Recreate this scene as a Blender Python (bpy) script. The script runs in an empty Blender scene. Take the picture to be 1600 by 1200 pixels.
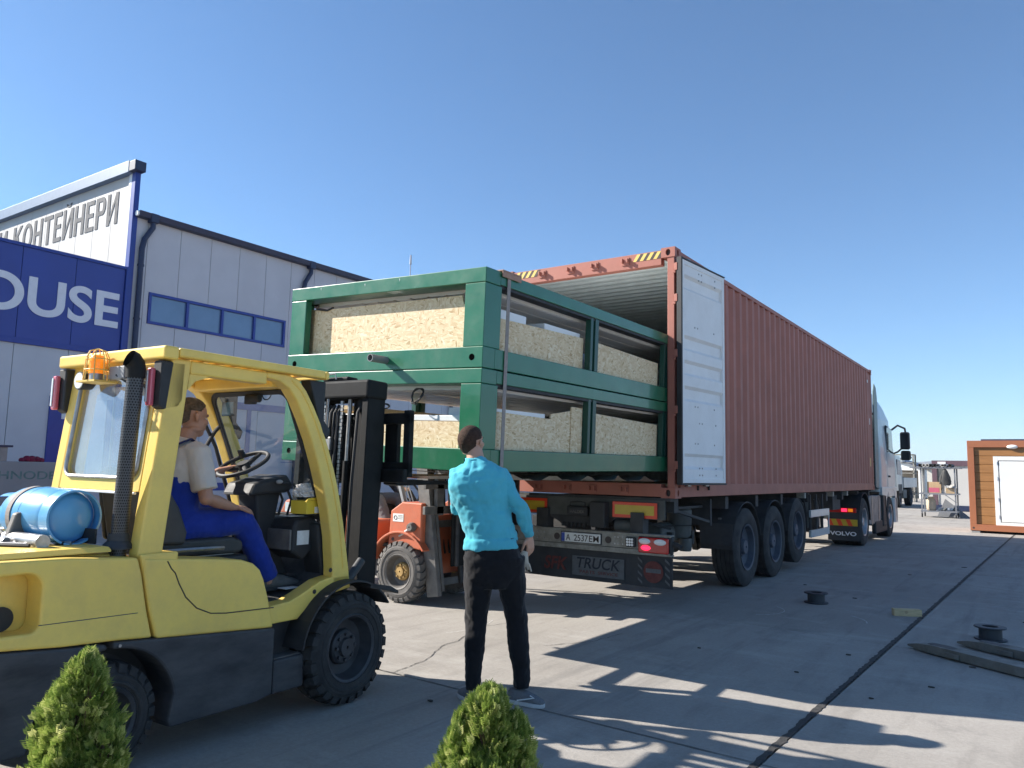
import bpy, bmesh, math, random
from mathutils import Vector, Matrix
from math import sin, cos, pi, radians, atan2, sqrt, acos

random.seed(7)
C = bpy.context.scene.collection
S = bpy.context.scene

# ------------------------------------------------------------------ camera
cam_d = bpy.data.cameras.new('camera')
cam = bpy.data.objects.new('camera', cam_d)
C.objects.link(cam)
Rr = Vector((0.82221, 0.56875, 0.02219)); Uu = Vector((0.04549, -0.10452, 0.99348)); Ff = Vector((-0.56736, 0.81584, 0.11181))
m = Matrix((Rr, Uu, -Ff)).transposed().to_4x4()
m.translation = Vector((3.4719, -8.2505, 1.5067))
cam.matrix_world = m
cam_d.sensor_width = 36.0
cam_d.lens = 36.0 * 1202.14 / 1600.0
cam_d.clip_start = 0.05
cam_d.clip_end = 8000
S.camera = cam

# ------------------------------------------------------------------ light
LX, LY = 1.45, 0.60                       # shadow offset per metre of height
SUN_EL = math.atan(1.0 / sqrt(LX * LX + LY * LY))
SUN_AZ = atan2(-LX, -LY)                  # from +Y towards +X, where the sun stands
w = bpy.data.worlds.new('World'); S.world = w; w.use_nodes = True
nt = w.node_tree
bg = nt.nodes['Background']
sky = nt.nodes.new('ShaderNodeTexSky'); sky.sky_type = 'NISHITA'; sky.sun_disc = False
sky.sun_elevation = SUN_EL; sky.sun_rotation = SUN_AZ
sky.altitude = 0; sky.air_density = 0.8; sky.dust_density = 0.3; sky.ozone_density = 5.0
tint = nt.nodes.new('ShaderNodeMix'); tint.data_type = 'RGBA'; tint.blend_type = 'MULTIPLY'; tint.inputs['Factor'].default_value = 1.0; tint.inputs['B'].default_value = (0.85, 1.02, 1.04, 1)
nt.links.new(sky.outputs[0], tint.inputs['A']); nt.links.new(tint.outputs['Result'], bg.inputs[0]); bg.inputs[1].default_value = 0.090
sun_d = bpy.data.lights.new('sun', 'SUN'); sun_d.energy = 5.0; sun_d.angle = radians(0.53); sun_d.color = (1.0, 0.94, 0.86)
sun = bpy.data.objects.new('sun', sun_d); C.objects.link(sun)
sun.rotation_euler = Vector((-LX, -LY, 1.0)).to_track_quat('Z', 'Y').to_euler()
S.view_settings.view_transform = 'Standard'; S.view_settings.look = 'None'
S.view_settings.gamma = 1.0; S.view_settings.exposure = 1.1
S.view_settings.use_curve_mapping = False
S.render.engine = 'CYCLES'
S.cycles.max_bounces = 6

# ------------------------------------------------------------------ mesh helpers
class MB:
    def __init__(s): s.v = []; s.f = []
    def add(s, vs, fs):
        o = len(s.v); s.v += [tuple(x) for x in vs]; s.f += [tuple(i + o for i in f) for f in fs]; return s
    def box(s, x0, x1, y0, y1, z0, z1):
        return s.add([(x0,y0,z0),(x1,y0,z0),(x1,y1,z0),(x0,y1,z0),(x0,y0,z1),(x1,y0,z1),(x1,y1,z1),(x0,y1,z1)],
                     [(0,3,2,1),(4,5,6,7),(0,1,5,4),(1,2,6,5),(2,3,7,6),(3,0,4,7)])
    def bar(s, p, q, wd, ht, up=(0,0,1)):
        p = Vector(p); q = Vector(q); t = (q - p).normalized(); up = Vector(up)
        a = t.cross(up)
        if a.length < 1e-4: a = t.cross(Vector((1,0,0)))
        a.normalize(); b = a.cross(t).normalized()
        a *= wd / 2; b *= ht / 2
        vs = [p-a-b, p+a-b, p+a+b, p-a+b, q-a-b, q+a-b, q+a+b, q-a+b]
        return s.add(vs, [(0,1,2,3),(7,6,5,4),(0,4,5,1),(1,5,6,2),(2,6,7,3),(3,7,4,0)])
    def tube(s, pts, r, n=10, cap=True, closed=False):
        pts = [Vector(p) for p in pts]
        R = r if isinstance(r, (list, tuple)) else [r] * len(pts)
        N = len(pts); prev = None; rings = []
        for i in range(N):
            if closed: t = (pts[(i+1) % N] - pts[i-1])
            else: t = pts[min(i+1, N-1)] - pts[max(i-1, 0)]
            t.normalize()
            if prev is None:
                a = t.cross(Vector((0,0,1)))
                if a.length < 1e-3: a = t.cross(Vector((1,0,0)))
            else: a = prev - t * prev.dot(t)
            a.normalize(); prev = a; b = t.cross(a)
            rings.append([pts[i] + a * (R[i]*cos(2*pi*k/n)) + b * (R[i]*sin(2*pi*k/n)) for k in range(n)])
        o = len(s.v)
        for g in rings: s.v += [tuple(x) for x in g]
        M_ = N if closed else N - 1
        for i in range(M_):
            for k in range(n):
                j = (i + 1) % N
                s.f.append((o+i*n+k, o+i*n+(k+1)%n, o+j*n+(k+1)%n, o+j*n+k))
        if cap and not closed:
            s.f.append(tuple(o+k for k in reversed(range(n)))); s.f.append(tuple(o+(N-1)*n+k for k in range(n)))
        return s
    def cyl(s, p, q, r1, r2=None, n=16):
        return s.tube([p, q], [r1, r1 if r2 is None else r2], n)
    def prism(s, poly, axis, a0, a1):
        def P(u, v, a):
            return {'x': (a, u, v), 'y': (u, a, v), 'z': (u, v, a)}[axis]
        n = len(poly)
        ar = sum(poly[i][0]*poly[(i+1)%n][1] - poly[(i+1)%n][0]*poly[i][1] for i in range(n))
        if ar < 0: poly = poly[::-1]
        vs = [P(u, v, a0) for u, v in poly] + [P(u, v, a1) for u, v in poly]
        f0 = tuple(range(n)); f1 = tuple(range(n, 2*n))
        side = [(i, (i+1) % n, n + (i+1) % n, n + i) for i in range(n)]
        flip = (axis == 'y') != (a1 < a0)
        fs = [tuple(reversed(f0)), f1] + side
        if flip: fs = [tuple(reversed(f)) for f in fs]
        return s.add(vs, fs)
    def lathe(s, prof, c, ax='x', n=32, closed=True):
        # prof: list of (axial, radius)
        c = Vector(c); o = len(s.v); m_ = len(prof)
        for a, r in prof:
            for k in range(n):
                t = 2*pi*k/n; u, v = r*cos(t), r*sin(t)
                d = {'x': (a, u, v), 'y': (v, a, u), 'z': (u, v, a)}[ax]
                s.v.append(tuple(c + Vector(d)))
        for i in range(m_ if closed else m_ - 1):
            j = (i + 1) % m_
            for k in range(n):
                s.f.append((o+i*n+k, o+i*n+(k+1)%n, o+j*n+(k+1)%n, o+j*n+k))
        if not closed:
            s.f.append(tuple(o+k for k in reversed(range(n)))); s.f.append(tuple(o+(m_-1)*n+k for k in range(n)))
        return s
    def ell(s, c, r, rot=None, nu=18, nv=12):
        c = Vector(c); o = len(s.v); vs = []
        vs.append(Vector((0,0,-1)))
        for i in range(1, nv):
            ph = -pi/2 + pi*i/nv
            for k in range(nu):
                t = 2*pi*k/nu; vs.append(Vector((cos(ph)*cos(t), cos(ph)*sin(t), sin(ph))))
        vs.append(Vector((0,0,1)))
        for x in vs:
            x = Vector((x[0]*r[0], x[1]*r[1], x[2]*r[2]))
            if rot is not None: x = rot @ x
            s.v.append(tuple(c + x))
        for k in range(nu): s.f.append((o, o+1+(k+1)%nu, o+1+k))
        for i in range(nv-2):
            for k in range(nu):
                a = o+1+i*nu; b = a+nu
                s.f.append((a+k, a+(k+1)%nu, b+(k+1)%nu, b+k))
        L = o+1+(nv-1)*nu; a = o+1+(nv-2)*nu
        for k in range(nu): s.f.append((a+k, a+(k+1)%nu, L))
        return s
    def loft(s, pts, rs, side=(1,0,0), n=18, p=2.0):
        # elliptical sections: rs[i] = (half width along side, half depth)
        pts = [Vector(x) for x in pts]; N = len(pts); o = len(s.v)
        for i in range(N):
            t = (pts[min(i+1,N-1)] - pts[max(i-1,0)]).normalized()
            sd = Vector(side[i] if isinstance(side, list) else side)
            a = (sd - t*sd.dot(t)).normalized(); b = t.cross(a)
            ra, rb = rs[i] if isinstance(rs[i], (tuple, list)) else (rs[i], rs[i])
            for k in range(n):
                th = 2*pi*k/n; cx, sx = cos(th), sin(th)
                cx = math.copysign(abs(cx)**(2/p), cx); sx = math.copysign(abs(sx)**(2/p), sx)
                s.v.append(tuple(pts[i] + a*ra*cx + b*rb*sx))
        for i in range(N-1):
            for k in range(n):
                s.f.append((o+i*n+k, o+i*n+(k+1)%n, o+(i+1)*n+(k+1)%n, o+(i+1)*n+k))
        s.f.append(tuple(o+k for k in reversed(range(n)))); s.f.append(tuple(o+(N-1)*n+k for k in range(n)))
        return s
    def mesh(s, name, smooth=False, ang=38):
        me = bpy.data.meshes.new(name); me.from_pydata(s.v, [], s.f); me.validate(); 
        if smooth:
            bm = bmesh.new(); bm.from_mesh(me); bm.normal_update()
            for f in bm.faces: f.smooth = True
            for e in bm.edges:
                if len(e.link_faces) == 2 and e.calc_face_angle(0) > radians(ang): e.smooth = False
            bm.to_mesh(me); bm.free()
        return me
    def build(s, name, mat, parent=None, bevel=0, smooth=False, seg=2, loc=None, rot=None, kind=None, fixn=False, ang=38):
        me = s.mesh(name, smooth, ang)
        if fixn:
            bm = bmesh.new(); bm.from_mesh(me); bmesh.ops.recalc_face_normals(bm, faces=bm.faces); bm.to_mesh(me); bm.free()
        if mat: me.materials.append(mat)
        return link(name, me, parent, bevel, seg, loc, rot, kind)

def link(name, me, parent=None, bevel=0, seg=2, loc=None, rot=None, kind=None):
    o = bpy.data.objects.new(name, me); C.objects.link(o)
    if parent: o.parent = parent
    if loc is not None: o.location = loc
    if rot is not None: o.rotation_euler = rot
    if kind: o['kind'] = kind
    if bevel:
        b = o.modifiers.new('bevel', 'BEVEL'); b.width = bevel; b.segments = seg; b.limit_method = 'ANGLE'; b.angle_limit = radians(40)
        b.harden_normals = False
    return o

def box(name, mat, parent, x0, x1, y0, y1, z0, z1, bevel=0.004, **k):
    return MB().box(x0, x1, y0, y1, z0, z1).build(name, mat, parent, bevel, **k)

def thing(name, label, cat, loc=(0,0,0), rz=0, group=None, rot=None):
    o = bpy.data.objects.new(name, None); C.objects.link(o)
    o.empty_display_size = 0.2; o.location = loc
    o.rotation_euler = rot if rot is not None else (0, 0, rz)
    o['label'] = label; o['category'] = cat
    if group: o['group'] = group
    return o
def tag(o, label=None, cat=None, group=None, kind=None):
    if label: o['label'] = label
    if cat: o['category'] = cat
    if group: o['group'] = group
    if kind: o['kind'] = kind
    return o
def copy_tree(o, parent=None):
    c = o.copy(); C.objects.link(c)
    if parent: c.parent = parent
    for ch in [x for x in C.objects if x.parent == o]:
        copy_tree(ch, c)
    return c

def text(name, s, size, mat, parent, loc, rot, depth=0.002, bold=0.0, sx=1.0, shear=0.0, align='LEFT'):
    cu = bpy.data.curves.new(name, 'FONT'); cu.body = s; cu.size = size; cu.extrude = depth; cu.offset = bold; cu.shear = shear
    cu.align_x = align
    ob = bpy.data.objects.new(name, cu); C.objects.link(ob)
    bpy.context.view_layer.update()
    me = bpy.data.meshes.new_from_object(ob.evaluated_get(bpy.context.evaluated_depsgraph_get()))
    bpy.data.objects.remove(ob)
    me.materials.clear(); me.materials.append(mat)
    me.transform(Matrix.Diagonal((sx, 1, 1, 1)))
    return link(name, me, parent, loc=loc, rot=rot)

# ------------------------------------------------------------------ materials
def M(name, col, rough=0.5, metal=0.0, var=0.12, scale=6.0, bump=0.0, bscale=None, dirt=None, dscale=2.5, damt=0.5, coat=0.0, spec=0.5, emit=None, stretch=None, sheen=0, dust=None):
    mt = bpy.data.materials.new(name); mt.use_nodes = True
    t = mt.node_tree; N = t.nodes; L = t.links; b = N['Principled BSDF']
    b.inputs['Roughness'].default_value = rough; b.inputs['Metallic'].default_value = metal
    b.inputs['Coat Weight'].default_value = coat; b.inputs['Specular IOR Level'].default_value = spec
    if sheen: b.inputs['Sheen Weight'].default_value = sheen
    tc = N.new('ShaderNodeTexCoord'); src = tc.outputs['Object']
    if stretch:
        mp = N.new('ShaderNodeMapping'); mp.inputs['Scale'].default_value = stretch; L.new(src, mp.inputs[0]); src = mp.outputs[0]
    def noise(sc, det=5, ro=0.6):
        n = N.new('ShaderNodeTexNoise'); n.inputs['Scale'].default_value = sc; n.inputs['Detail'].default_value = det; n.inputs['Roughness'].default_value = ro
        L.new(src, n.inputs['Vector']); return n.outputs[0]
    def ramp(inp, a, bb, c0, c1):
        r = N.new('ShaderNodeValToRGB'); r.color_ramp.elements[0].position = a; r.color_ramp.elements[1].position = bb
        r.color_ramp.elements[0].color = (*c0, 1); r.color_ramp.elements[1].color = (*c1, 1); L.new(inp, r.inputs[0]); return r.outputs[0]
    n1 = noise(scale)
    base = ramp(n1, 0.3, 0.7, tuple(c*(1-var) for c in col), tuple(min(1, c*(1+var)) for c in col))
    if dirt:
        n2 = noise(dscale, 8, 0.68)
        fac = ramp(n2, 0.5 - 0.25*damt, 0.5 + 0.4*(1-damt) + 0.12, (0,0,0), (damt,)*3)
        mx = N.new('ShaderNodeMix'); mx.data_type = 'RGBA'
        L.new(fac, mx.inputs['Factor']); L.new(base, mx.inputs['A']); mx.inputs['B'].default_value = (*dirt, 1)
        base = mx.outputs['Result']
        rr = N.new('ShaderNodeMapRange'); L.new(n2, rr.inputs[0]); rr.inputs[3].default_value = max(0.05, rough-0.12); rr.inputs[4].default_value = min(1, rough+0.3)
        L.new(rr.outputs[0], b.inputs['Roughness'])
    L.new(base, b.inputs['Base Color'])
    if bump:
        bp = N.new('ShaderNodeBump'); bp.inputs['Strength'].default_value = bump; bp.inputs['Distance'].default_value = 0.01
        L.new(noise(bscale or scale*4), bp.inputs['Height']); L.new(bp.outputs[0], b.inputs['Normal'])
    if emit:
        b.inputs['Emission Color'].default_value = (*emit[0], 1); b.inputs['Emission Strength'].default_value = emit[1]
    return mt

def glass_mat(name, col=(0.90,0.95,0.96), rough=0.02, refl=0.04, dust=0.07):
    mt = bpy.data.materials.new(name); mt.use_nodes = True
    t = mt.node_tree; N = t.nodes; L = t.links
    for n in list(N): N.remove(n)
    out = N.new('ShaderNodeOutputMaterial'); gl = N.new('ShaderNodeBsdfGlossy'); gl.inputs['Roughness'].default_value = rough
    tr = N.new('ShaderNodeBsdfTransparent'); tr.inputs[0].default_value = (*col, 1)
    df = N.new('ShaderNodeBsdfDiffuse'); df.inputs[0].default_value = (0.5, 0.52, 0.5, 1)
    fr = N.new('ShaderNodeFresnel'); fr.inputs[0].default_value = 1.5
    m1 = N.new('ShaderNodeMixShader'); m2 = N.new('ShaderNodeMixShader')
    no = N.new('ShaderNodeTexNoise'); no.inputs['Scale'].default_value = 3.0; no.inputs['Detail'].default_value = 8
    mr = N.new('ShaderNodeMapRange'); mr.inputs[1].default_value = 0.35; mr.inputs[2].default_value = 0.8; mr.inputs[3].default_value = dust*.3; mr.inputs[4].default_value = dust
    L.new(no.outputs[0], mr.inputs[0]); L.new(mr.outputs[0], m1.inputs[0])
    L.new(tr.outputs[0], m1.inputs[1]); L.new(df.outputs[0], m1.inputs[2])
    gm = N.new('ShaderNodeNewGeometry'); iv = N.new('ShaderNodeMath'); iv.operation = 'SUBTRACT'; iv.inputs[0].default_value = 1.0; L.new(gm.outputs['Backfacing'], iv.inputs[1])
    ad = N.new('ShaderNodeMath'); ad.operation = 'MULTIPLY_ADD'; ad.inputs[1].default_value = 1.0; ad.inputs[2].default_value = refl; L.new(fr.outputs[0], ad.inputs[0])
    ml = N.new('ShaderNodeMath'); ml.operation = 'MULTIPLY'; L.new(ad.outputs[0], ml.inputs[0]); L.new(iv.outputs[0], ml.inputs[1])
    L.new(ml.outputs[0], m2.inputs[0]); L.new(m1.outputs[0], m2.inputs[1]); L.new(gl.outputs[0], m2.inputs[2])
    L.new(m2.outputs[0], out.inputs[0]); return mt

def concrete_mat(name, a, b_, per_object=True, pits=True):
    mt = bpy.data.materials.new(name); mt.use_nodes = True
    t = mt.node_tree; N = t.nodes; L = t.links; P = N['Principled BSDF']
    geo = N.new('ShaderNodeNewGeometry'); src = geo.outputs['Position']
    def noise(sc, det, ro, st=(1,1,1)):
        mp = N.new('ShaderNodeMapping'); mp.inputs['Scale'].default_value = st; L.new(src, mp.inputs[0])
        n = N.new('ShaderNodeTexNoise'); n.inputs['Scale'].default_value = sc; n.inputs['Detail'].default_value = det; n.inputs['Roughness'].default_value = ro
        L.new(mp.outputs[0], n.inputs['Vector']); return n.outputs[0]
    def ramp(inp, p0, p1, c0, c1):
        r = N.new('ShaderNodeValToRGB'); r.color_ramp.elements[0].position = p0; r.color_ramp.elements[1].position = p1
        r.color_ramp.elements[0].color = (*c0, 1); r.color_ramp.elements[1].color = (*c1, 1); L.new(inp, r.inputs[0]); return r.outputs[0]
    def mix(f, x, y, mode='MIX', fac=None):
        mx = N.new('ShaderNodeMix'); mx.data_type = 'RGBA'; mx.blend_type = mode
        if fac is None: L.new(f, mx.inputs['Factor'])
        else: mx.inputs['Factor'].default_value = fac
        L.new(x, mx.inputs['A'])
        if isinstance(y, tuple): mx.inputs['B'].default_value = (*y, 1)
        else: L.new(y, mx.inputs['B'])
        return mx.outputs['Result']
    big = noise(0.45, 6, 0.6); base = ramp(big, 0.32, 0.68, a, b_)
    fine = ramp(noise(38, 6, 0.7), 0.25, 0.8, (0.80,)*3, (1.08,)*3); base = mix(None, base, fine, 'MULTIPLY', 1.0)
    streak = ramp(noise(1.6, 7, 0.65, (3.0, 0.55, 1)), 0.50, 0.72, (0,0,0), (0.55,)*3); base = mix(streak, base, tuple(c*0.62 for c in a))
    st2 = ramp(noise(1.1, 8, 0.7), 0.56, 0.70, (0,0,0), (0.6,)*3); base = mix(st2, base, (0.20, 0.19, 0.175))
    lite = ramp(noise(0.8, 9, 0.72, (1.0, 2.2, 1)), 0.52, 0.68, (0,0,0), (0.5,)*3); base = mix(lite, base, (0.47, 0.445, 0.405))
    tyre = ramp(noise(0.35, 5, 0.6, (9.0, 0.35, 1)), 0.60, 0.66, (0,0,0), (0.28,)*3); base = mix(tyre, base, (0.15, 0.145, 0.14))
    spot = ramp(noise(9, 3, 0.5), 0.73, 0.76, (0,0,0), (0.55,)*3); base = mix(spot, base, (0.16, 0.15, 0.14))
    if per_object:
        oi = N.new('ShaderNodeObjectInfo'); v = ramp(oi.outputs['Random'], 0, 1, (0.93,)*3, (1.05,)*3); base = mix(None, base, v, 'MULTIPLY', 1.0)
    L.new(base, P.inputs['Base Color']); P.inputs['Roughness'].default_value = 0.88; P.inputs['Specular IOR Level'].default_value = 0.3
    bp = N.new('ShaderNodeBump'); bp.inputs['Strength'].default_value = 0.5; bp.inputs['Distance'].default_value = 0.008
    L.new(noise(60, 6, 0.75), bp.inputs['Height']); L.new(bp.outputs[0], P.inputs['Normal'])
    return mt

def osb_mat(name, rotz=0.0):
    mt = bpy.data.materials.new(name); mt.use_nodes = True
    t = mt.node_tree; N = t.nodes; L = t.links; P = N['Principled BSDF']
    tc = N.new('ShaderNodeTexCoord')
    def flakes(rot, sc, off):
        mp = N.new('ShaderNodeMapping'); mp.inputs['Rotation'].default_value = rot; mp.inputs['Scale'].default_value = sc; mp.inputs['Location'].default_value = off
        nz = N.new('ShaderNodeTexNoise'); nz.inputs['Scale'].default_value = 7; nz.inputs['Detail'].default_value = 2
        mx = N.new('ShaderNodeVectorMath'); mx.operation = 'MULTIPLY_ADD'; mx.inputs[1].default_value = (0.09,)*3
        L.new(tc.outputs['Object'], nz.inputs['Vector']); L.new(nz.outputs['Color'], mx.inputs[0]); L.new(tc.outputs['Object'], mx.inputs[2])
        L.new(mx.outputs[0], mp.inputs[0])
        v = N.new('ShaderNodeTexVoronoi'); v.inputs['Scale'].default_value = 1.0; L.new(mp.outputs[0], v.inputs['Vector'])
        sp = N.new('ShaderNodeSeparateColor'); L.new(v.outputs['Color'], sp.inputs[0]); return sp.outputs[0]
    def ramp(inp, els):
        r = N.new('ShaderNodeValToRGB'); e = r.color_ramp.elements
        e[0].position = els[0][0]; e[0].color = (*els[0][1], 1); e[1].position = els[-1][0]; e[1].color = (*els[-1][1], 1)
        for p_, c_ in els[1:-1]:
            x = e.new(p_); x.color = (*c_, 1)
        L.new(inp, r.inputs[0]); return r.outputs[0]
    pal = [(0.0, (0.47, 0.31, 0.15)), (0.08, (0.63, 0.46, 0.26)), (0.4, (0.72, 0.55, 0.33)), (0.85, (0.78, 0.63, 0.41)), (1.0, (0.83, 0.71, 0.51))]
    f1 = flakes((0.5, 0.6, 0.3), (27, 27, 84), (0,0,0)); f2 = flakes((-0.6, -0.5, 1.0), (29, 29, 88), (3,5,1)); f3 = flakes((1.2, 0.2, -0.6), (74, 27, 31), (7,2,4))
    c1 = ramp(f1, pal); c2 = ramp(f2, pal); c3 = ramp(f3, pal)
    sel = N.new('ShaderNodeTexVoronoi'); sel.inputs['Scale'].default_value = 16; L.new(tc.outputs['Object'], sel.inputs['Vector'])
    ss = N.new('ShaderNodeSeparateColor'); L.new(sel.outputs['Color'], ss.inputs[0])
    def mixc(f, lo, hi, x, y):
        mr = N.new('ShaderNodeMapRange'); mr.inputs[1].default_value = lo; mr.inputs[2].default_value = hi; L.new(f, mr.inputs[0])
        mx = N.new('ShaderNodeMix'); mx.data_type = 'RGBA'; L.new(mr.outputs[0], mx.inputs['Factor']); L.new(x, mx.inputs['A']); L.new(y, mx.inputs['B']); return mx.outputs['Result']
    c = mixc(ss.outputs[0], 0.45, 0.55, c1, c2); c = mixc(ss.outputs[1], 0.55, 0.65, c, c3)
    L.new(c, P.inputs['Base Color']); P.inputs['Roughness'].default_value = 0.7
    bp = N.new('ShaderNodeBump'); bp.inputs['Strength'].default_value = 0.25; bp.inputs['Distance'].default_value = 0.003
    L.new(f1, bp.inputs['Height']); L.new(bp.outputs[0], P.inputs['Normal'])
    return mt

m_yellow = M('yellow_paint', (0.95, 0.655, 0.135), 0.36, var=0.08, scale=3, dirt=(0.46, 0.30, 0.12), dscale=6, damt=0.5, bump=0.06, bscale=40)
m_black = M('black_paint', (0.022, 0.024, 0.03), 0.5, var=0.3, scale=7, dirt=(0.13, 0.125, 0.12), dscale=6, damt=0.6, stretch=(1, 0.5, 1.6), bump=0.1, bscale=60)
m_blackplastic = M('black_plastic', (0.02, 0.021, 0.023), 0.55, var=0.2, scale=10, dirt=(0.075,0.072,0.07), dscale=7, damt=0.4)
m_seat = M('seat_vinyl', (0.025, 0.027, 0.028), 0.5, var=0.25, scale=9, dirt=(0.11,0.10,0.085), dscale=6, damt=0.5)
m_rubber = M('tyre_rubber', (0.022, 0.022, 0.023), 0.85, var=0.25, scale=12, dirt=(0.10, 0.095, 0.09), dscale=6, damt=0.5, bump=0.3, bscale=70)
m_rubber_dusty = M('dusty_tyre_rubber', (0.09, 0.085, 0.08), 0.9, var=0.2, scale=9, dirt=(0.24, 0.22, 0.20), dscale=5, damt=0.6, bump=0.3, bscale=70)
m_steel = M('bare_steel', (0.42, 0.42, 0.42), 0.32, 0.9, var=0.2, scale=12, dirt=(0.13,0.10,0.07), dscale=9, damt=0.5)
m_chrome = M('hydraulic_chrome', (0.7, 0.7, 0.7), 0.12, 1.0, var=0.05)
m_red = M('container_red', (0.37, 0.125, 0.086), 0.5, var=0.10, scale=2.2, dirt=(0.27, 0.13, 0.10), dscale=3.5, damt=0.5, bump=0.08, bscale=25)
m_green = M('green_paint', (0.012, 0.138, 0.066), 0.26, var=0.12, scale=2.5, dirt=(0.05, 0.16, 0.11), dscale=6, damt=0.3, bump=0.04, bscale=30, coat=0.25)
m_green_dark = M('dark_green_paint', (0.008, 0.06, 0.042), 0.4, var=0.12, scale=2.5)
m_white = M('white_paint', (0.78, 0.79, 0.78), 0.4, var=0.03, scale=2)
m_doorwhite = M('container_inner_white', (0.80, 0.80, 0.79), 0.5, var=0.05, scale=2, dirt=(0.42, 0.40, 0.37), dscale=4, damt=0.35)
m_inner = M('container_inside_grey', (0.64, 0.70, 0.69), 0.55, var=0.08, scale=3, dirt=(0.25,0.24,0.2), dscale=5, damt=0.35)
m_osb = osb_mat('osb_board')
m_ply = M('plywood', (0.42, 0.30, 0.17), 0.7, var=0.2, scale=3, stretch=(1, 8, 8))
m_wood = M('timber', (0.55, 0.42, 0.24), 0.75, var=0.2, scale=4, stretch=(2, 12, 12), bump=0.2)
m_chassis = M('chassis_black', (0.028, 0.03, 0.033), 0.6, var=0.3, scale=6, dirt=(0.11, 0.10, 0.09), dscale=3, damt=0.5, bump=0.1, bscale=50)
m_bumper = M('worn_grey_paint', (0.34, 0.33, 0.29), 0.6, var=0.12, scale=9, dirt=(0.10, 0.075, 0.05), dscale=11, damt=0.7)
m_flap = M('mudflap_rubber', (0.035, 0.037, 0.042), 0.75, var=0.2, scale=8, dirt=(0.09,0.085,0.08), dscale=5, damt=0.5)
m_cladding = M('grey_cladding', (0.56, 0.56, 0.575), 0.5, var=0.03, scale=1.2, dirt=(0.40,0.40,0.42), dscale=0.9, damt=0.35)
m_cladwhite = M('white_cladding', (0.52, 0.505, 0.475), 0.5, var=0.04, scale=1.2, dirt=(0.5,0.47,0.42), dscale=1.0, damt=0.35)
m_blue = M('blue_cladding', (0.030, 0.062, 0.30), 0.42, var=0.08, scale=1.0, dirt=(0.06,0.09,0.26), dscale=1.2, damt=0.4)
m_blueframe = M('blue_frame', (0.016, 0.045, 0.27), 0.4, var=0.08)
m_gutter = M('dark_blue_metal', (0.018, 0.028, 0.07), 0.45, var=0.15)
m_signgrey = M('grey_lettering', (0.115, 0.118, 0.125), 0.7, var=0.35, scale=9, spec=0.2)
m_hole = M('hole_shade_black', (0.003, 0.003, 0.003), 1.0, spec=0.0)
m_letter = M('white_lettering', (0.74, 0.75, 0.78), 0.5, var=0.04)
m_orange = M('orange_paint', (0.55, 0.13, 0.055), 0.5, var=0.12, scale=4, dirt=(0.30, 0.17, 0.11), dscale=7, damt=0.5, bump=0.08, bscale=40)
m_greyworn = M('worn_mast_grey', (0.13, 0.125, 0.12), 0.55, 0.3, var=0.35, scale=10, dirt=(0.24,0.22,0.19), dscale=12, damt=0.6)
m_tankblue = M('gas_bottle_blue', (0.10, 0.36, 0.66), 0.28, var=0.05, scale=4, dirt=(0.16,0.30,0.42), dscale=6, damt=0.3, coat=0.3)
m_strap = M('grey_strap', (0.28, 0.25, 0.23), 0.8, var=0.15, scale=30)
m_amber = M('amber_lens', (0.85, 0.28, 0.02), 0.2, var=0.1, emit=((1.0, 0.25, 0.01), 0.25))
m_redlens = M('red_lens', (0.45, 0.012, 0.015), 0.2, var=0.1, coat=0.5)
m_pinklens = M('pink_lamp_lens', (0.62, 0.12, 0.16), 0.2, var=0.1, coat=0.6)
m_redlit = M('lit_red_lamp', (0.8, 0.02, 0.08), 0.3, emit=((1.0, 0.03, 0.10), 0.8))
m_clearlens = M('clear_lens', (0.75, 0.76, 0.76), 0.12, var=0.05, coat=0.6)
m_reflred = M('reflector_red', (0.75, 0.06, 0.02), 0.35, var=0.05)
m_reflyel = M('reflector_yellow', (0.55, 0.38, 0.03), 0.35, var=0.08)
m_glass = glass_mat('clear_glass')
m_glass_rear = glass_mat('rear_cab_glass', (0.80,0.86,0.90), 0.02, 0.20, 0.35)
m_mirror = M('mirror_dark', (0.02,0.025,0.03), 0.15)
m_mastblack = M('mast_black', (0.008,0.009,0.010), 0.6, spec=0.25, var=0.3, scale=8, dirt=(0.05,0.045,0.04), dscale=9, damt=0.4)
m_winglass = M('window_glass', (0.12, 0.20, 0.32), 0.08, var=0.1, spec=0.9, scale=1)
m_truckwhite = M('truck_white', (0.42, 0.47, 0.48), 0.32, var=0.05, coat=0.3, dirt=(0.35,0.36,0.35), dscale=2, damt=0.35)
m_truckglass = M('truck_window', (0.02, 0.025, 0.03), 0.08, spec=0.8)
m_brown = M('brown_cabin_frame', (0.36, 0.135, 0.065), 0.45, var=0.05)
m_tar = M('joint_tar', (0.03, 0.029, 0.028), 0.8, var=0.4, scale=20, dirt=(0.12,0.11,0.10), dscale=14, damt=0.5, bump=0.4, bscale=60)
m_warnyel = M('warning_yellow', (0.75, 0.52, 0.13), 0.5)
m_warnblk = M('warning_black', (0.05, 0.035, 0.03), 0.6)
m_paper = M('paper_label', (0.75, 0.75, 0.72), 0.6, var=0.08, scale=30)
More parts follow.
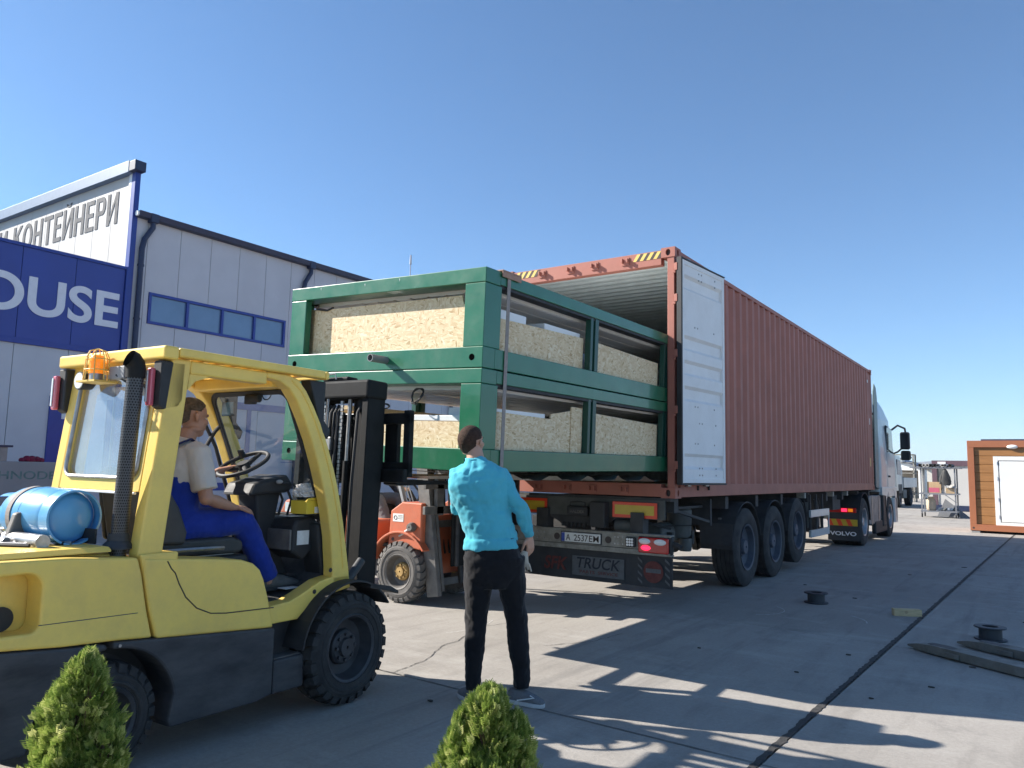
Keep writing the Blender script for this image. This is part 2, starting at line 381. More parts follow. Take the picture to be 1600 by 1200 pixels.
# ------------------------------------------------------------------ ground
m_slab = concrete_mat('yard_concrete', (0.325, 0.300, 0.268), (0.405, 0.378, 0.340))
m_yardfar = concrete_mat('far_yard_concrete', (0.34, 0.315, 0.28), (0.405, 0.378, 0.340), per_object=False)
gb = MB(); gb.box(-3400, 3400, -500, 4400, -0.25, -0.035); ground = gb.build('ground', m_yardfar, kind='structure')
yard = bpy.data.objects.new('concrete_yard', None); C.objects.link(yard); yard['kind'] = 'structure'
YJ = [-15.2, -11.45, -7.7, -3.95, -0.2, 3.1, 6.43, 9.9, 13.4, 17.0, 21.0, 25.0, 29.0, 33.5, 38.0, 43.0, 48.0, 54.0, 60.0]
def xj(k, y): return 2.14 + 0.021 * (y + 4) + 6.0 * k
def yj(j, x):
    sl = {3: -0.04, 4: -0.09, 6: -0.012}.get(j, -0.03)
    return YJ[j] + sl * (x - 1.0)
for k in range(-4, 3):
    for j in range(len(YJ) - 1):
        g0 = 0.018 if k == 0 else 0.006; g1 = 0.018 if k == -1 else 0.006; gy = 0.006
        a = [(xj(k, YJ[j]) + g0, j, gy), (xj(k+1, YJ[j]) - g1, j, gy), (xj(k+1, YJ[j+1]) - g1, j+1, -gy), (xj(k, YJ[j+1]) + g0, j+1, -gy)]
        poly = [(x, yj(jj, x) + q) for x, jj, q in a]
        mb = MB().prism(poly, 'z', -0.034, 0.0)
        mb.build('concrete_slab', m_slab, yard, 0.006, seg=1)
rj = random.Random(3)
def wob_strip(pts, wid, z, step=0.08, jit=0.35, th=0.0):
    mb = MB(); L_ = []; R_ = []
    for (a, b) in zip(pts[:-1], pts[1:]):
        a = Vector((a[0], a[1], 0)); b = Vector((b[0], b[1], 0)); n = max(2, int((b-a).length/step)); d = (b-a).normalized(); nn = Vector((-d.y, d.x, 0))
        for i in range(n + 1):
            p = a.lerp(b, i/n); w1 = wid*(0.5 + rj.uniform(-jit, jit)); w2 = wid*(0.5 + rj.uniform(-jit, jit))
            L_.append(p + nn*w1); R_.append(p - nn*w2)
    n = len(L_)
    vs = [(v.x, v.y, z) for v in L_] + [(v.x, v.y, z) for v in R_]
    mb.add(vs, [(i, n+i, n+i+1, i+1) for i in range(n-1)])
    return mb
wob_strip([(xj(0, -14), -14), (xj(0, 58), 58)], 0.042, 0.0035, 0.04, 0.22).build('joint_filler', m_tar, yard)
m_jdark = M('joint_dirt', (0.10, 0.095, 0.088), 0.9, var=0.3, scale=20)
for j in range(1, 12):
    wob_strip([(xj(-2, 0), yj(j, xj(-2, 0))), (xj(2, 0), yj(j, xj(2, 0)))], 0.011, 0.0025 if j == 3 else -0.028, 0.1, 0.45).build('joint_filler', m_jdark, yard)
def crack(pts, wd=0.007):
    out = [pts[0]]
    for a, b in zip(pts[:-1], pts[1:]):
        n = max(2, int(sqrt((b[0]-a[0])**2 + (b[1]-a[1])**2)/0.06))
        for i in range(1, n+1):
            t = i/n; out.append((a[0]+(b[0]-a[0])*t + rj.uniform(-.012, .012), a[1]+(b[1]-a[1])*t + rj.uniform(-.012, .012)))
    wob_strip(out, wd, 0.0035, 0.05, 0.45).build('ground_crack', m_jdark, yard)
crack([(-0.57, -3.89), (-0.66, -3.4), (-0.86, -3.0), (-0.89, -2.73), (-1.1, -2.2), (-1.0, -1.7)])
crack([(-0.2, -2.4), (0.05, -2.0), (0.1, -1.5)]); crack([(2.3, 5.0), (3.5, 4.4), (4.6, 4.3)])
# chalk arcs on the concrete
m_chalk = M('chalk', (0.62, 0.60, 0.58), 0.95, var=0.25, scale=60)
for cx, cy, r, a0, a1 in [(0.55, 0.75, 0.42, -1.0, 0.9), (1.35, 0.62, 0.5, 0.1, 1.0), (-2.0, -2.2, 0.9, -0.4, 0.5)]:
    pts = [(cx + r*cos(a0 + (a1-a0)*i/14), cy + r*sin(a0 + (a1-a0)*i/14)) for i in range(15)]
    wob_strip(pts, 0.006, 0.003, 0.08, 0.45).build('chalk_mark', m_chalk, yard)
# small litter bits
m_litter = M('litter', (0.05, 0.045, 0.04), 0.9, var=0.3)
for (x, y, s) in [(2.0, -1.0, .03), (0.1, -4.25, .028), (2.9, -0.8, .03), (1.4, 2.4, .035), (1.6, 5.6, .03), (0.9, -1.6, .02), (3.2, 1.9, .04), (2.4, -2.3, .02), (2.7, -1.7, .025), (0.6, 3.2, .03), (2.2, 7.5, .05), (1.8, -1.9, .02)]:
    MB().prism([(x+s*rj.uniform(.6,1)*cos(a), y+.6*s*rj.uniform(.5,1)*sin(a)) for a in (0, 1.1, 2.2, 3.3, 4.4, 5.4)], 'z', 0.002, 0.010).build('dirt_speck', m_litter, yard)

# hills far away
m_hill = M('far_hill', (0.13, 0.14, 0.15), 1.0, var=0.1, scale=0.004, spec=0.0)
def hill(x0, x1, y, h, seed, n=60):
    r = random.Random(seed); vs = []; fs = []
    ph = [r.uniform(0, 6) for _ in range(4)]
    for i in range(n+1):
        t = i/n; x = x0 + (x1-x0)*t
        z = h*(0.55*sin(pi*t)**0.7 + 0.22*sin(pi*t)*(sin(5*t+ph[0]) + 0.5*sin(11*t+ph[1]) + 0.25*sin(23*t+ph[2]) + .12*sin(51*t+ph[3])))
        z = max(z, 1)
        vs += [(x, y-700, -0.1), (x, y-350, z*0.45), (x, y, z), (x, y+500, z*.6), (x, y+800, -0.1)]
    for i in range(n):
        for k in range(4): fs.append((i*5+k, i*5+5+k, i*5+6+k, i*5+k+1))
    MB().add(vs, fs).build('distant_hill', m_hill, smooth=True, kind='structure', ang=80)
hill(-1000, 600, 2900, 118, 3); hill(-420, 900, 3500, 165, 5); hill(-1900, -500, 3200, 90, 9)

# ------------------------------------------------------------------ factory hall
X0 = -17.0
hall = thing('factory_hall', 'tall grey panelled factory hall with strip window, dark gutter and white gable sign', 'building', (X0, 2.68, 0))
# local: x<=0 into the building, y along the wall
MB().box(-22, -0.12, 0.12, 26, 0, 8.3).build('wall_core', m_cladding, hall)
def panel(name, mat, par, y0, y1, z0, z1, x=0.0, th=0.10):
    return box(name, mat, par, x-th, x, y0+0.006, y1-0.006, z0, z1, 0.006, seg=1)
y = 0.45
panel('cladding_panel', m_cladding, hall, 0.02, 0.45, 0.95, 8.3)
WY0, WY1, WZ0, WZ1 = 0.60, 5.32, 5.36, 6.25
ys_ = [0.45] + [0.45 + 1.0*i for i in range(1, 25)]
for i in range(24):
    a, b = ys_[i], ys_[i+1]
    if b <= 5.5 and a >= 0.4:
        panel('cladding_panel', m_cladding, hall, a, b, 0.95, WZ0); panel('cladding_panel', m_cladding, hall, a, b, WZ1, 8.3)
    elif 3.9 < a < 9.5: panel('cladding_panel', m_cladding, hall, a, b, 3.42, 8.3)
    else: panel('cladding_panel', m_cladding, hall, a, b, 0.95, 8.3)
box('plinth', m_blueframe, hall, -0.08, 0.03, 0, 3.6, 0.72, 0.95); box('plinth', m_cladding, hall, -0.1, 0.05, 0, 26, 0.0, 0.72)
# window strip
win = MB()
win.box(-0.06, 0.035, WY0, WY1, WZ0, WZ0+0.08).box(-0.06, 0.035, WY0, WY1, WZ1-0.08, WZ1)
for i in range(5):
    yy = WY0 + (WY1-WY0-0.08)*i/4; win.box(-0.06, 0.034, yy, yy+0.08, WZ0+0.08, WZ1-0.08)
wf = win.build('window', m_blueframe, hall, 0.004)
for i in range(4):
    yy = WY0 + (WY1-WY0-0.08)*i/4 + 0.08
    box('pane', m_winglass, wf, -0.05, -0.03, yy-0.01, yy + (WY1-WY0-0.08)/4 - 0.07, WZ0+0.07, WZ1-0.07, 0)
# sill panels beside window
panel('cladding_panel', m_cladding, hall, 5.32, 5.45, WZ0, WZ1); panel('cladding_panel', m_cladding, hall, 0.45, 0.60, WZ0, WZ1)
# big gate below, seen through the forklift
gate = box('gate', m_cladding, hall, -0.06, -0.02, 3.95, 9.9, 0.0, 3.2, 0)
m_gateframe = M('gate_frame_bluegrey', (0.13, 0.17, 0.34), 0.5)
box('gate_frame', m_gateframe, gate, -0.02, 0.03, 3.6, 9.9, 3.2, 3.42); box('gate_frame', m_gateframe, gate, -0.02, 0.03, 4.05, 4.2, 0, 3.2)
for zz in (0.8, 1.6, 2.45): box('gate_seam', m_gateframe, gate, -0.021, -0.016, 4.2, 9.9, zz, zz+0.02, 0)
# roof edge + gutter
MB().box(-22, 0.12, 0.3, 26.2, 8.3, 8.36).build('roof', m_gutter, hall)
MB().prism([(0.03, 8.25), (0.20, 8.27), (0.24, 8.42), (0.22, 8.43), (0.03, 8.40)], 'y', 0.05, 26.3).build('gutter', m_gutter, hall, 0.006)
MB().cyl((0.13, 0.0, 8.34), (0.13, 0.06, 8.34), 0.075, n=12).build('gutter_end', m_white, hall)
def downpipe(par, y, z0, top=8.3):
    dp = MB().tube([(0.13, y, top), (0.13, y, top-0.25), (0.10, y-0.20, top-0.62), (0.10, y-0.25, top-0.9), (0.10, y-0.25, z0)], 0.075, 12).build('downpipe', m_gutter, par, smooth=True)
    MB().box(0.03, 0.24, y-0.12, y+0.12, top-0.12, top+0.14).build('rain_head', m_gutter, dp, 0.02)
    for zz in (top-1.4, top-2.9, top-4.4, top-5.9):
        MB().cyl((0.10, y-0.25, zz), (0.10, y-0.25, zz+0.05), 0.09, n=12).build('pipe_clip', m_gutter, dp)
downpipe(hall, 0.50, 0.75); downpipe(hall, 6.18, 0.75); downpipe(hall, 14.2, 0.75)
# gable facing the camera, standing above the lower block
for i in range(22):
    x1 = -0.17 - 1.0*i; box('facade_panel', m_cladwhite, hall, x1-0.994, x1, -0.02, 0.10, 6.55, 9.5, 0.006, seg=1)
box('corner_trim', m_white, hall, -0.30, -0.16, -0.05, 0.0, 6.6, 9.5, 0.004)
box('corner_trim', m_blueframe, hall, -0.155, 0.03, -0.05, 0.10, 0.72, 9.52, 0.006)
m_parapet = M('parapet_cap', (0.13, 0.20, 0.30), 0.45, var=0.1)
box('parapet_cap', m_parapet, hall, -22.3, -0.1, -0.20, 0.14, 9.5, 9.83, 0.008)
box('parapet_cap', m_gutter, hall, -0.1, 0.22, -0.19, 0.13, 9.52, 9.80, 0.01)
def fit(o, w_, h_, caph=None):
    vs = [v.co for v in o.data.vertices]; x0 = min(v.x for v in vs); x1 = max(v.x for v in vs); y0 = 0; y1 = caph if caph else max(v.y for v in vs)
    o.data.transform(Matrix.Translation((-x0, -min(0, 0), 0))); o.data.transform(Matrix.Diagonal((w_/(x1-x0), h_/(y1-y0), 1, 1)))
def glyph(ch, x, z, w_, h_, st_):
    mb = MB(); y0, y1 = -0.034, -0.021
    R_ = lambda a, b, c, e: mb.prism([(x+a, z+c), (x+b, z+c), (x+b, z+e), (x+a, z+e)], 'y', y0, y1)
    G_ = lambda pts: mb.prism([(x+a, z+b) for a, b in pts], 'y', y0+.001, y1)
    if ch in 'ИНКЕРЙ': R_(0, st_, 0, h_)
    if ch in 'ИНЙ': R_(w_-st_, w_, 0, h_)
    if ch in 'ИЙ': G_([(st_*.9, .0), (st_*.9, st_*1.35), (w_-st_*.9, h_), (w_-st_*.9, h_-st_*1.35)])
    if ch == 'Й':
        G_([(w_*.22, h_*1.19), (w_*.30, h_*1.08), (w_*.5, h_*1.05), (w_*.70, h_*1.08), (w_*.78, h_*1.19), (w_*.66, h_*1.19), (w_*.60, h_*1.125), (w_*.40, h_*1.125), (w_*.34, h_*1.19)])
    if ch == 'Н': R_(st_, w_-st_, h_*.44, h_*.44+st_*.8)
    if ch == 'Т': R_(0, w_, h_-st_*.85, h_); R_(w_/2-st_/2, w_/2+st_/2, 0, h_-st_*.85)
    if ch == 'Е': R_(st_, w_, 0, st_*.85); R_(st_, w_, h_-st_*.85, h_); R_(st_, w_*.9, h_*.45, h_*.45+st_*.8)
    if ch == 'К': G_([(st_, h_*.40), (st_, h_*.62), (w_-st_*.95, h_), (w_+st_*.2, h_)]); G_([(st_*1.6, h_*.50), (st_*2.2, h_*.66), (w_+st_*.25, 0), (w_-st_*.95, 0)])
    if ch == 'О':
        n = 28; o = len(mb.v)
        for k in range(n):
            t = 2*pi*k/n
            for (ra, rb) in ((w_/2, h_/2), (w_/2-st_, h_/2-st_*.85)):
                for yy in (y0, y1): mb.v.append((x+w_/2+ra*cos(t), yy, z+h_/2+rb*sin(t)))
        for k in range(n):
            j = (k+1) % n; A = lambda q_, i: o+4*q_+i
            mb.f += [(A(k,0), A(k,2), A(j,2), A(j,0)), (A(k,0), A(j,0), A(j,1), A(k,1)), (A(k,2), A(k,3), A(j,3), A(j,2))]
    if ch == 'Р':
        zt, zb = h_, h_*.42; cx = w_-.5*(zt-zb)*.62; r1 = (zt-zb)/2; out = []; inn = []
        for k in range(13):
            t = -pi/2 + pi*k/12; out.append((cx + (w_-cx)*cos(t), (zt+zb)/2 + r1*sin(t))); inn.append((cx + (w_-cx-st_)*cos(t), (zt+zb)/2 + (r1-st_*.85)*sin(t)))
        G_([(st_*.9, zb)] + out + [(st_*.9, zt), (st_*.9, zt-st_*.85)] + inn[::-1] + [(st_*.9, zb+st_*.85)])
    return mb
xs_ = 0; word = [('И', .62), (' ', .30), ('К', .62), ('О', .70), ('Н', .60), ('Т', .60), ('Е', .50), ('Й', .64), ('Н', .60), ('Е', .50), ('Р', .56), ('И', .62)]
tot = sum(w_ for _, w_ in word) + .105*(len(word)-1); sc_ = 7.62/tot; xx_ = -8.45
for ch, w_ in word:
    if ch != ' ': glyph(ch, xx_, 8.20, w_*sc_, 0.93, 0.155).build('letter', m_signgrey, hall, fixn=True)
    xx_ += (w_ + .105)*sc_
# lower block with the blue sign band
block = thing('sign_block', 'low grey building block with wide blue band and large white letters above a blue door', 'building', (X0, -14, 0))
LB = 16.56
MB().box(-20, -0.12, 0, LB+0.1, 0, 6.7).build('wall_core', m_cladding, block)
for i in range(13):
    a = LB - 1.28*(i+1); b = LB - 1.28*i
    panel('cladding_panel', m_cladding, block, a, b, 0.95, 4.32)
    panel('blue_panel', m_blue, block, a, b, 4.46, 6.72, 0.03, 0.13)
box('band_trim', m_blueframe, block, -0.02, 0.06, 0, LB, 4.32, 4.46, 0.004)
box('roof_trim', m_blueframe, block, -0.2, 0.07, 0, LB+0.02, 6.72, 6.80, 0.004)
box('corner_trim', m_blueframe, block, -0.05, 0.09, LB+0.005, LB+0.115, 0.72, 6.8, 0.004)
MB().box(-20, -0.15, 0, LB, 6.7, 6.76).build('roof', m_gutter, block)
box('plinth', m_blueframe, block, -0.08, 0.03, 0, LB, 0.72, 0.95); box('plinth', m_cladding, block, -0.1, 0.05, 0, LB, 0.0, 0.72)
t_ = text('lettering', 'HOUSE', 1.0, m_letter, block, (0,0,0), (pi/2, 0, pi/2), 0.01, bold=0.022)
fit(t_, 4.42, 0.93, caph=0.72); t_.location = (0.045, 12.03, 5.10)
dr = box('door', m_blueframe, block, -0.02, 0.04, 14.92, 15.85, 0.0, 3.13, 0.01)
box('notice', m_paper, dr, 0.041, 0.045, 15.22, 15.55, 2.55, 2.82, 0)
box('handle', m_steel, dr, 0.04, 0.09, 15.70, 15.74, 1.4, 1.6, 0.005)
box('door_post', m_blueframe, block, -0.02, 0.05, 16.36, 16.50, 0, 3.13, 0.01); box('door_post', m_white, block, -0.02, 0.045, 15.86, 16.34, 0.95, 3.1, 0.01)

# lightning rod on the hall roof
an = thing('lightning_rod', 'thin pale rod standing on the hall roof behind the green load', 'antenna', (-16.6, 13.5, 8.36))
MB().cyl((0,0,0), (0,0,1.2), 0.018, n=8).build('rod', m_cladding, an); MB().cyl((0,0,1.05), (0,0,1.42), 0.045, 0.03, n=8).build('head', m_cladding, an)

# low concrete wall with faded print
lw = thing('low_concrete_wall', 'waist high grey concrete wall with faded green lettering behind the blue gas bottle', 'wall', (-13.0, -5.0, 0))
m_oldconc = M('old_concrete', (0.30, 0.30, 0.30), 0.85, var=0.15, scale=2, dirt=(0.18,0.19,0.19), dscale=2, damt=0.5, stretch=(1,1,0.3))
for i in range(3): box('wall_block', m_oldconc, lw, -0.3, 0, 1.6*i+0.01 - 0.1, 1.6*i+1.6 - 0.1, 0, 1.47, 0.015)
box('end_post', m_cladding, lw, -0.34, 0.03, 4.70, 4.95, 0, 1.44, 0.01)
m_fadegreen = M('faded_green_print', (0.13, 0.21, 0.20), 0.9, var=0.3, scale=9)
t_ = text('lettering', 'TECHNODEP', 1.0, m_fadegreen, lw, (0,0,0), (pi/2, 0, pi/2), 0.001, bold=0.01)
fit(t_, 1.75, 0.16, caph=0.72); t_.location = (0.004, 2.78, 1.13)
bx = thing('small_box', 'small grey box with dark lid standing on the low concrete wall', 'box', (-13.15, -1.75, 1.47))
box('carton', M('grey_carton', (0.30,0.27,0.25), 0.8), bx, -0.12, 0.12, -0.30, 0.22, 0, 0.27, 0.005); box('lid', m_gutter, bx, -0.15, 0.15, -0.32, 0.30, 0.27, 0.31, 0.005)
cl = MB()
for (yy, zz, r_) in [(-0.17, .03, .05), (-.08, .05, .07), (0.0, .045, .075), (.09, .05, .06), (.17, .03, .055)]: cl.ell((rj.uniform(-.02,.02), yy, zz), (0.08, r_*1.1, r_), nu=12, nv=8)
o = cl.build('crumpled_cloth', M('dark_red_cloth', (0.18, 0.012, 0.04), 0.9, var=0.3, scale=14), loc=(-13.12, -1.05, 1.47), smooth=True, ang=80)
tag(o, 'crumpled dark red cloth lying on the low concrete wall', 'cloth')

# ------------------------------------------------------------------ shipping container
DOORA = 5.0
ZB = 1.245; W_, L_, H_ = 2.438, 12.192, 2.896
cont = thing('shipping_container', 'long rust red high cube shipping container with open white lined doors on the trailer', 'shipping container', (0, 0, ZB))
def holeplate(mb, axis, a, u0, u1, v0, v1, cu, cv, ru, rv, depth, n=20, sgn=1):
    # plate in plane axis=a, rectangle u,v with elliptical hole and tunnel; order u,v: 'y' plane -> x,z ; 'x' plane -> y,z
    def P(u, v, d): return (u, a + d, v) if axis == 'y' else (a + d, u, v)
    out = []; inn = []
    for k in range(n):
        t = 2*pi*(k+0.5)/n; c, s_ = cos(t), sin(t); m_ = max(abs(c), abs(s_))
        out.append(((u0+u1)/2 + c/m_*(u1-u0)/2, (v0+v1)/2 + s_/m_*(v1-v0)/2)); inn.append((cu+c*ru, cv+s_*rv))
    o = len(mb.v)
    mb.v += [P(u, v, 0) for u, v in out] + [P(u, v, 0) for u, v in inn] + [P(u, v, depth) for u, v in inn]
    for k in range(n):
        j = (k+1) % n; mb.f.append((o+k, o+j, o+n+j, o+n+k)); mb.f.append((o+n+k, o+n+j, o+2*n+j, o+2*n+k))
    # corner fills
    for cu_, cv_ in ((u0,v0),(u1,v0),(u1,v1),(u0,v1)):
        kk = sorted(range(n), key=lambda k: (out[k][0]-cu_)**2 + (out[k][1]-cv_)**2)[:2]
        q = len(mb.v); mb.v.append(P(cu_, cv_, 0)); mb.f.append((q, o+kk[0], o+kk[1]))
def casting(x0, x1, y0, y1, z0, z1, fy, fx):
    mb = MB(); mb.box(x0, x1, y0, y1, z0, z1)
    h = len(mb.v)
    # remove visible faces and replace with holed plates
    mb2 = MB(); fs = {(-1): (0,1,5,4), 1: (2,3,7,6)}
    keep = [f for f in mb.f if not ((fy == -1 and f == (0,1,5,4)) or (fx == 1 and f == (1,2,6,5)))]
    mb2.v = mb.v; mb2.f = keep
    if fy == -1: holeplate(mb2, 'y', y0, x0, x1, z0, z1, (x0+x1)/2, (z0+z1)/2, 0.030, 0.040, 0.03)
    if fx == 1: holeplate(mb2, 'x', x1, y0, y1, z0, z1, (y0+y1)/2, (z0+z1)/2, 0.026, 0.040, -0.03)
    c = mb2.build('corner_casting', m_red, cont, fixn=False)
    d = MB()
    if fy == -1: d.box((x0+x1)/2-.04, (x0+x1)/2+.04, y0+0.031, y0+0.034, (z0+z1)/2-.05, (z0+z1)/2+.05)
    if fx == 1: d.box(x1-0.034, x1-0.031, (y0+y1)/2-.04, (y0+y1)/2+.04, (z0+z1)/2-.05, (z0+z1)/2+.05)
    if d.v: d.build('casting_recess', m_warnblk, c)
for zz in (-0.012, H_-0.106):
    casting(-0.162, 0.012, -0.008, 0.170, zz, zz+0.118, -1, 1); casting(-W_-0.012, -W_+0.150, -0.008, 0.170, zz, zz+0.118, -1, 0)
    casting(-0.162, 0.012, L_-0.178, L_, zz, zz+0.118, 0, 1); casting(-W_-.012, -W_+0.150, L_-0.178, L_, zz, zz+0.118, 0, 0)
for sx in (0, 1):
    x0 = -0.085 if sx == 0 else -W_; x1 = 0 if sx == 0 else -W_+0.085
    box('rear_corner_post', m_red, cont, x0, x1, 0.0, 0.11, 0.106, H_-0.106)
    box('front_corner_post', m_red, cont, x0, x1, L_-0.11, L_, 0.106, H_-0.106)
box('door_header', m_red, cont, -W_+0.150, -0.162, 0.0, 0.10, H_-0.185, H_-0.01)
box('door_sill', m_red, cont, -W_+0.150, -0.162, 0.0, 0.12, 0.0, 0.148)
wave_p = [(0, 0), (0.070, 0), (0.138, -0.036), (0.212, -0.036), (0.282, 0)]
def corrug(x, y0, y1, z0, z1, sgn, off, mat, name, th=0.004):
    prof = []; yy = y0
    while yy < y1 - 0.29:
        for a, d in wave_p[:-1]: prof.append((yy + a, d))
        yy += 0.282
    prof.append((y1, 0))
    n = len(prof); vs = []
    for (a, d) in prof: vs += [(x + sgn*(d+off), a, z0), (x + sgn*(d+off), a, z1)]
    fs = [(2*i, 2*i+2, 2*i+3, 2*i+1) if sgn > 0 else (2*i, 2*i+1, 2*i+3, 2*i+2) for i in range(n-1)]
    return MB().add(vs, fs).build(name, mat, cont)
for sgn, x in ((1, -0.004), (-1, -W_+0.004)):
    corrug(x, 0.09, L_-0.09, 0.148, H_-0.055, sgn, 0, m_red, 'side_wall'); corrug(x, 0.09, L_-0.09, 0.15, H_-0.05, sgn, -0.012, m_inner, 'side_lining')
    xa, xb = (-0.055, 0.002) if sgn > 0 else (-W_-0.002, -W_+0.055)
    box('top_side_rail', m_red, cont, xa, xb, 0.17, L_-0.178, H_-0.062, H_-0.004)
    br_ = box('bottom_side_rail', m_red, cont, xa, xb+0.004*(sgn > 0), 0.17, L_-0.178, 0.0, 0.15)
    if sgn > 0:
        for yy in (0.66, 1.02): box('door_holdback', m_blackplastic, br_, 0.006, 0.03, yy, yy+0.02, 0.075, 0.13, 0.003)
# roof and lining
prof = []; yy = 0.1
while yy < L_-0.3:
    prof += [(yy, 0), (yy+0.06, 0), (yy+0.10, -0.022), (yy+0.17, -0.022)]; yy += 0.209
for nm, mat, off, z in (('roof', m_red, 0, H_-0.02), ('roof_lining', m_inner, -0.01, H_-0.03)):
    vs = []; 
    for a, d in prof: vs += [(-W_+0.05, a, z+d), (-0.05, a, z+d)]
    MB().add(vs, [(2*i, 2*i+1, 2*i+3, 2*i+2) for i in range(len(prof)-1)]).build(nm, mat, cont)
box('front_wall', m_red, cont, -W_+0.08, -0.08, L_-0.06, L_-0.02, 0.1, H_-0.05); box('front_lining', m_inner, cont, -W_+0.08, -0.08, L_-0.075, L_-0.062, 0.1, H_-0.05)
box('floor', m_ply, cont, -W_+0.05, -0.05, 0.13, L_-0.08, 0.12, 0.152)
# cross members
for i in range(28): box('floor_cross_member', m_red, cont, -W_+0.06, -0.06, 0.35+0.42*i, 0.40+0.42*i, 0.02, 0.118, 0)
for xk in (-0.623, -1.044, -1.394, -1.815):
    for zz in (H_-0.105, 0.05):
        k = MB().box(xk-0.045, xk-0.025, -0.05, 0, zz, zz+0.05).box(xk+0.025, xk+0.045, -0.05, 0, zz-0.005, zz+0.045).box(xk-0.05, xk+0.05, -0.012, 0, zz-0.03, zz+0.065)
        k.build('cam_keeper', m_red, cont, 0.003)
for xs in (-0.528, -W_+0.175):
    for k in range(4):
        xx = xs + k*0.088
        for mt_, dx, q in ((m_warnyel, 0, 0.0030), (m_warnblk, 0.044, 0.0028)):
            x = xx + dx
            MB().prism([(x, H_-0.105), (x+0.044, H_-0.105), (x+0.10, H_-0.02), (x+0.056, H_-0.02)], 'y', -q, -0.0005).build('hazard_stripe', mt_, cont)
box('yellow_sticker', m_warnyel, cont, 0.003, 0.004, L_-0.42, L_-0.34, 0.55, 0.75, 0); box('white_sticker', m_paper, cont, 0.003, 0.004, L_-0.38, L_-0.33, 1.55, 1.7, 0); box('white_sticker', m_paper, cont, 0.003, 0.004, L_-0.55, L_-0.45, 2.55, 2.62, 0)
# doors folded back along the sides
def door(s):
    d = bpy.data.objects.new('container_door', None); C.objects.link(d); d.parent = cont
    Wd = 1.17; z0, z1 = 0.165, H_-0.14
    # local: x outward, y along the door away from the hinge
    d.location = (0.035 if s > 0 else -W_-0.035, 0.0, 0); d.rotation_euler = (0, 0, -radians(DOORA)*s)
    def fx(a, b): return (a, b) if s > 0 else (-b, -a)
    # ribbed inner skin: profile in (z, depth)
    bands = [0.35, 1.45-0.15, 1.85-0.15, 2.23-0.15, 2.38]
    prof = [(z0+0.05, 0)]
    for c in (0.42-0.01, 1.19, 1.49, 1.78, 2.50):
        prof += [(c-0.09, 0), (c-0.055, 0.032), (c+0.055, 0.032), (c+0.09, 0)]
    prof += [(z1-0.05, 0)]
    T = 0.05
    poly = [(T-0.004-dd, z) for z, dd in prof]
    vs = [];
    for xx, z in poly: vs += [((xx)*s, 0.07, z), ((xx)*s, Wd-0.06, z)]
    n = len(poly)
    MB().add(vs, [(2*i, 2*i+1, 2*i+3, 2*i+2) if s > 0 else (2*i, 2*i+2, 2*i+3, 2*i+1) for i in range(n-1)]).build('door_panel', m_doorwhite, d)
    fr = MB()
    for (y0, y1, a, b) in ((0.02, 0.075, z0, z1), (Wd-0.065, Wd-0.01, z0, z1), (0.075, Wd-0.065, z0, z0+0.055), (0.075, Wd-0.065, z1-0.055, z1)):
        x0, x1 = fx(0.0, T+0.004); fr.box(x0, x1, y0, y1, a, b)
    fr.build('door_frame', m_doorwhite, d, 0.004)
    x0, x1 = fx(-0.004, 0.012); box('door_skin', m_red, d, x0, x1, 0.03, Wd-0.03, z0+0.03, z1-0.03)
    g = MB(); x0, x1 = fx(0.0, T+0.012)
    g.box(x0, x1, -0.012, 0.018, z0-0.02, z1+0.02); g.box(x0, x1, 0.018, Wd, z0-0.022, z0-0.002); g.box(x0, x1, 0.018, Wd, z1+0.002, z1+0.018)
    g.build('door_gasket', m_blackplastic, d, 0.003)
    for yy in (0.32, 0.78):
        x = -0.035*s; rd = MB().cyl((x, yy, z0-0.02), (x, yy, z1+0.05), 0.016, n=10).build('lock_rod', m_steel, d, smooth=True)
        MB().box(x-0.02, x+0.03, yy-0.04, yy+0.04, z1+0.03, z1+0.07).build('cam', m_steel, rd, 0.008)
        MB().box(x-0.02, x+0.03, yy-0.04, yy+0.04, z0-0.045, z0-0.01).build('cam', m_steel, rd, 0.008)
    riv = [(y_, z_) for z_ in (z0+.09, z0+.17, 0.86, 2.58, 2.66) for y_ in (0.46, 0.53, 0.90)] + [(y_, z_) for z_ in (0.62, 1.05, 1.99) for y_ in (0.35, 0.42, 0.86)]
    rm = MB()
    for y_, z_ in riv: rm.cyl(((T-0.006)*s, y_, z_), ((T+0.002)*s, y_, z_), 0.010, n=8)
    rm.build('rivets', m_steel, d, kind='stuff')
    for zz in (0.32, 0.95, 1.60, 2.25, 2.62):
        x0, x1 = fx(-0.03, 0.01); box('hinge', m_red, d, x0, x1, -0.018, 0.015, zz, zz+0.09)
    return d
door(1); door(-1)
for zz in (0.32, 0.95, 1.60, 2.25, 2.62): box('hinge_lug', m_red, cont, -0.012, 0.02, -0.012, 0.02, zz-0.03, zz-0.002, 0.004)

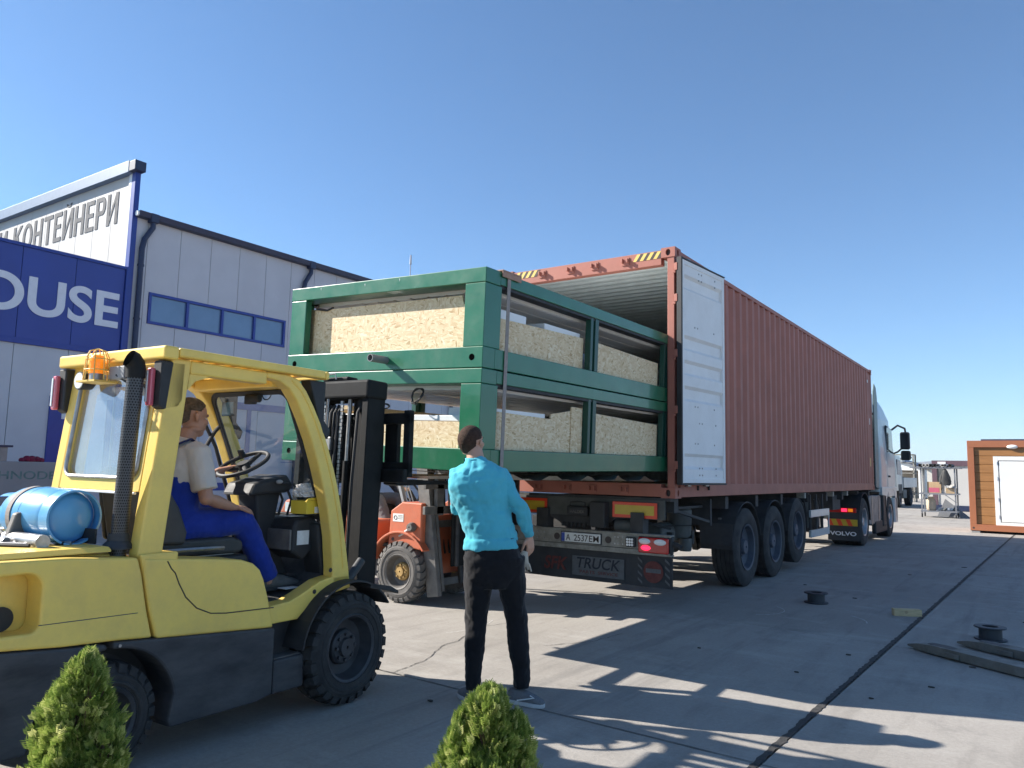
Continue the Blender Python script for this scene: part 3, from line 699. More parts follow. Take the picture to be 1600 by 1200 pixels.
# ------------------------------------------------------------------ green flat pack modules
MW, ML = 2.235, 5.9
base_rot = (Matrix.Rotation(0.016, 3, 'Z') @ Matrix.Rotation(0.012, 3, 'X') @ Matrix.Rotation(0.032, 3, 'Y'))
def module(label, off, h, low):
    o_ = Vector((-0.071, -3.588, 1.488)) + base_rot @ Vector((0, 0, off))
    t = thing('flat_pack_module', label, 'container module', o_, rot=base_rot.to_euler(), group='green flat packed cabin modules')
    bz, tz = 0.165, h - 0.12
    if low: bz, tz = 0.175, h - 0.118
    gr = m_green
    g = 0.002
    # bottom frame
    fb = MB(); 
    fb.box(-MW, 0, 0, 0.16, 0, bz); box('end_beam', gr, t, -MW, 0, ML-0.16, ML, 0, bz, 0.006)
    # black discs at both ends of the front beam, hole shade painted in
    b_ = fb.build('end_beam', gr, t, 0.006)
    for hx in (-0.105, -MW+0.095):
        MB().cyl((hx, -0.0015, bz*0.50), (hx, 0.02, bz*0.50), 0.026, n=20).build('lifting_hole', m_hole, b_)
    box('side_beam', gr, t, -0.14, -0.002, 0.162, ML-0.162, 0.004, bz-0.002, 0.005); box('side_beam', gr, t, -MW+0.002, -MW+0.14, 0.162, ML-0.162, 0.004, bz-0.002, 0.005)
    box('end_beam', gr, t, -MW, 0, 0, 0.20, tz, h-g, 0.006); box('end_beam', gr, t, -MW, 0, ML-0.2, ML, tz, h-g, 0.006)
    for xa, xb in ((-0.13, -0.002), (-MW+0.002, -MW+0.13)):
        box('side_beam', gr, t, xa, xb, 0.202, ML-0.202, tz+0.012, h-g-0.002, 0.005)
        box('seal_strip', m_blackplastic, t, xa+0.012*(xa > -1), xb-0.012, 0.21, ML-0.21, tz-0.012, tz+0.012, 0)
    for xa, xb in ((-0.20, -0.003), (-MW+0.003, -MW+0.20)):
        for ya, yb in ((0.003, 0.225), (ML-0.225, ML-0.003)):
            # angle shaped corner post
            sx = 1 if xa > -1 else -1; px = 0.0 if sx > 0 else -MW
            e = 0.003
            if sx > 0: pol = [(-0.20, ya), (-e, ya), (-e, yb), (-0.06, yb), (-0.06, ya+0.07), (-0.20, ya+0.07)] if ya < 1 else [(-0.20, yb), (-e, yb), (-e, ya), (-0.06, ya), (-0.06, yb-0.07), (-0.20, yb-0.07)]
            else: pol = [(-MW+0.20, ya), (-MW+e, ya), (-MW+e, yb), (-MW+0.06, yb), (-MW+0.06, ya+0.07), (-MW+0.20, ya+0.07)] if ya < 1 else [(-MW+0.20, yb), (-MW+e, yb), (-MW+e, ya), (-MW+0.06, ya), (-MW+0.06, yb-0.07), (-MW+0.20, yb-0.07)]
            MB().prism(pol, 'z', bz, tz-0.002).build('corner_post', gr, t, 0.005, fixn=True)
    for xa, xb in ((-0.07, -0.010), (-MW+0.010, -MW+0.07)):
        for ya in (1.745, 3.545):
            yb = ya + 0.155
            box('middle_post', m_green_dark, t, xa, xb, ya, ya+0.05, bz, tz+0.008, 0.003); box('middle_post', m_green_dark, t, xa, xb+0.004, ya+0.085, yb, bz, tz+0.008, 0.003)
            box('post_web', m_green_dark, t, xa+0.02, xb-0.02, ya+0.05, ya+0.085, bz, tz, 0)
    # floor slab and roof sandwich with ribbed underside
    box('floor_deck', m_ply, t, -MW+0.142, -0.142, 0.162, ML-0.162, bz-0.05, bz-0.008, 0)
    m_under = m_under_panel
    ribs = []; x = -MW+0.15; nr = 10; rw = (MW-0.30)/nr
    top = h-0.03; und = tz - 0.03
    pr = []
    for i in range(nr):
        a = x + i*rw; pr += [(a, und), (a+rw*0.82, und), (a+rw*0.86, und+0.006), (a+rw*0.96, und+0.006)]
    pr += [(x+nr*rw, und), (x+nr*rw, top), (x, top)]
    MB().prism(pr, 'y', 0.205, ML-0.205).build('roof_panel', m_under, t, fixn=True)
    # OSB packing
    if not low:
        MB().prism([(-2.02, bz+0.002), (-0.215, bz+0.002), (-0.215, 0.50), (-0.255, 0.51), (-0.29, 0.54), (-0.305, 0.60), (-2.02, 0.585)], 'y', 0.10, 0.115).build('osb_panel', m_osb, t, fixn=True)
        box('osb_panel', m_osb, t, -2.17, -2.155, 0.23, 1.74, bz, 0.48, 0); box('osb_panel', m_osb, t, -2.17, -2.155, 1.92, 3.54, bz, 0.48, 0)
        MB().prism([(0.03, bz), (1.735, bz), (1.735, 0.475), (0.03, 0.43)], 'x', -0.100, -0.085).build('osb_panel', m_osb, t, fixn=True)
        MB().prism([(1.91, bz), (3.53, bz), (3.53, 0.44), (1.91, 0.475)], 'x', -0.100, -0.085).build('osb_panel', m_osb, t, fixn=True)
        MB().prism([(3.71, bz), (5.6, bz), (5.6, 0.44), (3.71, 0.455)], 'x', -0.100, -0.085).build('osb_panel', m_osb, t, fixn=True)
        box('white_panel', m_white, t, -0.45, -0.105, 0.25, 0.75, 0.30, 0.52, 0.003); box('white_panel', m_white, t, -0.5, -0.105, 1.05, 1.70, 0.40, 0.515, 0.003)
        box('packed_panel', m_packed, t, -2.0, -0.35, 0.5, 5.2, bz, 0.40, 0.004)
        box('wooden_batten', m_wood, t, -2.16, -2.03, 0.12, 0.17, bz, 0.60, 0.003)
        MB().tube([(-2.0, 0.1, 0.60), (-1.93, 0.08, 0.585), (-1.85, 0.09, 0.575), (-1.78, 0.10, 0.60)], 0.008, 6).build('cable', m_blackplastic, t, smooth=True)
        pp = MB().lathe([(-0.19, 0.032), (0.0, 0.032), (0.0, 0.026), (-0.19, 0.026)], (-1.0, 0.0, 0.082), 'y', 20)
        pp.build('drain_pipe', M('grey_pipe', (0.20, 0.21, 0.22), 0.5), t, smooth=True)
        box('pipe_bore', m_warnblk, t, -1.02, -0.98, -0.06, -0.055, 0.062, 0.102, 0)
        for xx, zz in ((-1.85, h-.02), (-1.3, h-.03), (-0.9, h-.02)): MB().prism([(xx, zz), (xx+0.006, zz), (xx+0.004, zz-0.025)], 'y', -0.001, 0.0).build('paint_chip', m_white, t)
    else:
        box('osb_panel', m_osb, t, -2.02, -0.215, 0.115, 0.130, bz, 0.385, 0)
        box('white_panel', m_white, t, -2.02, -0.215, 0.118, 0.40, 0.388, 0.435, 0.004)
        box('osb_panel', m_osb, t, -2.17, -2.155, 0.14, 3.54, bz, 0.50, 0)
        MB().prism([(0.03, bz), (1.30, bz), (1.52, bz), (1.52, 0.56), (1.17, 0.51), (1.17, 0.465), (0.03, 0.485)], 'x', -0.090, -0.075).build('osb_panel', m_osb, t, fixn=True)
        MB().prism([(1.525, bz), (1.735, bz), (1.735, 0.60), (1.525, 0.60)], 'x', -0.082, -0.067).build('osb_panel', m_osb, t, fixn=True)
        MB().prism([(1.91, bz), (3.53, bz), (3.53, 0.53), (1.91, 0.57)], 'x', -0.090, -0.075).build('osb_panel', m_osb, t, fixn=True)
        MB().prism([(3.71, bz), (5.6, bz), (5.6, 0.50), (3.71, 0.53)], 'x', -0.090, -0.075).build('osb_panel', m_osb, t, fixn=True)
        box('white_panel', m_white, t, -0.5, -0.095, 0.24, 1.10, 0.44, 0.505, 0.003)
        box('packed_panel', m_packed, t, -2.0, -0.55, 0.5, 5.2, bz, 0.36, 0.004)
        box('back_batten', m_wood, t, -2.12, -2.0, 0.6, 3.0, 0.50, 0.54, 0.003)
        for (cx, cz, rx_, rz_, lean) in ((-0.72, 0.585, 0.055, 0.06, 0.3), (-1.12, 0.50, 0.085, 0.03, 0.0)):
            for q in range(3):
                pts = [(cx + rx_*(1+.05*q)*cos(a) + .01*q, 0.10 - 0.02*q + 0.02*sin(2*a+q), cz + rz_*(1-.05*q)*sin(a) + lean*0.1*cos(a)) for a in [2*pi*i/20 for i in range(20)]]
                MB().tube(pts, 0.005, 6, closed=True).build('cable', m_blackplastic, t, smooth=True)
    return t
m_under_panel = M('roof_underside_white', (0.82, 0.81, 0.78), 0.35, var=0.04, scale=2, coat=0.2)
m_packed = M('packed_white_panel', (0.80,0.80,0.78), 0.5)
module('lower green flat pack module resting on the forklift forks, with two black cable loops', 0.0, 0.797, True)
module('upper green flat pack module with a grey pipe stub, stacked on top of the other', 0.799, 0.788, False)
# strap round the stack
m_protect = M('strap_protector', (0.36, 0.22, 0.16), 0.8, var=0.2)
st = thing('load_strap', 'beige ratchet strap running down the right side of the green stack', 'strap', Vector((-0.071, -3.588, 1.488)), rot=base_rot.to_euler())
MB().box(0.004, 0.008, 0.285, 0.330, -0.03, 1.598).box(-MW-0.004, 0.008, 0.285, 0.330, 1.592, 1.598).box(-MW-0.006, 0.008, 0.285, 0.330, -0.034, -0.030).build('webbing', m_strap, st)
box('edge_protector', m_protect, st, -0.06, 0.018, 0.20, 0.47, 1.590, 1.603, 0.003); box('edge_protector', m_protect, st, 0.009, 0.018, 0.20, 0.47, 1.545, 1.590, 0.003)
# plastic sheet hanging under the load
sh = MB(); n = 26
vs = []; fs = []
for i in range(n+1):
    for k in range(4):
        yy = -3.0 + 2.9*i/n; vs.append((-0.15 - 0.5*k + 0.02*sin(i*1.3), yy, 1.475 - 0.05*abs(sin(i*0.55+0.4*k)) - 0.012*sin(i*2.1)))
for i in range(n):
    for k in range(3): fs.append((i*4+k, i*4+k+1, i*4+k+5, i*4+k+4))
o = sh.add(vs, fs).build('plastic_sheet', M('dusty_film', (0.20, 0.21, 0.19), 0.35, var=0.2), smooth=True, ang=80)
tag(o, 'sagging grey plastic film under the green stack at the container mouth', 'film')

# ------------------------------------------------------------------ wheels
_wc = {}
def truck_wheel(parent, loc, side=1, name='wheel', rimmat=None, R=0.53, Wd=0.36, dusty=True):
    key = ('tw', R, Wd, side)
    if key not in _wc:
        h = Wd/2
        prof = [(-h+.03, .30)]
        prof += [(-h, .36), (-h-.004, .44), (-h+.006, R-.05), (-h+.03, R-.012)]
        a = -h+.03
        ng = 5; st_ = (Wd-.06)/ng
        for i in range(ng):
            x0 = a + i*st_
            prof += [(x0+.006, R-.001), (x0+st_-.008, R-.001)]
            if i < ng-1: prof += [(x0+st_-.006, R-.014), (x0+st_+.004, R-.014)]
        prof += [(h-.03, R-.012), (h-.006, R-.05), (h+.004, .44), (h, .36), (h-.03, .30)]
        ty = MB().lathe(prof, (0,0,0), 'x', 56).mesh('tyre', True, 30)
        s = side
        rp = [(s*(h-.03), .305), (s*(h-.005), .315), (s*(h-.012), .29), (s*(h-.09), .275), (s*(h-.12), .20), (s*(h-.13), .15), (s*(h-.14), .15), (s*(h-.16), .28), (s*(h-.22), .29)]
        rim = MB().lathe(rp, (0,0,0), 'x', 40).mesh('rim', True, 35)
        hub = MB().lathe([(s*(h-.2), .11), (s*(h-.06), .105), (s*(h-.035), .09), (s*(h-.03), .02), (s*(h-.2), .02)], (0,0,0), 'x', 24)
        for k in range(10):
            t = 2*pi*k/10; hub.cyl((s*(h-.13), .135*cos(t), .135*sin(t)), (s*(h-.095), .135*cos(t), .135*sin(t)), .014, n=6)
        hub = hub.mesh('hub', True, 35)
        _wc[key] = (ty, rim, hub)
        ty.materials.append(m_rubber); 
    ty, rim, hub = _wc[key]
    mt_ = rimmat or m_rimblue
    w_ = bpy.data.objects.new(name, ty); C.objects.link(w_); w_.parent = parent; w_.location = loc
    if not rim.materials: rim.materials.append(m_rimblue)
    if not hub.materials: hub.materials.append(m_rimblue)
    for nm, me in (('rim', rim), ('hub', hub)):
        if rimmat: 
            me = me.copy(); me.materials.clear(); me.materials.append(rimmat)
        o = bpy.data.objects.new(nm, me); C.objects.link(o); o.parent = w_
    return w_
m_rimblue = M('dull_rim_paint', (0.05, 0.065, 0.095), 0.5, var=0.2, scale=8, dirt=(0.13,0.125,0.12), dscale=7, damt=0.5)
m_rimalu = M('polished_rim', (0.45, 0.46, 0.48), 0.35, 0.7, var=0.15, scale=10, dirt=(0.2,0.19,0.18), dscale=8, damt=0.5)
m_airtank = M('grey_air_tank', (0.075, 0.085, 0.085), 0.55, var=0.2, dirt=(0.16,0.15,0.13), dscale=6, damt=0.5)

# ------------------------------------------------------------------ trailer
tr = thing('container_trailer', 'black three axle skeletal trailer with worn grey bumper carrying the red container', 'trailer', (0, 0, 0))
for x in (-1.72, -0.82):
    MB().box(x-.07, x+.07, 0.1, 12.0, 0.92, 0.945).box(x-.012, x+.012, 0.1, 12.0, 0.945, 1.20).box(x-.07, x+.07, 0.1, 12.0, 1.20, 1.222).build('main_beam', m_chassis, tr)
for yy in (0.18, 1.9, 3.2, 4.5, 6.2, 7.6, 9.0, 10.6, 11.9):
    box('cross_beam', m_chassis, tr, -2.36, -0.08, yy, yy+0.12, 1.06, 1.225)
box('rear_cross_member', m_chassis, tr, -2.40, -0.04, -0.02, 0.10, 1.195, 1.232)
box('rear_plate', M('dull_grey_plate', (0.07,0.075,0.07), 0.6, var=0.2, dirt=(0.14,0.13,0.11), dscale=6, damt=0.4), tr, -2.34, -0.10, -0.035, -0.02, 0.985, 1.205)
MB().prism([(-1.75, 0.99), (-0.72, 0.99), (-0.78, 0.93), (-0.9, 0.90), (-1.35, 0.89), (-1.5, 0.91), (-1.62, 0.96)], 'y', -0.034, -0.015).build('rear_plate_lower', m_chassis, tr, fixn=True)
for xa, xb in ((-0.75, -0.185), (-2.25, -1.655)):
    r_ = box('reflector_board', m_reflred, tr, xa, xb, -0.062, -0.050, 0.995, 1.175, 0.004)
    box('reflector_field', m_reflyel, r_, xa+0.035, xb-0.035, -0.066, -0.0625, 1.030, 1.140, 0)
for x in (-1.70, -0.42): box('bumper_bracket', m_chassis, tr, x-.08, x+.08, -0.10, 0.05, 0.80, 1.06)
bxx = box('document_box', m_blackplastic, tr, -1.005, -0.80, -0.16, -0.04, 0.865, 1.165, 0.015)
cp = box('coupling_cover', m_blackplastic, tr, -1.35, -1.06, -0.10, -0.04, 0.98, 1.10, 0.02); 
t_ = text('embossed_word', 'HALDEX', 0.05, m_greyworn, cp, (0,0,0), (pi/2,0,0), 0.003, bold=0.001); fit(t_, 0.20, 0.035, 0.036); t_.location = (-1.30, -0.103, 1.02)
MB().tube([(-1.30, -0.09, 1.10), (-1.30, -0.09, 1.145), (-1.2, -0.09, 1.155), (-1.1, -0.09, 1.145), (-1.1, -0.09, 1.10)], 0.008, 8).build('handle', m_blackplastic, tr, smooth=True)
ra = random.Random(5)
gl = MB()
for i in range(9): x = -1.42 + .06*i; gl.cyl((x, -0.06, 0.90), (x, -0.06, 0.90-ra.uniform(.02, .06)), 0.018, n=8)
gl.build('hose_connectors', m_blackplastic, tr)
MB().cyl((-0.74, 0.02, 0.895), (-0.52, 0.02, 0.895), 0.07, n=24).build('air_reservoir', m_airtank, tr, 0.01, smooth=True)
# bumper
bb = MB(); bb.prism([(-0.16, 0.66), (-0.14, 0.66), (-0.14, 0.815), (-0.05, 0.815), (-0.05, 0.83), (-0.165, 0.83), (-0.165, 0.815), (-0.16, 0.815)], 'x', -2.47, 0.02)
bb.prism([(-0.17, 0.600), (-0.06, 0.600), (-0.06, 0.615), (-0.15, 0.615), (-0.15, 0.655), (-0.17, 0.655)], 'x', -2.47, 0.02)
bu = bb.build('bumper', m_bumper, tr, 0.003, fixn=True)
box('bumper_core', m_chassis, tr, -2.45, 0.0, -0.138, -0.06, 0.62, 0.81)
for x in (-1.442, -0.748, -2.05): MB().cyl((x, -0.1605, 0.735), (x, -0.163, 0.735), 0.040, n=24).build('bumper_hole', m_warnblk, bu)
for x in (-1.80, -1.72, -1.62, -0.62, -0.56, -0.66): 
    for z in (0.70, 0.775): MB().cyl((x, -0.161, z), (x, -0.168, z), 0.009, n=8).build('bolt', m_steel, bu)
# number plate
pl_ = box('number_plate', m_paper, tr, -1.370, -0.840, -0.180, -0.168, 0.680, 0.790, 0.006)
box('plate_band', M('plate_blue', (0.02,0.06,0.35), 0.4), pl_, -1.366, -1.322, -0.1815, -0.1800, 0.684, 0.786, 0)
for s_, x0, w__ in (('A', -1.305, 0.062), ('2537', -1.195, 0.19), ('EM', -0.990, 0.128)):
    t_ = text('plate_characters', s_, 0.1, m_warnblk, pl_, (0,0,0), (pi/2,0,0), 0.0008, bold=0.0004); fit(t_, w__, 0.075, 0.072); t_.location = (x0, -0.1815, 0.697)
box('plate_frame', m_blackplastic, tr, -1.380, -0.830, -0.176, -0.162, 0.672, 0.798, 0.004)
# lights
def lamp_cluster(x0, x1):
    h = box('lamp_cluster', m_redlens, tr, x0, x1, -0.205, -0.165, 0.625, 0.800, 0.03, seg=4)
    xm = (x0+x1)/2; s = 1 if xm > -1.2 else -1
    for (cx, cz, rx_, mt_) in ((-0.10, 0.755, 0.072, m_clearlens), (0.085, 0.752, 0.075, m_clearlens)):
        MB().ell((xm + s*cx, -0.204, cz), (rx_, 0.012, 0.034), nu=20, nv=10).build('lens', mt_, h, smooth=True, ang=80)
    MB().ell((xm - s*0.085, -0.205, 0.683), (0.060, 0.014, 0.030), nu=20, nv=10).build('lens', m_redlit, h, smooth=True, ang=80)
    box('lamp_housing', m_blackplastic, tr, x0-.015, x1+.03, -0.17, -0.10, 0.615, 0.81, 0.02)
lamp_cluster(-0.355, 0.01); lamp_cluster(-2.46, -2.10)
sq = box('work_light', m_blackplastic, tr, -0.515, -0.385, -0.20, -0.165, 0.675, 0.79, 0.02)
for a_ in (-1, 0, 1):
    for b_ in (-1, 0, 1): MB().cyl((-0.455+.03*a_, -0.201, .732+.03*b_), (-0.455+.03*a_, -0.206, .732+.03*b_), 0.014, n=10).build('led_lens', m_clearlens, sq)
for s, x in ((1, 0.01), (-1, -2.45)):
    MB().tube([(x, -0.12, 0.74), (x+s*0.07, -0.13, 0.73), (x+s*0.12, -0.13, 0.70)], [0.03, 0.028, 0.03], 10).build('marker_arm', m_blackplastic, tr, smooth=True)
# long rear mudflap
fl = MB(); nn = 30; vs = []
for i in range(nn+1):
    x = -2.44 + (2.46)*i/nn; wv = 0.012*sin(i*0.9)
    vs += [(x, -0.10, 0.60), (x, -0.108+wv*.4, 0.43), (x, -0.115+wv, 0.245), (x, -0.105+wv, 0.245), (x, -0.098+wv*.4, 0.43), (x, -0.092, 0.60)]
fs = []
for i in range(nn):
    for k in range(6): fs.append((i*6+k, i*6+(k+1)%6, i*6+6+(k+1)%6, i*6+6+k))
fs += [(5,4,3,2,1,0), tuple(nn*6+k for k in range(6))]
flap = fl.add(vs, fs).build('rear_mudflap', m_flap, tr, fixn=True)
m_pgrey = M('faded_print_grey', (0.115, 0.12, 0.125), 0.8, var=0.2, scale=20); m_pred = M('faded_print_red', (0.13, 0.035, 0.03), 0.8, var=0.3, scale=20); m_pdark = M('print_dark', (0.022, 0.024, 0.035), 0.8)
box('print_field', m_pgrey, flap, -1.245, -0.560, -0.1255, -0.1235, 0.295, 0.520, 0)
t_ = text('printed_word', 'SFK', 0.2, m_pred, flap, (0,0,0), (pi/2,0,0), 0.001, bold=0.006, shear=0.2); fit(t_, 0.33, 0.15, 0.144); t_.location = (-1.64, -0.1265, 0.345)
t_ = text('printed_word', 'TRUCK', 0.2, m_pdark, flap, (0,0,0), (pi/2,0,0), 0.001, bold=0.002, shear=0.2); fit(t_, 0.57, 0.125, 0.144); t_.location = (-1.18, -0.1270, 0.385)
t_ = text('printed_word', 'PARTS  SERVICE', 0.1, m_pred, flap, (0,0,0), (pi/2,0,0), 0.001, bold=0.001); fit(t_, 0.50, 0.035, 0.072); t_.location = (-1.14, -0.1270, 0.325)
MB().cyl((-0.200, -0.1265, 0.415), (-0.200, -0.1250, 0.415), 0.120, n=32).build('print_disc', m_pred, flap)
box('print_field', m_pgrey, flap, -0.29, -0.11, -0.1285, -0.1268, 0.405, 0.450, 0)
for s in (-1, 1):
    for k in range(4):
        z = 0.29 + 0.075*k; x = -0.200 + s*0.165
        MB().prism([(x-0.025, z+0.03), (x+0.03, z-0.015), (x+0.03, z+0.012), (x-0.025, z+0.057)], 'y', -0.1262, -0.1250).build('print_stripe', m_pgrey, flap)
# axles, wheels, fenders
for i, (yy, lift) in enumerate(((2.50, 0), (3.83, 0), (5.14, 0.10))):
    z = 0.53 + lift
    MB().cyl((-2.2, yy, z), (-0.2, yy, z), 0.065, n=16).build('axle', m_chassis, tr, smooth=True)
    for s, x in ((1, -0.15), (-1, -2.29)): truck_wheel(tr, (x, yy, z), s)
    for x in (-0.20, -2.24):
        Rf = 0.615; th = 0.012; prof = []
        a0, a1 = radians(-2 if i < 2 else 8), radians(182)
        if i == 0: a1 = radians(178)
        pts = [(yy - Rf*cos(a), z - lift + Rf*sin(a)) for a in [radians(0 if i == 0 else 12) + (radians(168)-radians(0 if i == 0 else 12))*k/22 for k in range(23)]]
        inner = [(yy - (Rf-th)*cos(a), z - lift + (Rf-th)*sin(a)) for a in [radians(0 if i == 0 else 12) + (radians(168)-radians(0 if i == 0 else 12))*k/22 for k in range(23)]]
        MB().prism(pts + inner[::-1], 'x', x-0.22, x+0.215).build('fender', m_chassis, tr, smooth=True, fixn=True)
        e = [(p[0], p[1]) for p in pts]
        MB().tube([(x+0.215, a, b) for a, b in pts], 0.008, 6).build('fender_rim', m_blackplastic, tr, smooth=True)
        for k in (5, 17): box('fender_clamp', m_steel, tr, x-0.02, x+0.02, pts[k][0]-.02, pts[k][0]+.02, pts[k][1]+.002, pts[k][1]+.025, 0.003)
    for x in (-0.72, -1.70):
        MB().lathe([(0.0, .10), (.05, .12), (.10, .11), (.15, .12), (.22, .09), (.22, 0.01), (0, 0.01)], (x, yy+.28, 0.70), 'z', 20).build('air_spring', m_rubber, tr, smooth=True)
        MB().prism([(yy-.45, .95), (yy-.30, .95), (yy-.05, z-.09), (yy+.35, z-.02), (yy+.35, z+.06), (yy, z+.05)], 'x', x-.04, x+.04).build('trailing_arm', m_chassis, tr, fixn=True)
mf = box('fender_mudflap', m_flap, tr, -0.43, 0.025, 1.872, 1.884, 0.58, 0.875, 0.01)
box('fender_mudflap', m_flap, tr, -2.46, -2.02, 1.872, 1.884, 0.58, 0.875, 0.01)
# underside equipment behind the bumper
MB().cyl((-0.52, 0.55, 0.78), (-0.52, 1.30, 0.78), 0.13, n=24).build('air_reservoir', m_airtank, tr, 0.02, smooth=True)
MB().lathe([(0, .02), (0, .12), (.04, .15), (.34, .155), (.38, .12), (.38, .02)], (-0.40, 1.1, 0.72), 'z', 24).build('spare_canister', m_airtank, tr, smooth=True)
MB().lathe([(0, .02), (0, .07), (.03, .08), (.16, .08), (.16, .02)], (-0.34, 1.15, 0.545), 'z', 20).build('canister_foot', m_airtank, tr, smooth=True)
for (p, q) in (((-0.2, 0.2, 1.12), (-0.1, 1.3, 0.92)), ((-0.9, 0.3, 1.0), (-0.3, 0.6, 0.85)), ((-0.25, 0.6, 1.1), (-0.25, 1.5, 1.1))): MB().bar(p, q, 0.05, 0.03).build('brace', m_chassis, tr)
MB().tube([(-1.6, 0.25, 0.92), (-1.0, 0.4, 0.84), (-0.5, 0.6, 0.87), (-0.2, 1.0, 0.88)], 0.008, 6).build('air_hose', m_blackplastic, tr, smooth=True)
box('tool_box', m_chassis, tr, -2.30, -1.72, 0.6, 1.2, 0.62, 0.92)
box('bracket_plate', m_chassis, tr, -0.55, -0.12, 1.45, 1.50, 0.86, 1.2)
hb = MB()
for i in range(16):
    x = -0.3 - ra.uniform(0, .9); yy = .3 + ra.uniform(0, 1.4); hb.box(x-.03, x+.03, yy-.03, yy+.03, .60+ra.uniform(0, .1), .80)
hb.build('valve_blocks', m_blackplastic, tr)
MB().box(-0.34, -0.30, 0.45, 0.49, 0.43, 0.70).build('chain_end', m_chassis, tr)
# side guard
for z0 in (0.455, 0.805): 
    MB().box(-0.01, 0.03, 5.97, 7.33, z0, z0+0.125).build('side_guard_rail', m_alu if False else m_truckwhite, tr, 0.004)
for yy in (6.1, 6.55, 7.0): box('side_guard_post', m_chassis, tr, -0.05, -0.012, yy, yy+.04, 0.45, 1.2)
box('side_guard_end', m_truckwhite, tr, 0.0, 0.028, 7.31, 7.345, 0.46, 0.93)
# landing gear, boxes and hoses
for x in (-0.45, -1.99):
    MB().box(x-.07, x+.07, 8.2, 8.34, 0.50, 1.15).build('landing_leg', m_chassis, tr); box('landing_foot', m_chassis, tr, x-.14, x+.14, 8.12, 8.42, 0.44, 0.50)
for yy, r_ in ((6.2, .13), (6.75, .12)): MB().cyl((-0.28, yy, 0.55), (-0.28, yy, 1.05), r_, n=20).build('air_reservoir', m_airtank, tr, 0.02, smooth=True)
for k in range(4): MB().tube([(-0.12, 6.1+.35*k, 1.1), (-0.10, 6.15+.35*k, 0.8), (-0.13, 6.3+.35*k, 0.55), (-0.3, 6.35+.35*k, 0.6)], 0.015, 6).build('air_hose', m_blackplastic, tr, smooth=True)
for yy in (5.75, 7.9, 9.2): box('twistlock_bracket', m_bumper, tr, -0.16, -0.02, yy, yy+0.10, 1.14, 1.235)
box('frame_box', m_chassis, tr, -0.6, -0.18, 8.6, 9.3, 0.85, 1.15)

# ------------------------------------------------------------------ tractor unit
tc_ = thing('tractor_unit', 'white road tractor at the front end of the red container, black mirrors out', 'truck', (0, 0, 0))
for x in (-1.65, -0.80): box('chassis_rail', m_chassis, tc_, x-.04, x+.04, 9.9, 15.2, 0.70, 0.95)
box('fifth_wheel', m_chassis, tc_, -1.7, -0.75, 10.4, 11.3, 0.98, 1.10, 0.03)
for s, x in ((1, -0.16), (-1, -2.28)):
    truck_wheel(tc_, (x, 10.84, 0.53), s, rimmat=m_rimalu); truck_wheel(tc_, (x-0.33*s, 10.84, 0.53), s)
    truck_wheel(tc_, (x-0.02*s, 14.45, 0.53), s, rimmat=m_rimalu)
for x0, x1 in ((-0.64, 0.03), (-2.47, -1.80)):
    a = [radians(0+180*k/24) for k in range(25)]
    po = [(10.84 - .64*cos(t), 0.55+.64*sin(t)) for t in a]; pi_ = [(10.84 - .625*cos(t), 0.55+.625*sin(t)) for t in a]
    MB().prism(po + pi_[::-1], 'x', x0, x1).build('fender', m_blackplastic, tc_, smooth=True, fixn=True)
    MB().box(x0, x1, 10.185, 10.20, 0.13, 0.80).build('mudflap', m_flap, tc_, 0.008)
    lp = box('lamp_board', m_redlens, tc_, x0+.03, x1-.06, 10.155, 10.186, 0.745, 0.855, 0.01)
    if x0 > -1: box('lamp', m_redlit, lp, -0.34, -0.22, 10.147, 10.154, 0.765, 0.835, 0.004); box('lamp', m_amber, lp, -0.20, -0.10, 10.149, 10.154, 0.765, 0.835, 0.004)
    cb = box('chevron_board', m_reflyel, tc_, x0+.02, x1-.045, 10.168, 10.183, 0.455, 0.60, 0.003)
    for k in range(3):
        xx = x0+.04+.2*k; MB().prism([(xx, .458), (xx+.09, .458), (xx+.17-.14, .597), (xx-.06, .597)], 'y', 10.164, 10.1675).build('chevron', m_reflred, cb, fixn=True)
t_ = text('mudflap_word', 'VOLVO', 0.1, m_letter, tc_, (0,0,0), (pi/2,0,0), 0.001, bold=0.003); fit(t_, 0.55, 0.085, 0.072); t_.location = (-0.595, 10.182, 0.245)
fill = MB().box(-1.75, -0.7, 10.0, 10.15, 0.6, 1.0).build('rear_cross_member', m_chassis, tc_)
tk = MB().prism([(11.60, 0.46), (11.60, 1.02), (11.68, 1.10), (13.1, 1.10), (13.18, 1.02), (13.18, 0.52), (13.08, 0.42), (11.70, 0.42)], 'x', -0.62, -0.02).build('fuel_tank', M('tank_grey', (0.22,0.23,0.23), 0.45, 0.3, var=0.15, dirt=(0.12,0.11,0.10), dscale=4, damt=0.5), tc_, 0.03, fixn=True)
for yy in (11.9, 12.8): box('tank_strap', m_steel, tk, -0.015, -0.008, yy, yy+.06, 0.42, 1.11, 0.002)
box('step_unit', m_blackplastic, tc_, -0.6, 0.03, 13.2, 13.7, 0.32, 1.12, 0.04)
box('tank_skirt', m_blackplastic, tc_, -0.10, 0.00, 12.3, 13.9, 0.18, 0.48, 0.03)
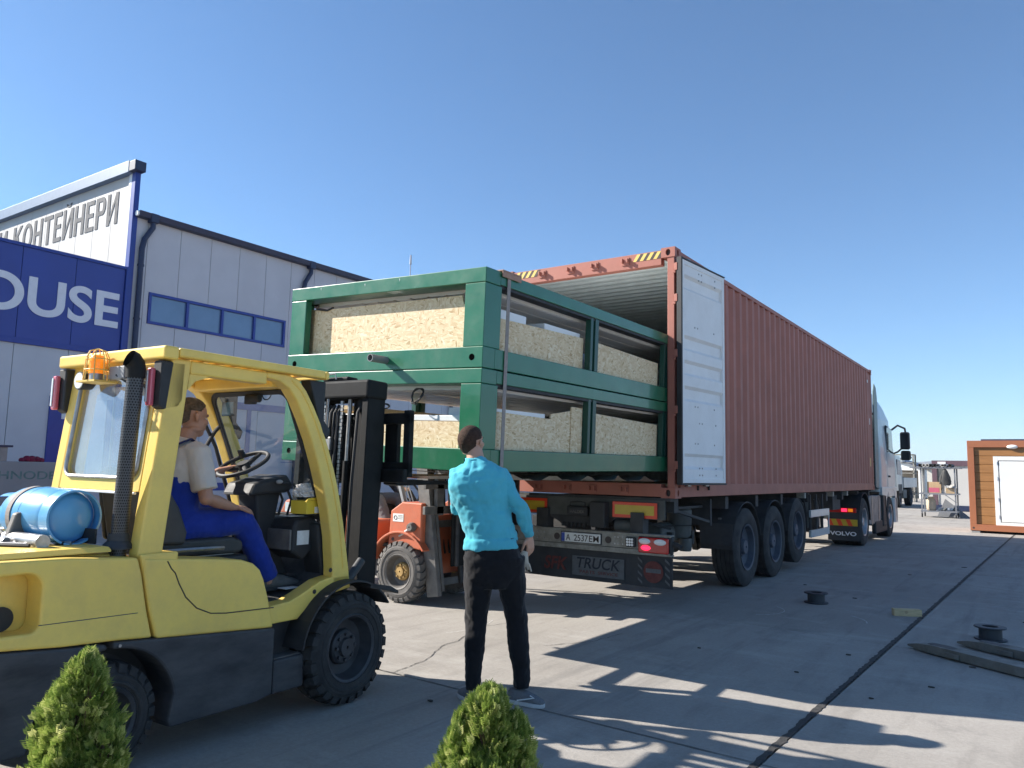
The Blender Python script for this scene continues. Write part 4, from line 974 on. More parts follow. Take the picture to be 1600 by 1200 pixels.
# cab: loft of rounded rectangular sections going up
def rsec(x0, x1, y0, y1, z, r=0.12, n=5, rf=None):
    out = []
    for (cx, cy, a0, rr) in ((x1, y0, -pi/2, r), (x1, y1, 0, rf or r), (x0, y1, pi/2, rf or r), (x0, y0, pi, r)):
        sx = -1 if cx == x1 else 1; sy = -1 if cy == y1 else 1
        for k in range(n+1):
            t = a0 + (pi/2)*k/n; out.append((cx + sx*rr + rr*cos(t), cy + sy*rr + rr*sin(t), z))
    return out
def stack(secs, name, mat, parent, smooth=True):
    mb = MB(); n = len(secs[0])
    for s in secs: mb.v += s
    for i in range(len(secs)-1):
        for k in range(n): mb.f.append((i*n+k, i*n+(k+1)%n, (i+1)*n+(k+1)%n, (i+1)*n+k))
    mb.f.append(tuple(reversed(range(n)))); mb.f.append(tuple((len(secs)-1)*n+k for k in range(n)))
    return mb.build(name, mat, parent, smooth=smooth, ang=40)
cab = stack([rsec(-2.45, 0.01, 13.05, 15.35, 1.18), rsec(-2.46, 0.02, 13.05, 15.40, 1.8), rsec(-2.44, 0.0, 13.05, 15.32, 2.3), rsec(-2.38, -0.06, 13.05, 15.10, 3.05, .15, rf=.25)], 'cab', m_truckwhite, tc_)
stack([rsec(-2.38, -0.06, 13.05, 15.10, 3.05, .15), rsec(-2.30, -0.14, 13.05, 14.7, 3.40, .2), rsec(-2.18, -0.26, 13.05, 14.1, 3.72, .25), rsec(-2.05, -0.39, 13.06, 13.6, 3.86, .25)], 'roof_fairing', m_truckwhite, tc_)
m_greyfin = M('side_deflector', (0.16, 0.22, 0.21), 0.5, var=0.1)
for x0, x1 in ((-0.05, -0.02), (-2.42, -2.39)): MB().prism([(12.60, 1.3), (12.62, 3.70), (12.72, 3.88), (12.95, 3.80), (13.06, 3.55), (13.05, 1.25)], 'x', x0, x1).build('side_deflector', m_greyfin, tc_, 0.01, fixn=True)
for k in range(5): MB().tube([(-0.25-.15*k, 12.95, 2.2), (-0.25-.12*k, 12.7, 1.9-.1*k), (-0.3-.1*k, 12.6, 1.6), (-0.4-.1*k, 12.45, 1.2)], 0.022, 8).build('air_coil', m_warnyel if k == 0 else m_blackplastic, tc_, smooth=True)
box('rear_ladder_plate', m_chassis, tc_, -2.2, -0.2, 12.85, 12.95, 1.2, 3.2)
for zz in (1.5, 1.9, 2.3, 2.7, 3.1): box('bracket', m_bumper, tc_, -0.22, -0.06, 12.70, 12.84, zz, zz+0.05)
box('door', m_truckwhite, tc_, 0.0, 0.022, 14.05, 15.15, 1.05, 2.2, 0.015)
MB().prism([(14.08, 2.18), (15.12, 2.10), (14.95, 2.85), (14.15, 2.92)], 'x', -0.035, 0.012).build('side_window', m_truckglass, tc_, 0.01, fixn=True)
box('door_handle', m_blackplastic, tc_, 0.018, 0.045, 14.15, 14.35, 1.55, 1.60, 0.006)
MB().prism([(13.6, 0.45), (13.72, 0.95), (14.05, 1.22), (14.9, 1.22), (15.2, .9), (15.25, .4), (15.35, .4), (15.35, 1.3), (13.1, 1.3), (13.1, 1.1), (13.5, 1.08), (13.52, .45)], 'x', -0.05, 0.03).build('wheel_arch', m_truckwhite, tc_, 0.015, fixn=True)
stack([rsec(-2.46, 0.03, 14.95, 15.55, 0.35, .15), rsec(-2.46, 0.03, 14.95, 15.55, 1.0, .15)], 'front_bumper', m_truckwhite, tc_)
# mirrors on arms
mm = MB().tube([(0.0, 15.05, 2.85), (0.12, 15.25, 2.98), (0.28, 15.35, 2.90), (0.30, 15.35, 2.75)], 0.028, 8).tube([(0.0, 15.15, 2.20), (0.10, 15.25, 2.25), (0.25, 15.32, 2.40)], 0.024, 8).build('mirror_arm', m_blackplastic, tc_, smooth=True)
box('mirror_housing', m_blackplastic, tc_, 0.16, 0.40, 15.26, 15.42, 2.32, 2.80, 0.05, seg=3); box('mirror_housing', m_blackplastic, tc_, 0.17, 0.41, 15.26, 15.42, 2.03, 2.29, 0.05, seg=3)
box('mirror_glass', m_mirror, tc_, 0.20, 0.36, 15.253, 15.259, 2.36, 2.76, 0.0); box('mirror_glass', m_mirror, tc_, 0.21, 0.37, 15.253, 15.259, 2.07, 2.25, 0.0)

# ------------------------------------------------------------------ second truck farther on
t2 = thing('parked_truck', 'distant white truck parked ahead of the tractor unit', 'truck', (-3.08, 37.0, 0))
for x in (-0.18, -2.27):
    for yy in (0.9, 5.0): truck_wheel(t2, (x, yy, 0.53), 1 if x > -1 else -1)
stack([rsec(-2.46, 0.0, -0.3, 1.9, 0.9), rsec(-2.46, 0.0, -0.3, 1.9, 1.9), rsec(-2.40, -0.06, -0.25, 1.6, 2.75)], 'cab', m_truckwhite, t2)
MB().prism([(0.0, 1.75), (1.4, 1.7), (1.2, 2.5), (0.1, 2.55)], 'x', -0.03, 0.012).build('side_window', m_truckglass, t2, fixn=True)
box('wheel_arch', m_blackplastic, t2, -0.05, 0.02, 0.3, 1.5, 0.75, 1.25, 0.1, seg=4); box('chassis', m_chassis, t2, -2.2, -0.3, 1.6, 7.0, 0.6, 1.0); box('cargo_bed', m_truckwhite, t2, -2.48, 0.02, 2.1, 7.2, 1.05, 1.6, 0.01)
box('fuel_tank', m_airtank, t2, -0.5, -0.05, 2.3, 3.6, 0.45, 0.95, 0.05)

# ------------------------------------------------------------------ right background
rk = thing('pipe_rack', 'tall light metal storage rack crowded with tubes between the truck and the open shed', 'rack', (-5.6, 50.0, 0))
for x in (0, 1.6):
    for yy in (0, 1.0): box('upright', m_bumper, rk, x, x+.09, yy, yy+.09, 0, 3.2, 0)
for zz in (0.5, 1.2, 1.9, 2.6, 3.15): box('shelf', m_bumper, rk, 0, 1.69, 0, 1.09, zz, zz+.06, 0)
tb = random.Random(11)
for i in range(26):
    z = tb.choice((0.56, 1.26, 1.96, 2.66)) + tb.uniform(0, .35); x = tb.uniform(.1, 1.4)
    MB().box(x, x+tb.uniform(.05, .25), -0.1, 1.2, z, z+.08).build('stored_profile', tb.choice((m_truckwhite, m_chassis, m_bumper)), rk)
sh_ = thing('open_shed', 'far white gabled shed with an open beige bay', 'shed', (-4.9, 62.0, 0))
MB().prism([(-7.0, 0), (-7, 2.5), (-3.5, 3.55), (0, 2.45), (0, 0), (-0.25, 0), (-0.25, 2.25), (-6.75, 2.25), (-6.75, 0)], 'y', 0, 0.15).build('gable_frame', m_white, sh_, fixn=True)
m_beige = M('beige_wall', (0.42, 0.37, 0.31), 0.8, var=0.08)
box('back_wall', m_beige, sh_, -6.9, -0.1, 2.6, 2.7, 0, 2.4); box('side_wall', m_white, sh_, -0.15, 0.0, 0.16, 9, 0, 2.42); box('side_wall', m_white, sh_, -7.0, -6.85, 0.16, 9, 0, 2.42)
MB().add([(0.3, -.3, 2.40), (0.3, 9, 2.40), (-3.5, 9, 3.60), (-3.5, -.3, 3.60), (-7.3, 9, 2.45), (-7.3, -.3, 2.45), (0.3, -.3, 2.5), (0.3, 9, 2.5), (-3.5, 9, 3.7), (-3.5, -.3, 3.7), (-7.3, 9, 2.55), (-7.3, -.3, 2.55)],
    [(0,1,2,3), (3,2,4,5), (6,9,8,7), (9,11,10,8), (0,3,9,6), (3,5,11,9), (0,6,7,1), (5,4,10,11)]).build('roof', m_gutter, sh_, fixn=True)
s2 = thing('small_shed', 'small pale shed with a dark window beside the open shed', 'shed', (-4.3, 60.0, 0))
box('walls', M('pale_wall', (0.55, 0.53, 0.47), 0.7), s2, 0, 3.2, 0, 4, 0, 2.35); box('roof', m_gutter, s2, -0.15, 3.3, -0.2, 4.1, 2.35, 2.45); box('window', m_truckglass, s2, 1.0, 2.0, -0.03, 0.0, 1.3, 2.0); box('window_blind', m_bumper, s2, 0.4, 2.6, -0.06, -0.031, 0.9, 1.05)
# rows of pale cabins far back, seen under the container and past the trucks
for i, (x, yy, w__, d_, h_, mt_) in enumerate(((-30, 66, 14, 5, 2.8, m_cladding), (-14.5, 72, 6, 3, 2.6, m_white))):
    c_ = thing('site_cabin', ['long grey cabin row far behind the trailer', 'small white cabin far behind the trailer wheels'][i], 'cabin', (x, yy, 0))
    box('walls', mt_, c_, 0, w__, 0, d_, 0.1, h_); box('roof', m_gutter, c_, -.1, w__+.1, -.1, d_+.1, h_, h_+.15)
    for k in range(int(w__//3)): box('window', m_truckglass, c_, 1+3*k, 2.0+3*k, -.03, 0, 1.0, 2.0)
# white cabin with brown frame
wc = thing('white_cabin', 'white cabin with dark brown roof frame standing behind the tool cart', 'cabin', (-1.30, 35.6, 0.16))
m_brownpurple = M('dark_brown_frame', (0.12, 0.07, 0.085), 0.5)
box('wall', m_cladwhite, wc, 0.25, 5.9, 0.10, 2.35, 0.05, 2.20, 0); box('roof_frame', m_brownpurple, wc, 0, 6.1, 0, 2.44, 2.06, 2.32); box('corner_post', m_brownpurple, wc, 0, 0.22, 0.02, 0.24, 0, 2.06); box('corner_post', m_brownpurple, wc, 5.88, 6.1, 0.02, 0.24, 0, 2.06)
box('base_frame', m_gutter, wc, 0, 6.1, 0.01, 2.43, -0.15, 0.12); box('plate', m_white, wc, 0.26, 0.62, -0.02, -0.003, 2.05, 2.26, 0)
for i in range(4): box('wall_panel', m_cladwhite, wc, 0.26+1.41*i, 0.26+1.41*i+1.40, 0.075, 0.098, 0.12, 2.06, 0.004)
box('window', m_airtank, wc, 0.24, 0.55, 0.05, 0.074, 0.9, 2.0)
# brown cabin
bc = thing('brown_cabin', 'brown timber clad cabin with white door and oval wall lamp at the right edge', 'cabin', (1.53, 18.27, 0.09))
CW, CD, CH = 6.0, 2.44, 2.60
fr = MB().box(0, 0.17, 0, 0.17, 0.16, CH-0.20).build('corner_post', m_brown, bc, 0.006)
for (a, b, c_, d_) in ((CW-.17, CW, 0, .17), (0, .17, CD-.17, CD), (CW-.17, CW, CD-.17, CD)): box('corner_post', m_brown, bc, a, b, c_, d_, 0.16, CH-0.20, 0.006)
lowb = box('base_beam', m_brown, bc, 0, CW, 0, 0.17, -0.02, 0.158, 0.006); box('base_beam', m_brown, bc, 0, CW, CD-.17, CD, -0.02, 0.158, 0.006)
for (a, b) in ((0, .17), (CW-.17, CW)): box('base_beam', m_brown, bc, a, b, 0.172, CD-.172, -0.02, 0.158, 0.006); box('roof_beam', m_brown, bc, a, b, 0.172, CD-.172, CH-.198, CH, 0.006)
MB().cyl((0.085, -0.001, 0.055), (0.085, 0.01, 0.055), 0.03, n=16).build('lifting_hole', m_warnblk, lowb)
box('roof_beam', m_brown, bc, 0, CW, 0, 0.17, CH-.198, CH, 0.006); box('roof_beam', m_brown, bc, 0, CW, CD-.17, CD, CH-.198, CH, 0.006)
box('roof_sheet', m_gutter, bc, 0.35, CW-.2, 0.2, CD-.2, CH+.002, CH+.05)
m_oakclad = M('oak_cladding', (0.34, 0.160, 0.055), 0.5, var=0.16, scale=2.2, stretch=(0.8, 1, 9))
nb = 9; bh = (CH-.198-.16)/nb
for i in range(nb):
    z0 = .16 + i*bh
    for (xa, xb) in ((0.175, 0.64), (1.66, CW-.175)) if i < 8 else ((0.175, CW-.175),):
        MB().prism([(0.07, z0+.002), (0.055, z0+.010), (0.055, z0+bh-.010), (0.07, z0+bh-.002), (0.09, z0+bh-.002), (0.09, z0+.002)], 'x', xa, xb).build('cladding_board', m_oakclad, bc, fixn=True)
box('side_walls', m_oakclad, bc, 0.08, CW-.08, 0.10, CD-.08, 0.1, CH-.1)
dz0, dz1 = 0.14, 2.14
dfr = MB().box(0.645, 0.765, 0.035, 0.10, dz0, dz1).box(1.535, 1.655, 0.035, 0.10, dz0, dz1).box(0.765, 1.535, 0.035, 0.10, dz1-.12, dz1).box(0.765, 1.535, 0.035, 0.10, dz0, dz0+.10)
dd = dfr.build('door', m_white, bc, 0.006)
box('door_leaf', m_white, dd, 0.782, 1.518, 0.045, 0.09, dz0+.115, dz1-.137, 0.01)
for zz in (0.35, 0.85, 1.45, 1.9): box('hinge', m_doorwhite, dd, 0.715, 0.735, 0.02, 0.034, zz, zz+.10, 0.003)
box('door_handle', m_steel, dd, 1.40, 1.46, 0.0, 0.044, 1.15, 1.19, 0.005)
lmp = MB().ell((1.13, 0.02, 2.42), (0.145, 0.06, 0.062), nu=24, nv=12).build('wall_lamp', m_clearlens, bc, smooth=True, ang=80)
lmp.data.materials[0] = m_white
for (a, b) in ((0.02, 0.02), (CW-.3, 0.02), (0.02, CD-.3), (CW-.3, CD-.3)):
    o = box('support_block', m_oldconc, None, 1.53+a, 1.53+a+.22, 18.27+b, 18.27+b+.25, 0, 0.068, 0.005)
    if a < 1 and b < 1: tag(o, 'grey support block under the near left corner of the brown cabin', 'block')
    else: tag(o, ['grey support block under the near right corner of the brown cabin', 'grey support block under the far left corner of the brown cabin', 'grey support block under the far right corner of the brown cabin'][(1 if b > 1 and a < 1 else 2 if b > 1 else 0)], 'block')
# tool cart
cx0, cy0 = -0.86, 27.4
ct = thing('tool_cart', 'open metal cart on castors with shelves and pipe roof before the white cabin', 'cart', (cx0, cy0, 0))
m_cart = M('grey_tube', (0.22, 0.23, 0.25), 0.45, 0.3)
for x in (0.02, 1.23):
    for yy in (0.0, 0.9):
        box('upright', m_cart, ct, x, x+.05, yy, yy+.05, 0.14, 2.0, 0)
        wv = MB().lathe([(-.02, .03), (-.02, .085), (.02, .085), (.02, .03)], (x+.025, yy+.02, .086), 'x', 16).build('castor', m_rubber, ct, smooth=True)
        box('castor_fork', m_steel, wv, x-.005, x+.0, yy-.01, yy+.05, .09, .16, 0); 
box('lower_shelf', m_cart, ct, 0, 1.3, -.02, .97, 0.22, 0.27, 0); box('worktop', m_cart, ct, -.05, 1.35, -.04, 1.0, 0.92, 0.98, 0); box('pipe_shelf', m_cart, ct, -.35, 1.45, -.1, 1.05, 1.98, 2.03, 0)
MB().bar((0.07, 0, 0.70), (0.35, 0, 0.92), .03, .03).bar((1.25, 0, 0.65), (0.9, 0, 0.92), .03, .03).build('brace', m_cart, ct)
def put(name, label, cat, mb, mat, loc, **k):
    return tag(mb.build(name, mat, loc=loc, **k), label, cat, k.get('group'))
o = thing('carton', 'tan cardboard carton with pink printed band on the cart worktop', 'carton', (cx0+.25, cy0+.1, 0.98)); box('carton_body', M('cardboard', (0.48,0.33,0.19), .8), o, 0, .50, 0, .4, 0, .45, 0.003); box('printed_band', M('pink_print', (0.50,0.10,0.16), .7), o, .06, .44, -.003, -.001, .03, .22, 0)
o = thing('cable_reel', 'pale round cable reel next to the tan carton on the cart', 'reel', (cx0+.78, cy0+.15, 1.15))
MB().lathe([(0, .06), (0, .17), (.03, .17), (.03, .06)], (0, 0, 0), 'y', 24).build('flange', m_cladwhite, o); MB().lathe([(.14, .06), (.14, .17), (.17, .17), (.17, .06)], (0, 0, 0), 'y', 24).build('flange', m_cladwhite, o); MB().lathe([(.03, .05), (.03, .12), (.14, .12), (.14, .05)], (0, 0, 0), 'y', 20).build('wound_cable', m_chassis, o)
o = thing('wooden_crate', 'low brown crate at the right end of the cart worktop', 'crate', (cx0+.92, cy0+.1, 0.98)); 
for zz in (0, .075, .15): box('slat', m_ply, o, 0, .36, 0, .02, zz, zz+.065, 0); box('slat', m_ply, o, 0, .36, .33, .35, zz, zz+.065, 0)
box('crate_end', m_ply, o, 0, .02, .02, .33, 0, .215, 0); box('crate_end', m_ply, o, .34, .36, .02, .33, 0, .215, 0); box('crate_base', m_ply, o, .02, .34, .02, .33, 0, .02, 0)
put('cloth_bundle', 'pale rag bundle lying in the brown crate', 'rag', MB().ell((0,0,0), (.12,.1,.09)).ell((.07,.03,.04), (.08,.07,.07)), m_cladwhite, (cx0+1.12, cy0+.27, 1.23), smooth=True, ang=80)
jk = MB().loft([(0,0,0.62), (0,0,0.55), (0,0,.35), (0.02,0,.1), (0.0,0,-.05)], [(.02,.02), (.07,.05), (.13,.07), (.20,.08), (.17,.07)], n=14)
for s in (-1, 1): jk.loft([(s*.05, 0, .52), (s*.14, 0, .25), (s*.17, 0.0, -.02)], [(.04,.04), (.055,.05), (.045,.04)], n=10)
put('hanging_jacket', 'black jacket hanging from the pipe roof of the cart', 'jacket', jk, m_seat, (cx0+.92, cy0-.03, 1.36), smooth=True, ang=80)
o = thing('sack', 'beige sack standing on the lower shelf of the cart', 'sack', (cx0+.35, cy0+.3, 0.27)); MB().loft([(0,0,0), (0,0,.1), (0,0,.4), (0,0,.52), (0,0,.56)], [(.16,.14), (.18,.16), (.17,.15), (.10,.08), (.13,.1)], n=14).build('sack_body', M('beige_sack', (0.46,0.38,0.28), .9), o, smooth=True, ang=80); MB().tube([(.09*cos(a), .08*sin(a), .5) for a in [i*pi/5 for i in range(10)]], .01, 6, closed=True).build('tie', m_chassis, o)
tb = random.Random(4)
for i in range(9):
    x = cx0 + .05 + .13*i + tb.uniform(-.02, .02); 
    o = MB().lathe([(0, .045), (0, .068), (1.0+tb.uniform(0, .2), .068), (1.0, .045)], (x, cy0-.12, 2.10), 'y', 12).build('pipe', tb.choice((m_cladwhite, m_chassis, m_cart)), None, smooth=True)
    tag(o, 'short pipe lying on the roof shelf of the cart', 'pipe', 'pipes on the cart roof shelf')
for i in range(6):
    x = cx0 + .62 + .11*i
    o = MB().ell((0,0,0), (.07,.09,.06), nu=10, nv=7).ell((.03,-.03,.03), (.04,.05,.05), nu=8, nv=6).build('plastic_offcut', tb.choice((m_white, m_cladwhite, m_airtank)), loc=(x, cy0+.2+tb.uniform(0,.3), .33), smooth=True, ang=80)
    tag(o, 'crumpled pale offcut on the lower shelf of the cart', 'scrap', 'scraps on the lower shelf of the cart')
# leaning grey sheet behind cart
o = MB().prism([(-.45, 0), (.75, 0), (-.15, .75)], 'y', 0, .03).build('metal_sheet', m_cart, loc=(cx0+.9, cy0+1.3, 0.0), rot=(radians(-12), 0, 0), fixn=True); tag(o, 'triangular grey sheet leaning behind the cart', 'sheet')

# spools, timber, fork sleeves on the ground
def spool(loc, label):
    s = thing('cable_spool', label, 'spool', loc, group='empty black spools lying on the concrete')
    m_ = M('spool_black', (0.022, 0.026, 0.035), 0.45, var=0.2, dirt=(0.09,0.09,0.09), dscale=9, damt=0.4) if 'spool_black' not in bpy.data.materials else bpy.data.materials['spool_black']
    MB().lathe([(0, .07), (0, .135), (.008, .140), (.014, .135), (.014, .07)], (0,0,0), 'z', 36).build('flange', m_, s, smooth=True)
    MB().lathe([(.112, .07), (.112, .135), (.118, .140), (.126, .135), (.126, .07)], (0,0,0), 'z', 36).build('flange', m_, s, smooth=True)
    MB().lathe([(.014, .098), (.112, .098), (.112, .090), (.014, .090)], (0,0,0), 'z', 36).build('core', m_, s, smooth=True)
    return s
spool((1.10, 1.70, 0.0), 'empty black spool standing alone on the shaded concrete right of the trailer wheels')
spool((2.95, 0.62, 0.0), 'empty black spool behind the two steel fork sleeves')
o = thing('timber_offcut', 'short pale timber offcut beside the dark joint in the concrete', 'timber', (2.11, 1.50, 0), radians(27)); box('timber_body', m_wood, o, -.145, .145, -.045, .045, 0, .075, .003); MB().cyl((-0.02, -.0455, .045), (-0.02, -.047, .045), .018, n=12).build('knot', m_ply, o)
def sleeve(tip, end, label):
    a = Vector((tip[0], tip[1], 0)); b = Vector((end[0], end[1], 0)); d = (b-a); L__ = d.length; ang = atan2(d.y, d.x)
    s = thing('fork_sleeve', label, 'fork sleeve', (a.x, a.y, 0), ang, 'steel fork sleeves lying on the concrete')
    m_ = m_sleeve
    mb = MB(); prf = [(0.0, 0.02, 0.035), (0.12, 0.05, 0.065), (0.30, 0.075, 0.085), (L__, 0.075, 0.085)]
    vs = []
    for x, hw, z in prf: vs += [(x, -hw, 0.012 if x > .05 else 0.02), (x, hw, 0.012 if x > .05 else .02), (x, hw, z), (x, -hw, z)]
    fs = [(0,3,2,1), tuple(4*(len(prf)-1)+k for k in range(4))]
    for i in range(len(prf)-1):
        for k in range(4): fs.append((4*i+k, 4*i+(k+1)%4, 4*i+4+(k+1)%4, 4*i+4+k))
    mb.add(vs, fs).build('sleeve_body', m_, s, 0.004, fixn=True)
    MB().prism([(0.22, -.03), (.26, -.045), (.42, -.045), (.46, -.03), (.46, .03), (.42, .045), (.26, .045), (.22, .03)], 'z', 0.0835, 0.0865).build('slot', m_warnblk, s, fixn=True)
    box('side_lug', m_, s, 0.42, 0.56, -0.095, -0.076, 0.02, 0.06, 0.005)
    return s
m_sleeve = M('worn_sleeve_steel', (0.20, 0.19, 0.17), 0.5, 0.4, var=0.25, scale=8, dirt=(0.12,0.085,0.05), dscale=7, damt=0.6)
sleeve((2.37, -0.30), (4.0, -1.35), 'nearer worn steel fork sleeve with slot, lying on the shaded concrete at the right')
sleeve((2.72, 0.13), (4.2, -0.75), 'farther worn steel fork sleeve in front of the second spool')
# ------------------------------------------------------------------ forklift tyre
def lift_wheel(parent, loc, R, Wd, side, tmat, rimmat, hubmat, key, rimR, lugs=26):
    k = ('lw', key, side)
    if k not in _wc:
        h = Wd/2; g = 0.022
        prof = [(-h+.02, rimR), (-h, rimR+.015), (-h-.006, (rimR+R)/2), (-h+.004, R-.055), (-h+.02, R-.03), (-h+.05, R-g), (h-.05, R-g), (h-.02, R-.03), (h-.004, R-.055), (h+.006, (rimR+R)/2), (h, rimR+.015), (h-.02, rimR)]
        mb = MB().lathe(prof, (0,0,0), 'x', 56)
        # raised ring on side wall
        for s in (-1, 1): mb.lathe([(s*(h+.004), R-.085), (s*(h+.010), R-.09), (s*(h+.010), R-.10), (s*(h+.004), R-.105)], (0,0,0), 'x', 48)
        for i in range(lugs):
            for s in (-1, 1):
                t0 = 2*pi*(i + (0.5 if s > 0 else 0))/lugs; dt = 2*pi/lugs*0.66
                ring = []
                for t in (t0, t0+dt):
                    for (a, r) in ((s*0.012, R-g-.004), (s*(h-.012), R-.06), (s*(h+.001), R-.05), (s*(h-.010), R-.012), (s*(h-.045), R-.002), (s*0.012, R)):
                        ring.append((a, r*cos(t + (0.10 if abs(a) < .02 else 0)*s*1), r*sin(t + (0.10 if abs(a) < .02 else 0)*s)))
                o = len(mb.v); mb.v += ring
                for q in range(6): mb.f.append((o+q, o+(q+1)%6, o+6+(q+1)%6, o+6+q))
                mb.f.append(tuple(o+q for q in range(6))); mb.f.append(tuple(o+11-q for q in range(6)))
        bm = bmesh.new(); me0 = mb.mesh('tyre', False); bm.from_mesh(me0); bmesh.ops.recalc_face_normals(bm, faces=bm.faces)
        for f in bm.faces: f.smooth = True
        for e in bm.edges:
            if len(e.link_faces) == 2 and e.calc_face_angle(0) > radians(28): e.smooth = False
        bm.to_mesh(me0); bm.free()
        s = side
        rim = MB().lathe([(s*(h-.005), rimR+.012), (s*(h+.002), rimR+.004), (s*(h-.008), rimR-.012), (s*(h-.05), rimR-.02), (s*(h-.09), rimR-.035), (s*(h-.095), rimR*.55), (s*(h-.11), rimR*.55), (s*(h-.12), rimR-.02)], (0,0,0), 'x', 40).mesh('rim', True, 30)
        hub = MB().lathe([(s*(h-.12), rimR*.56), (s*(h-.07), rimR*.52), (s*(h-.06), rimR*.46), (s*(h-.058), rimR*.30), (s*(h-.035), rimR*.27), (s*(h-.035), .01), (s*(h-.12), .01)], (0,0,0), 'x', 28)
        for q in range(8):
            t = 2*pi*q/8; rr = rimR*.39; hub.cyl((s*(h-.06), rr*cos(t), rr*sin(t)), (s*(h-.043), rr*cos(t), rr*sin(t)), .012, n=6)
        _wc[k] = (me0, rim, hub.mesh('hub', True, 30))
    me0, rim, hub = _wc[k]
    for me, mt_ in ((me0, tmat), (rim, rimmat), (hub, hubmat)):
        if not me.materials: me.materials.append(mt_)
    w_ = bpy.data.objects.new('wheel', me0); C.objects.link(w_); w_.parent = parent; w_.location = loc
    for nm, me in (('rim', rim), ('hub', hub)):
        o = bpy.data.objects.new(nm, me); C.objects.link(o); o.parent = w_
    return w_
def arc(cx, cz, r, a0, a1, n=14):
    return [(cx + r*cos(radians(a0 + (a1-a0)*i/n)), cz + r*sin(radians(a0 + (a1-a0)*i/n))) for i in range(n+1)]

# ------------------------------------------------------------------ yellow forklift
FK_LOC = (-0.83, -4.65, 0); FK_RZ = radians(2.5)
fk = thing('yellow_forklift', 'yellow and black gas forklift with a driver, amber beacon and tall perforated exhaust', 'forklift', FK_LOC, FK_RZ)
m_rimdark = M('forklift_rim_black', (0.03, 0.032, 0.038), 0.45, var=0.2, scale=10, dirt=(0.10,0.10,0.10), dscale=9, damt=0.5)
m_floor = M('rubber_mat', (0.035, 0.035, 0.037), 0.8, var=0.2, scale=20, dirt=(0.13,0.12,0.105), dscale=10, damt=0.5)
m_lightgrey = M('light_grey_plastic', (0.30, 0.31, 0.32), 0.5, var=0.1, dirt=(0.18,0.17,0.15), dscale=9, damt=0.4)
for x, s in ((0.465, 1), (-0.465, -1)): lift_wheel(fk, (x, 0, 0.35), 0.352, 0.215, s, m_rubber, m_rimdark, m_rimdark, 'yf', 0.205)
for x, s in ((0.40, 1), (-0.40, -1)): lift_wheel(fk, (x, -1.565, 0.272), 0.275, 0.17, s, m_rubber, m_rimdark, m_rimdark, 'yr', 0.15, 24)
# counterweight: core + side skins with the moulded opening
core = [(-2.42, 0.66), (-2.46, 0.80), (-2.44, 1.0), (-2.36, 1.075), (-1.80, 1.075), (-1.62, 1.055), (-1.465, 1.045), (-1.44, 0.95), (-1.40, 0.77), (-1.355, 0.63), (-1.57, 0.648), (-1.80, 0.66), (-2.10, 0.69)]
MB().prism(core, 'x', -0.36, 0.36).build('counterweight', m_yellow, fk, 0.02, fixn=True)
hole = [(-2.30, 0.755)] + [(-1.955, 0.745)] + arc(-1.955, 0.785, 0.04, -90, 0, 4)[1:] + arc(-1.985, 0.935, 0.07, 5, 90, 6) + [(-2.30, 0.995)] + arc(-2.32, 0.95, 0.045, 90, 180, 3) + arc(-2.32, 0.80, 0.045, 180, 270, 3)
def skin(x0, x1, name):
    # outer ring polygon bridged to the hole (keyhole polygon)
    outer = [(-2.42, 0.66), (-2.46, 0.80), (-2.44, 1.0), (-2.36, 1.060), (-2.1, 1.066), (-1.80, 1.060), (-1.62, 1.045), (-1.468, 1.035), (-1.44, 0.95), (-1.40, 0.77), (-1.36, 0.63), (-1.57, 0.648), (-1.80, 0.66), (-2.10, 0.69)]
    i0 = min(range(len(hole)), key=lambda i: hole[i][0]); 
    h = hole[i0:] + hole[:i0]
    ar = sum(h[i][0]*h[(i+1)%len(h)][1]-h[(i+1)%len(h)][0]*h[i][1] for i in range(len(h)))
    ao = sum(outer[i][0]*outer[(i+1)%len(outer)][1]-outer[(i+1)%len(outer)][0]*outer[i][1] for i in range(len(outer)))
    if ar*ao > 0: h = h[::-1]
    i1 = min(range(len(outer)), key=lambda i: (outer[i][0]-h[0][0])**2 + (outer[i][1]-h[0][1])**2)
    bm = bmesh.new()
    ov = [bm.verts.new((x1, *p)) for p in outer]; hv = [bm.verts.new((x1, *p)) for p in h]
    oe = [bm.edges.new((ov[i], ov[(i+1)%len(ov)])) for i in range(len(ov))]; he = [bm.edges.new((hv[i], hv[(i+1)%len(hv)])) for i in range(len(hv))]
    bmesh.ops.triangle_fill(bm, use_beauty=True, edges=oe+he)
    g = bmesh.ops.extrude_face_region(bm, geom=bm.faces[:])
    for v in [e for e in g['geom'] if isinstance(e, bmesh.types.BMVert)]: v.co.x = x0
    bmesh.ops.recalc_face_normals(bm, faces=bm.faces)
    me = bpy.data.meshes.new(name); bm.to_mesh(me); bm.free(); me.materials.append(m_yellow)
    return link(name, me, fk, 0.014, 3)
skin(0.362, 0.50, 'counterweight_side'); skin(-0.50, -0.362, 'counterweight_side')
MB().cyl((0.363, -2.02, 0.80), (0.372, -2.02, 0.80), 0.055, n=24).build('tow_pin_cap', m_blackplastic, fk)
# top shoulder of the counterweight
MB().prism([(-0.44, 1.066), (-0.40, 1.090), (0.40, 1.090), (0.44, 1.066)], 'y', -2.34, -1.56).build('hood_shoulder', m_yellow, fk, 0.02, fixn=True)
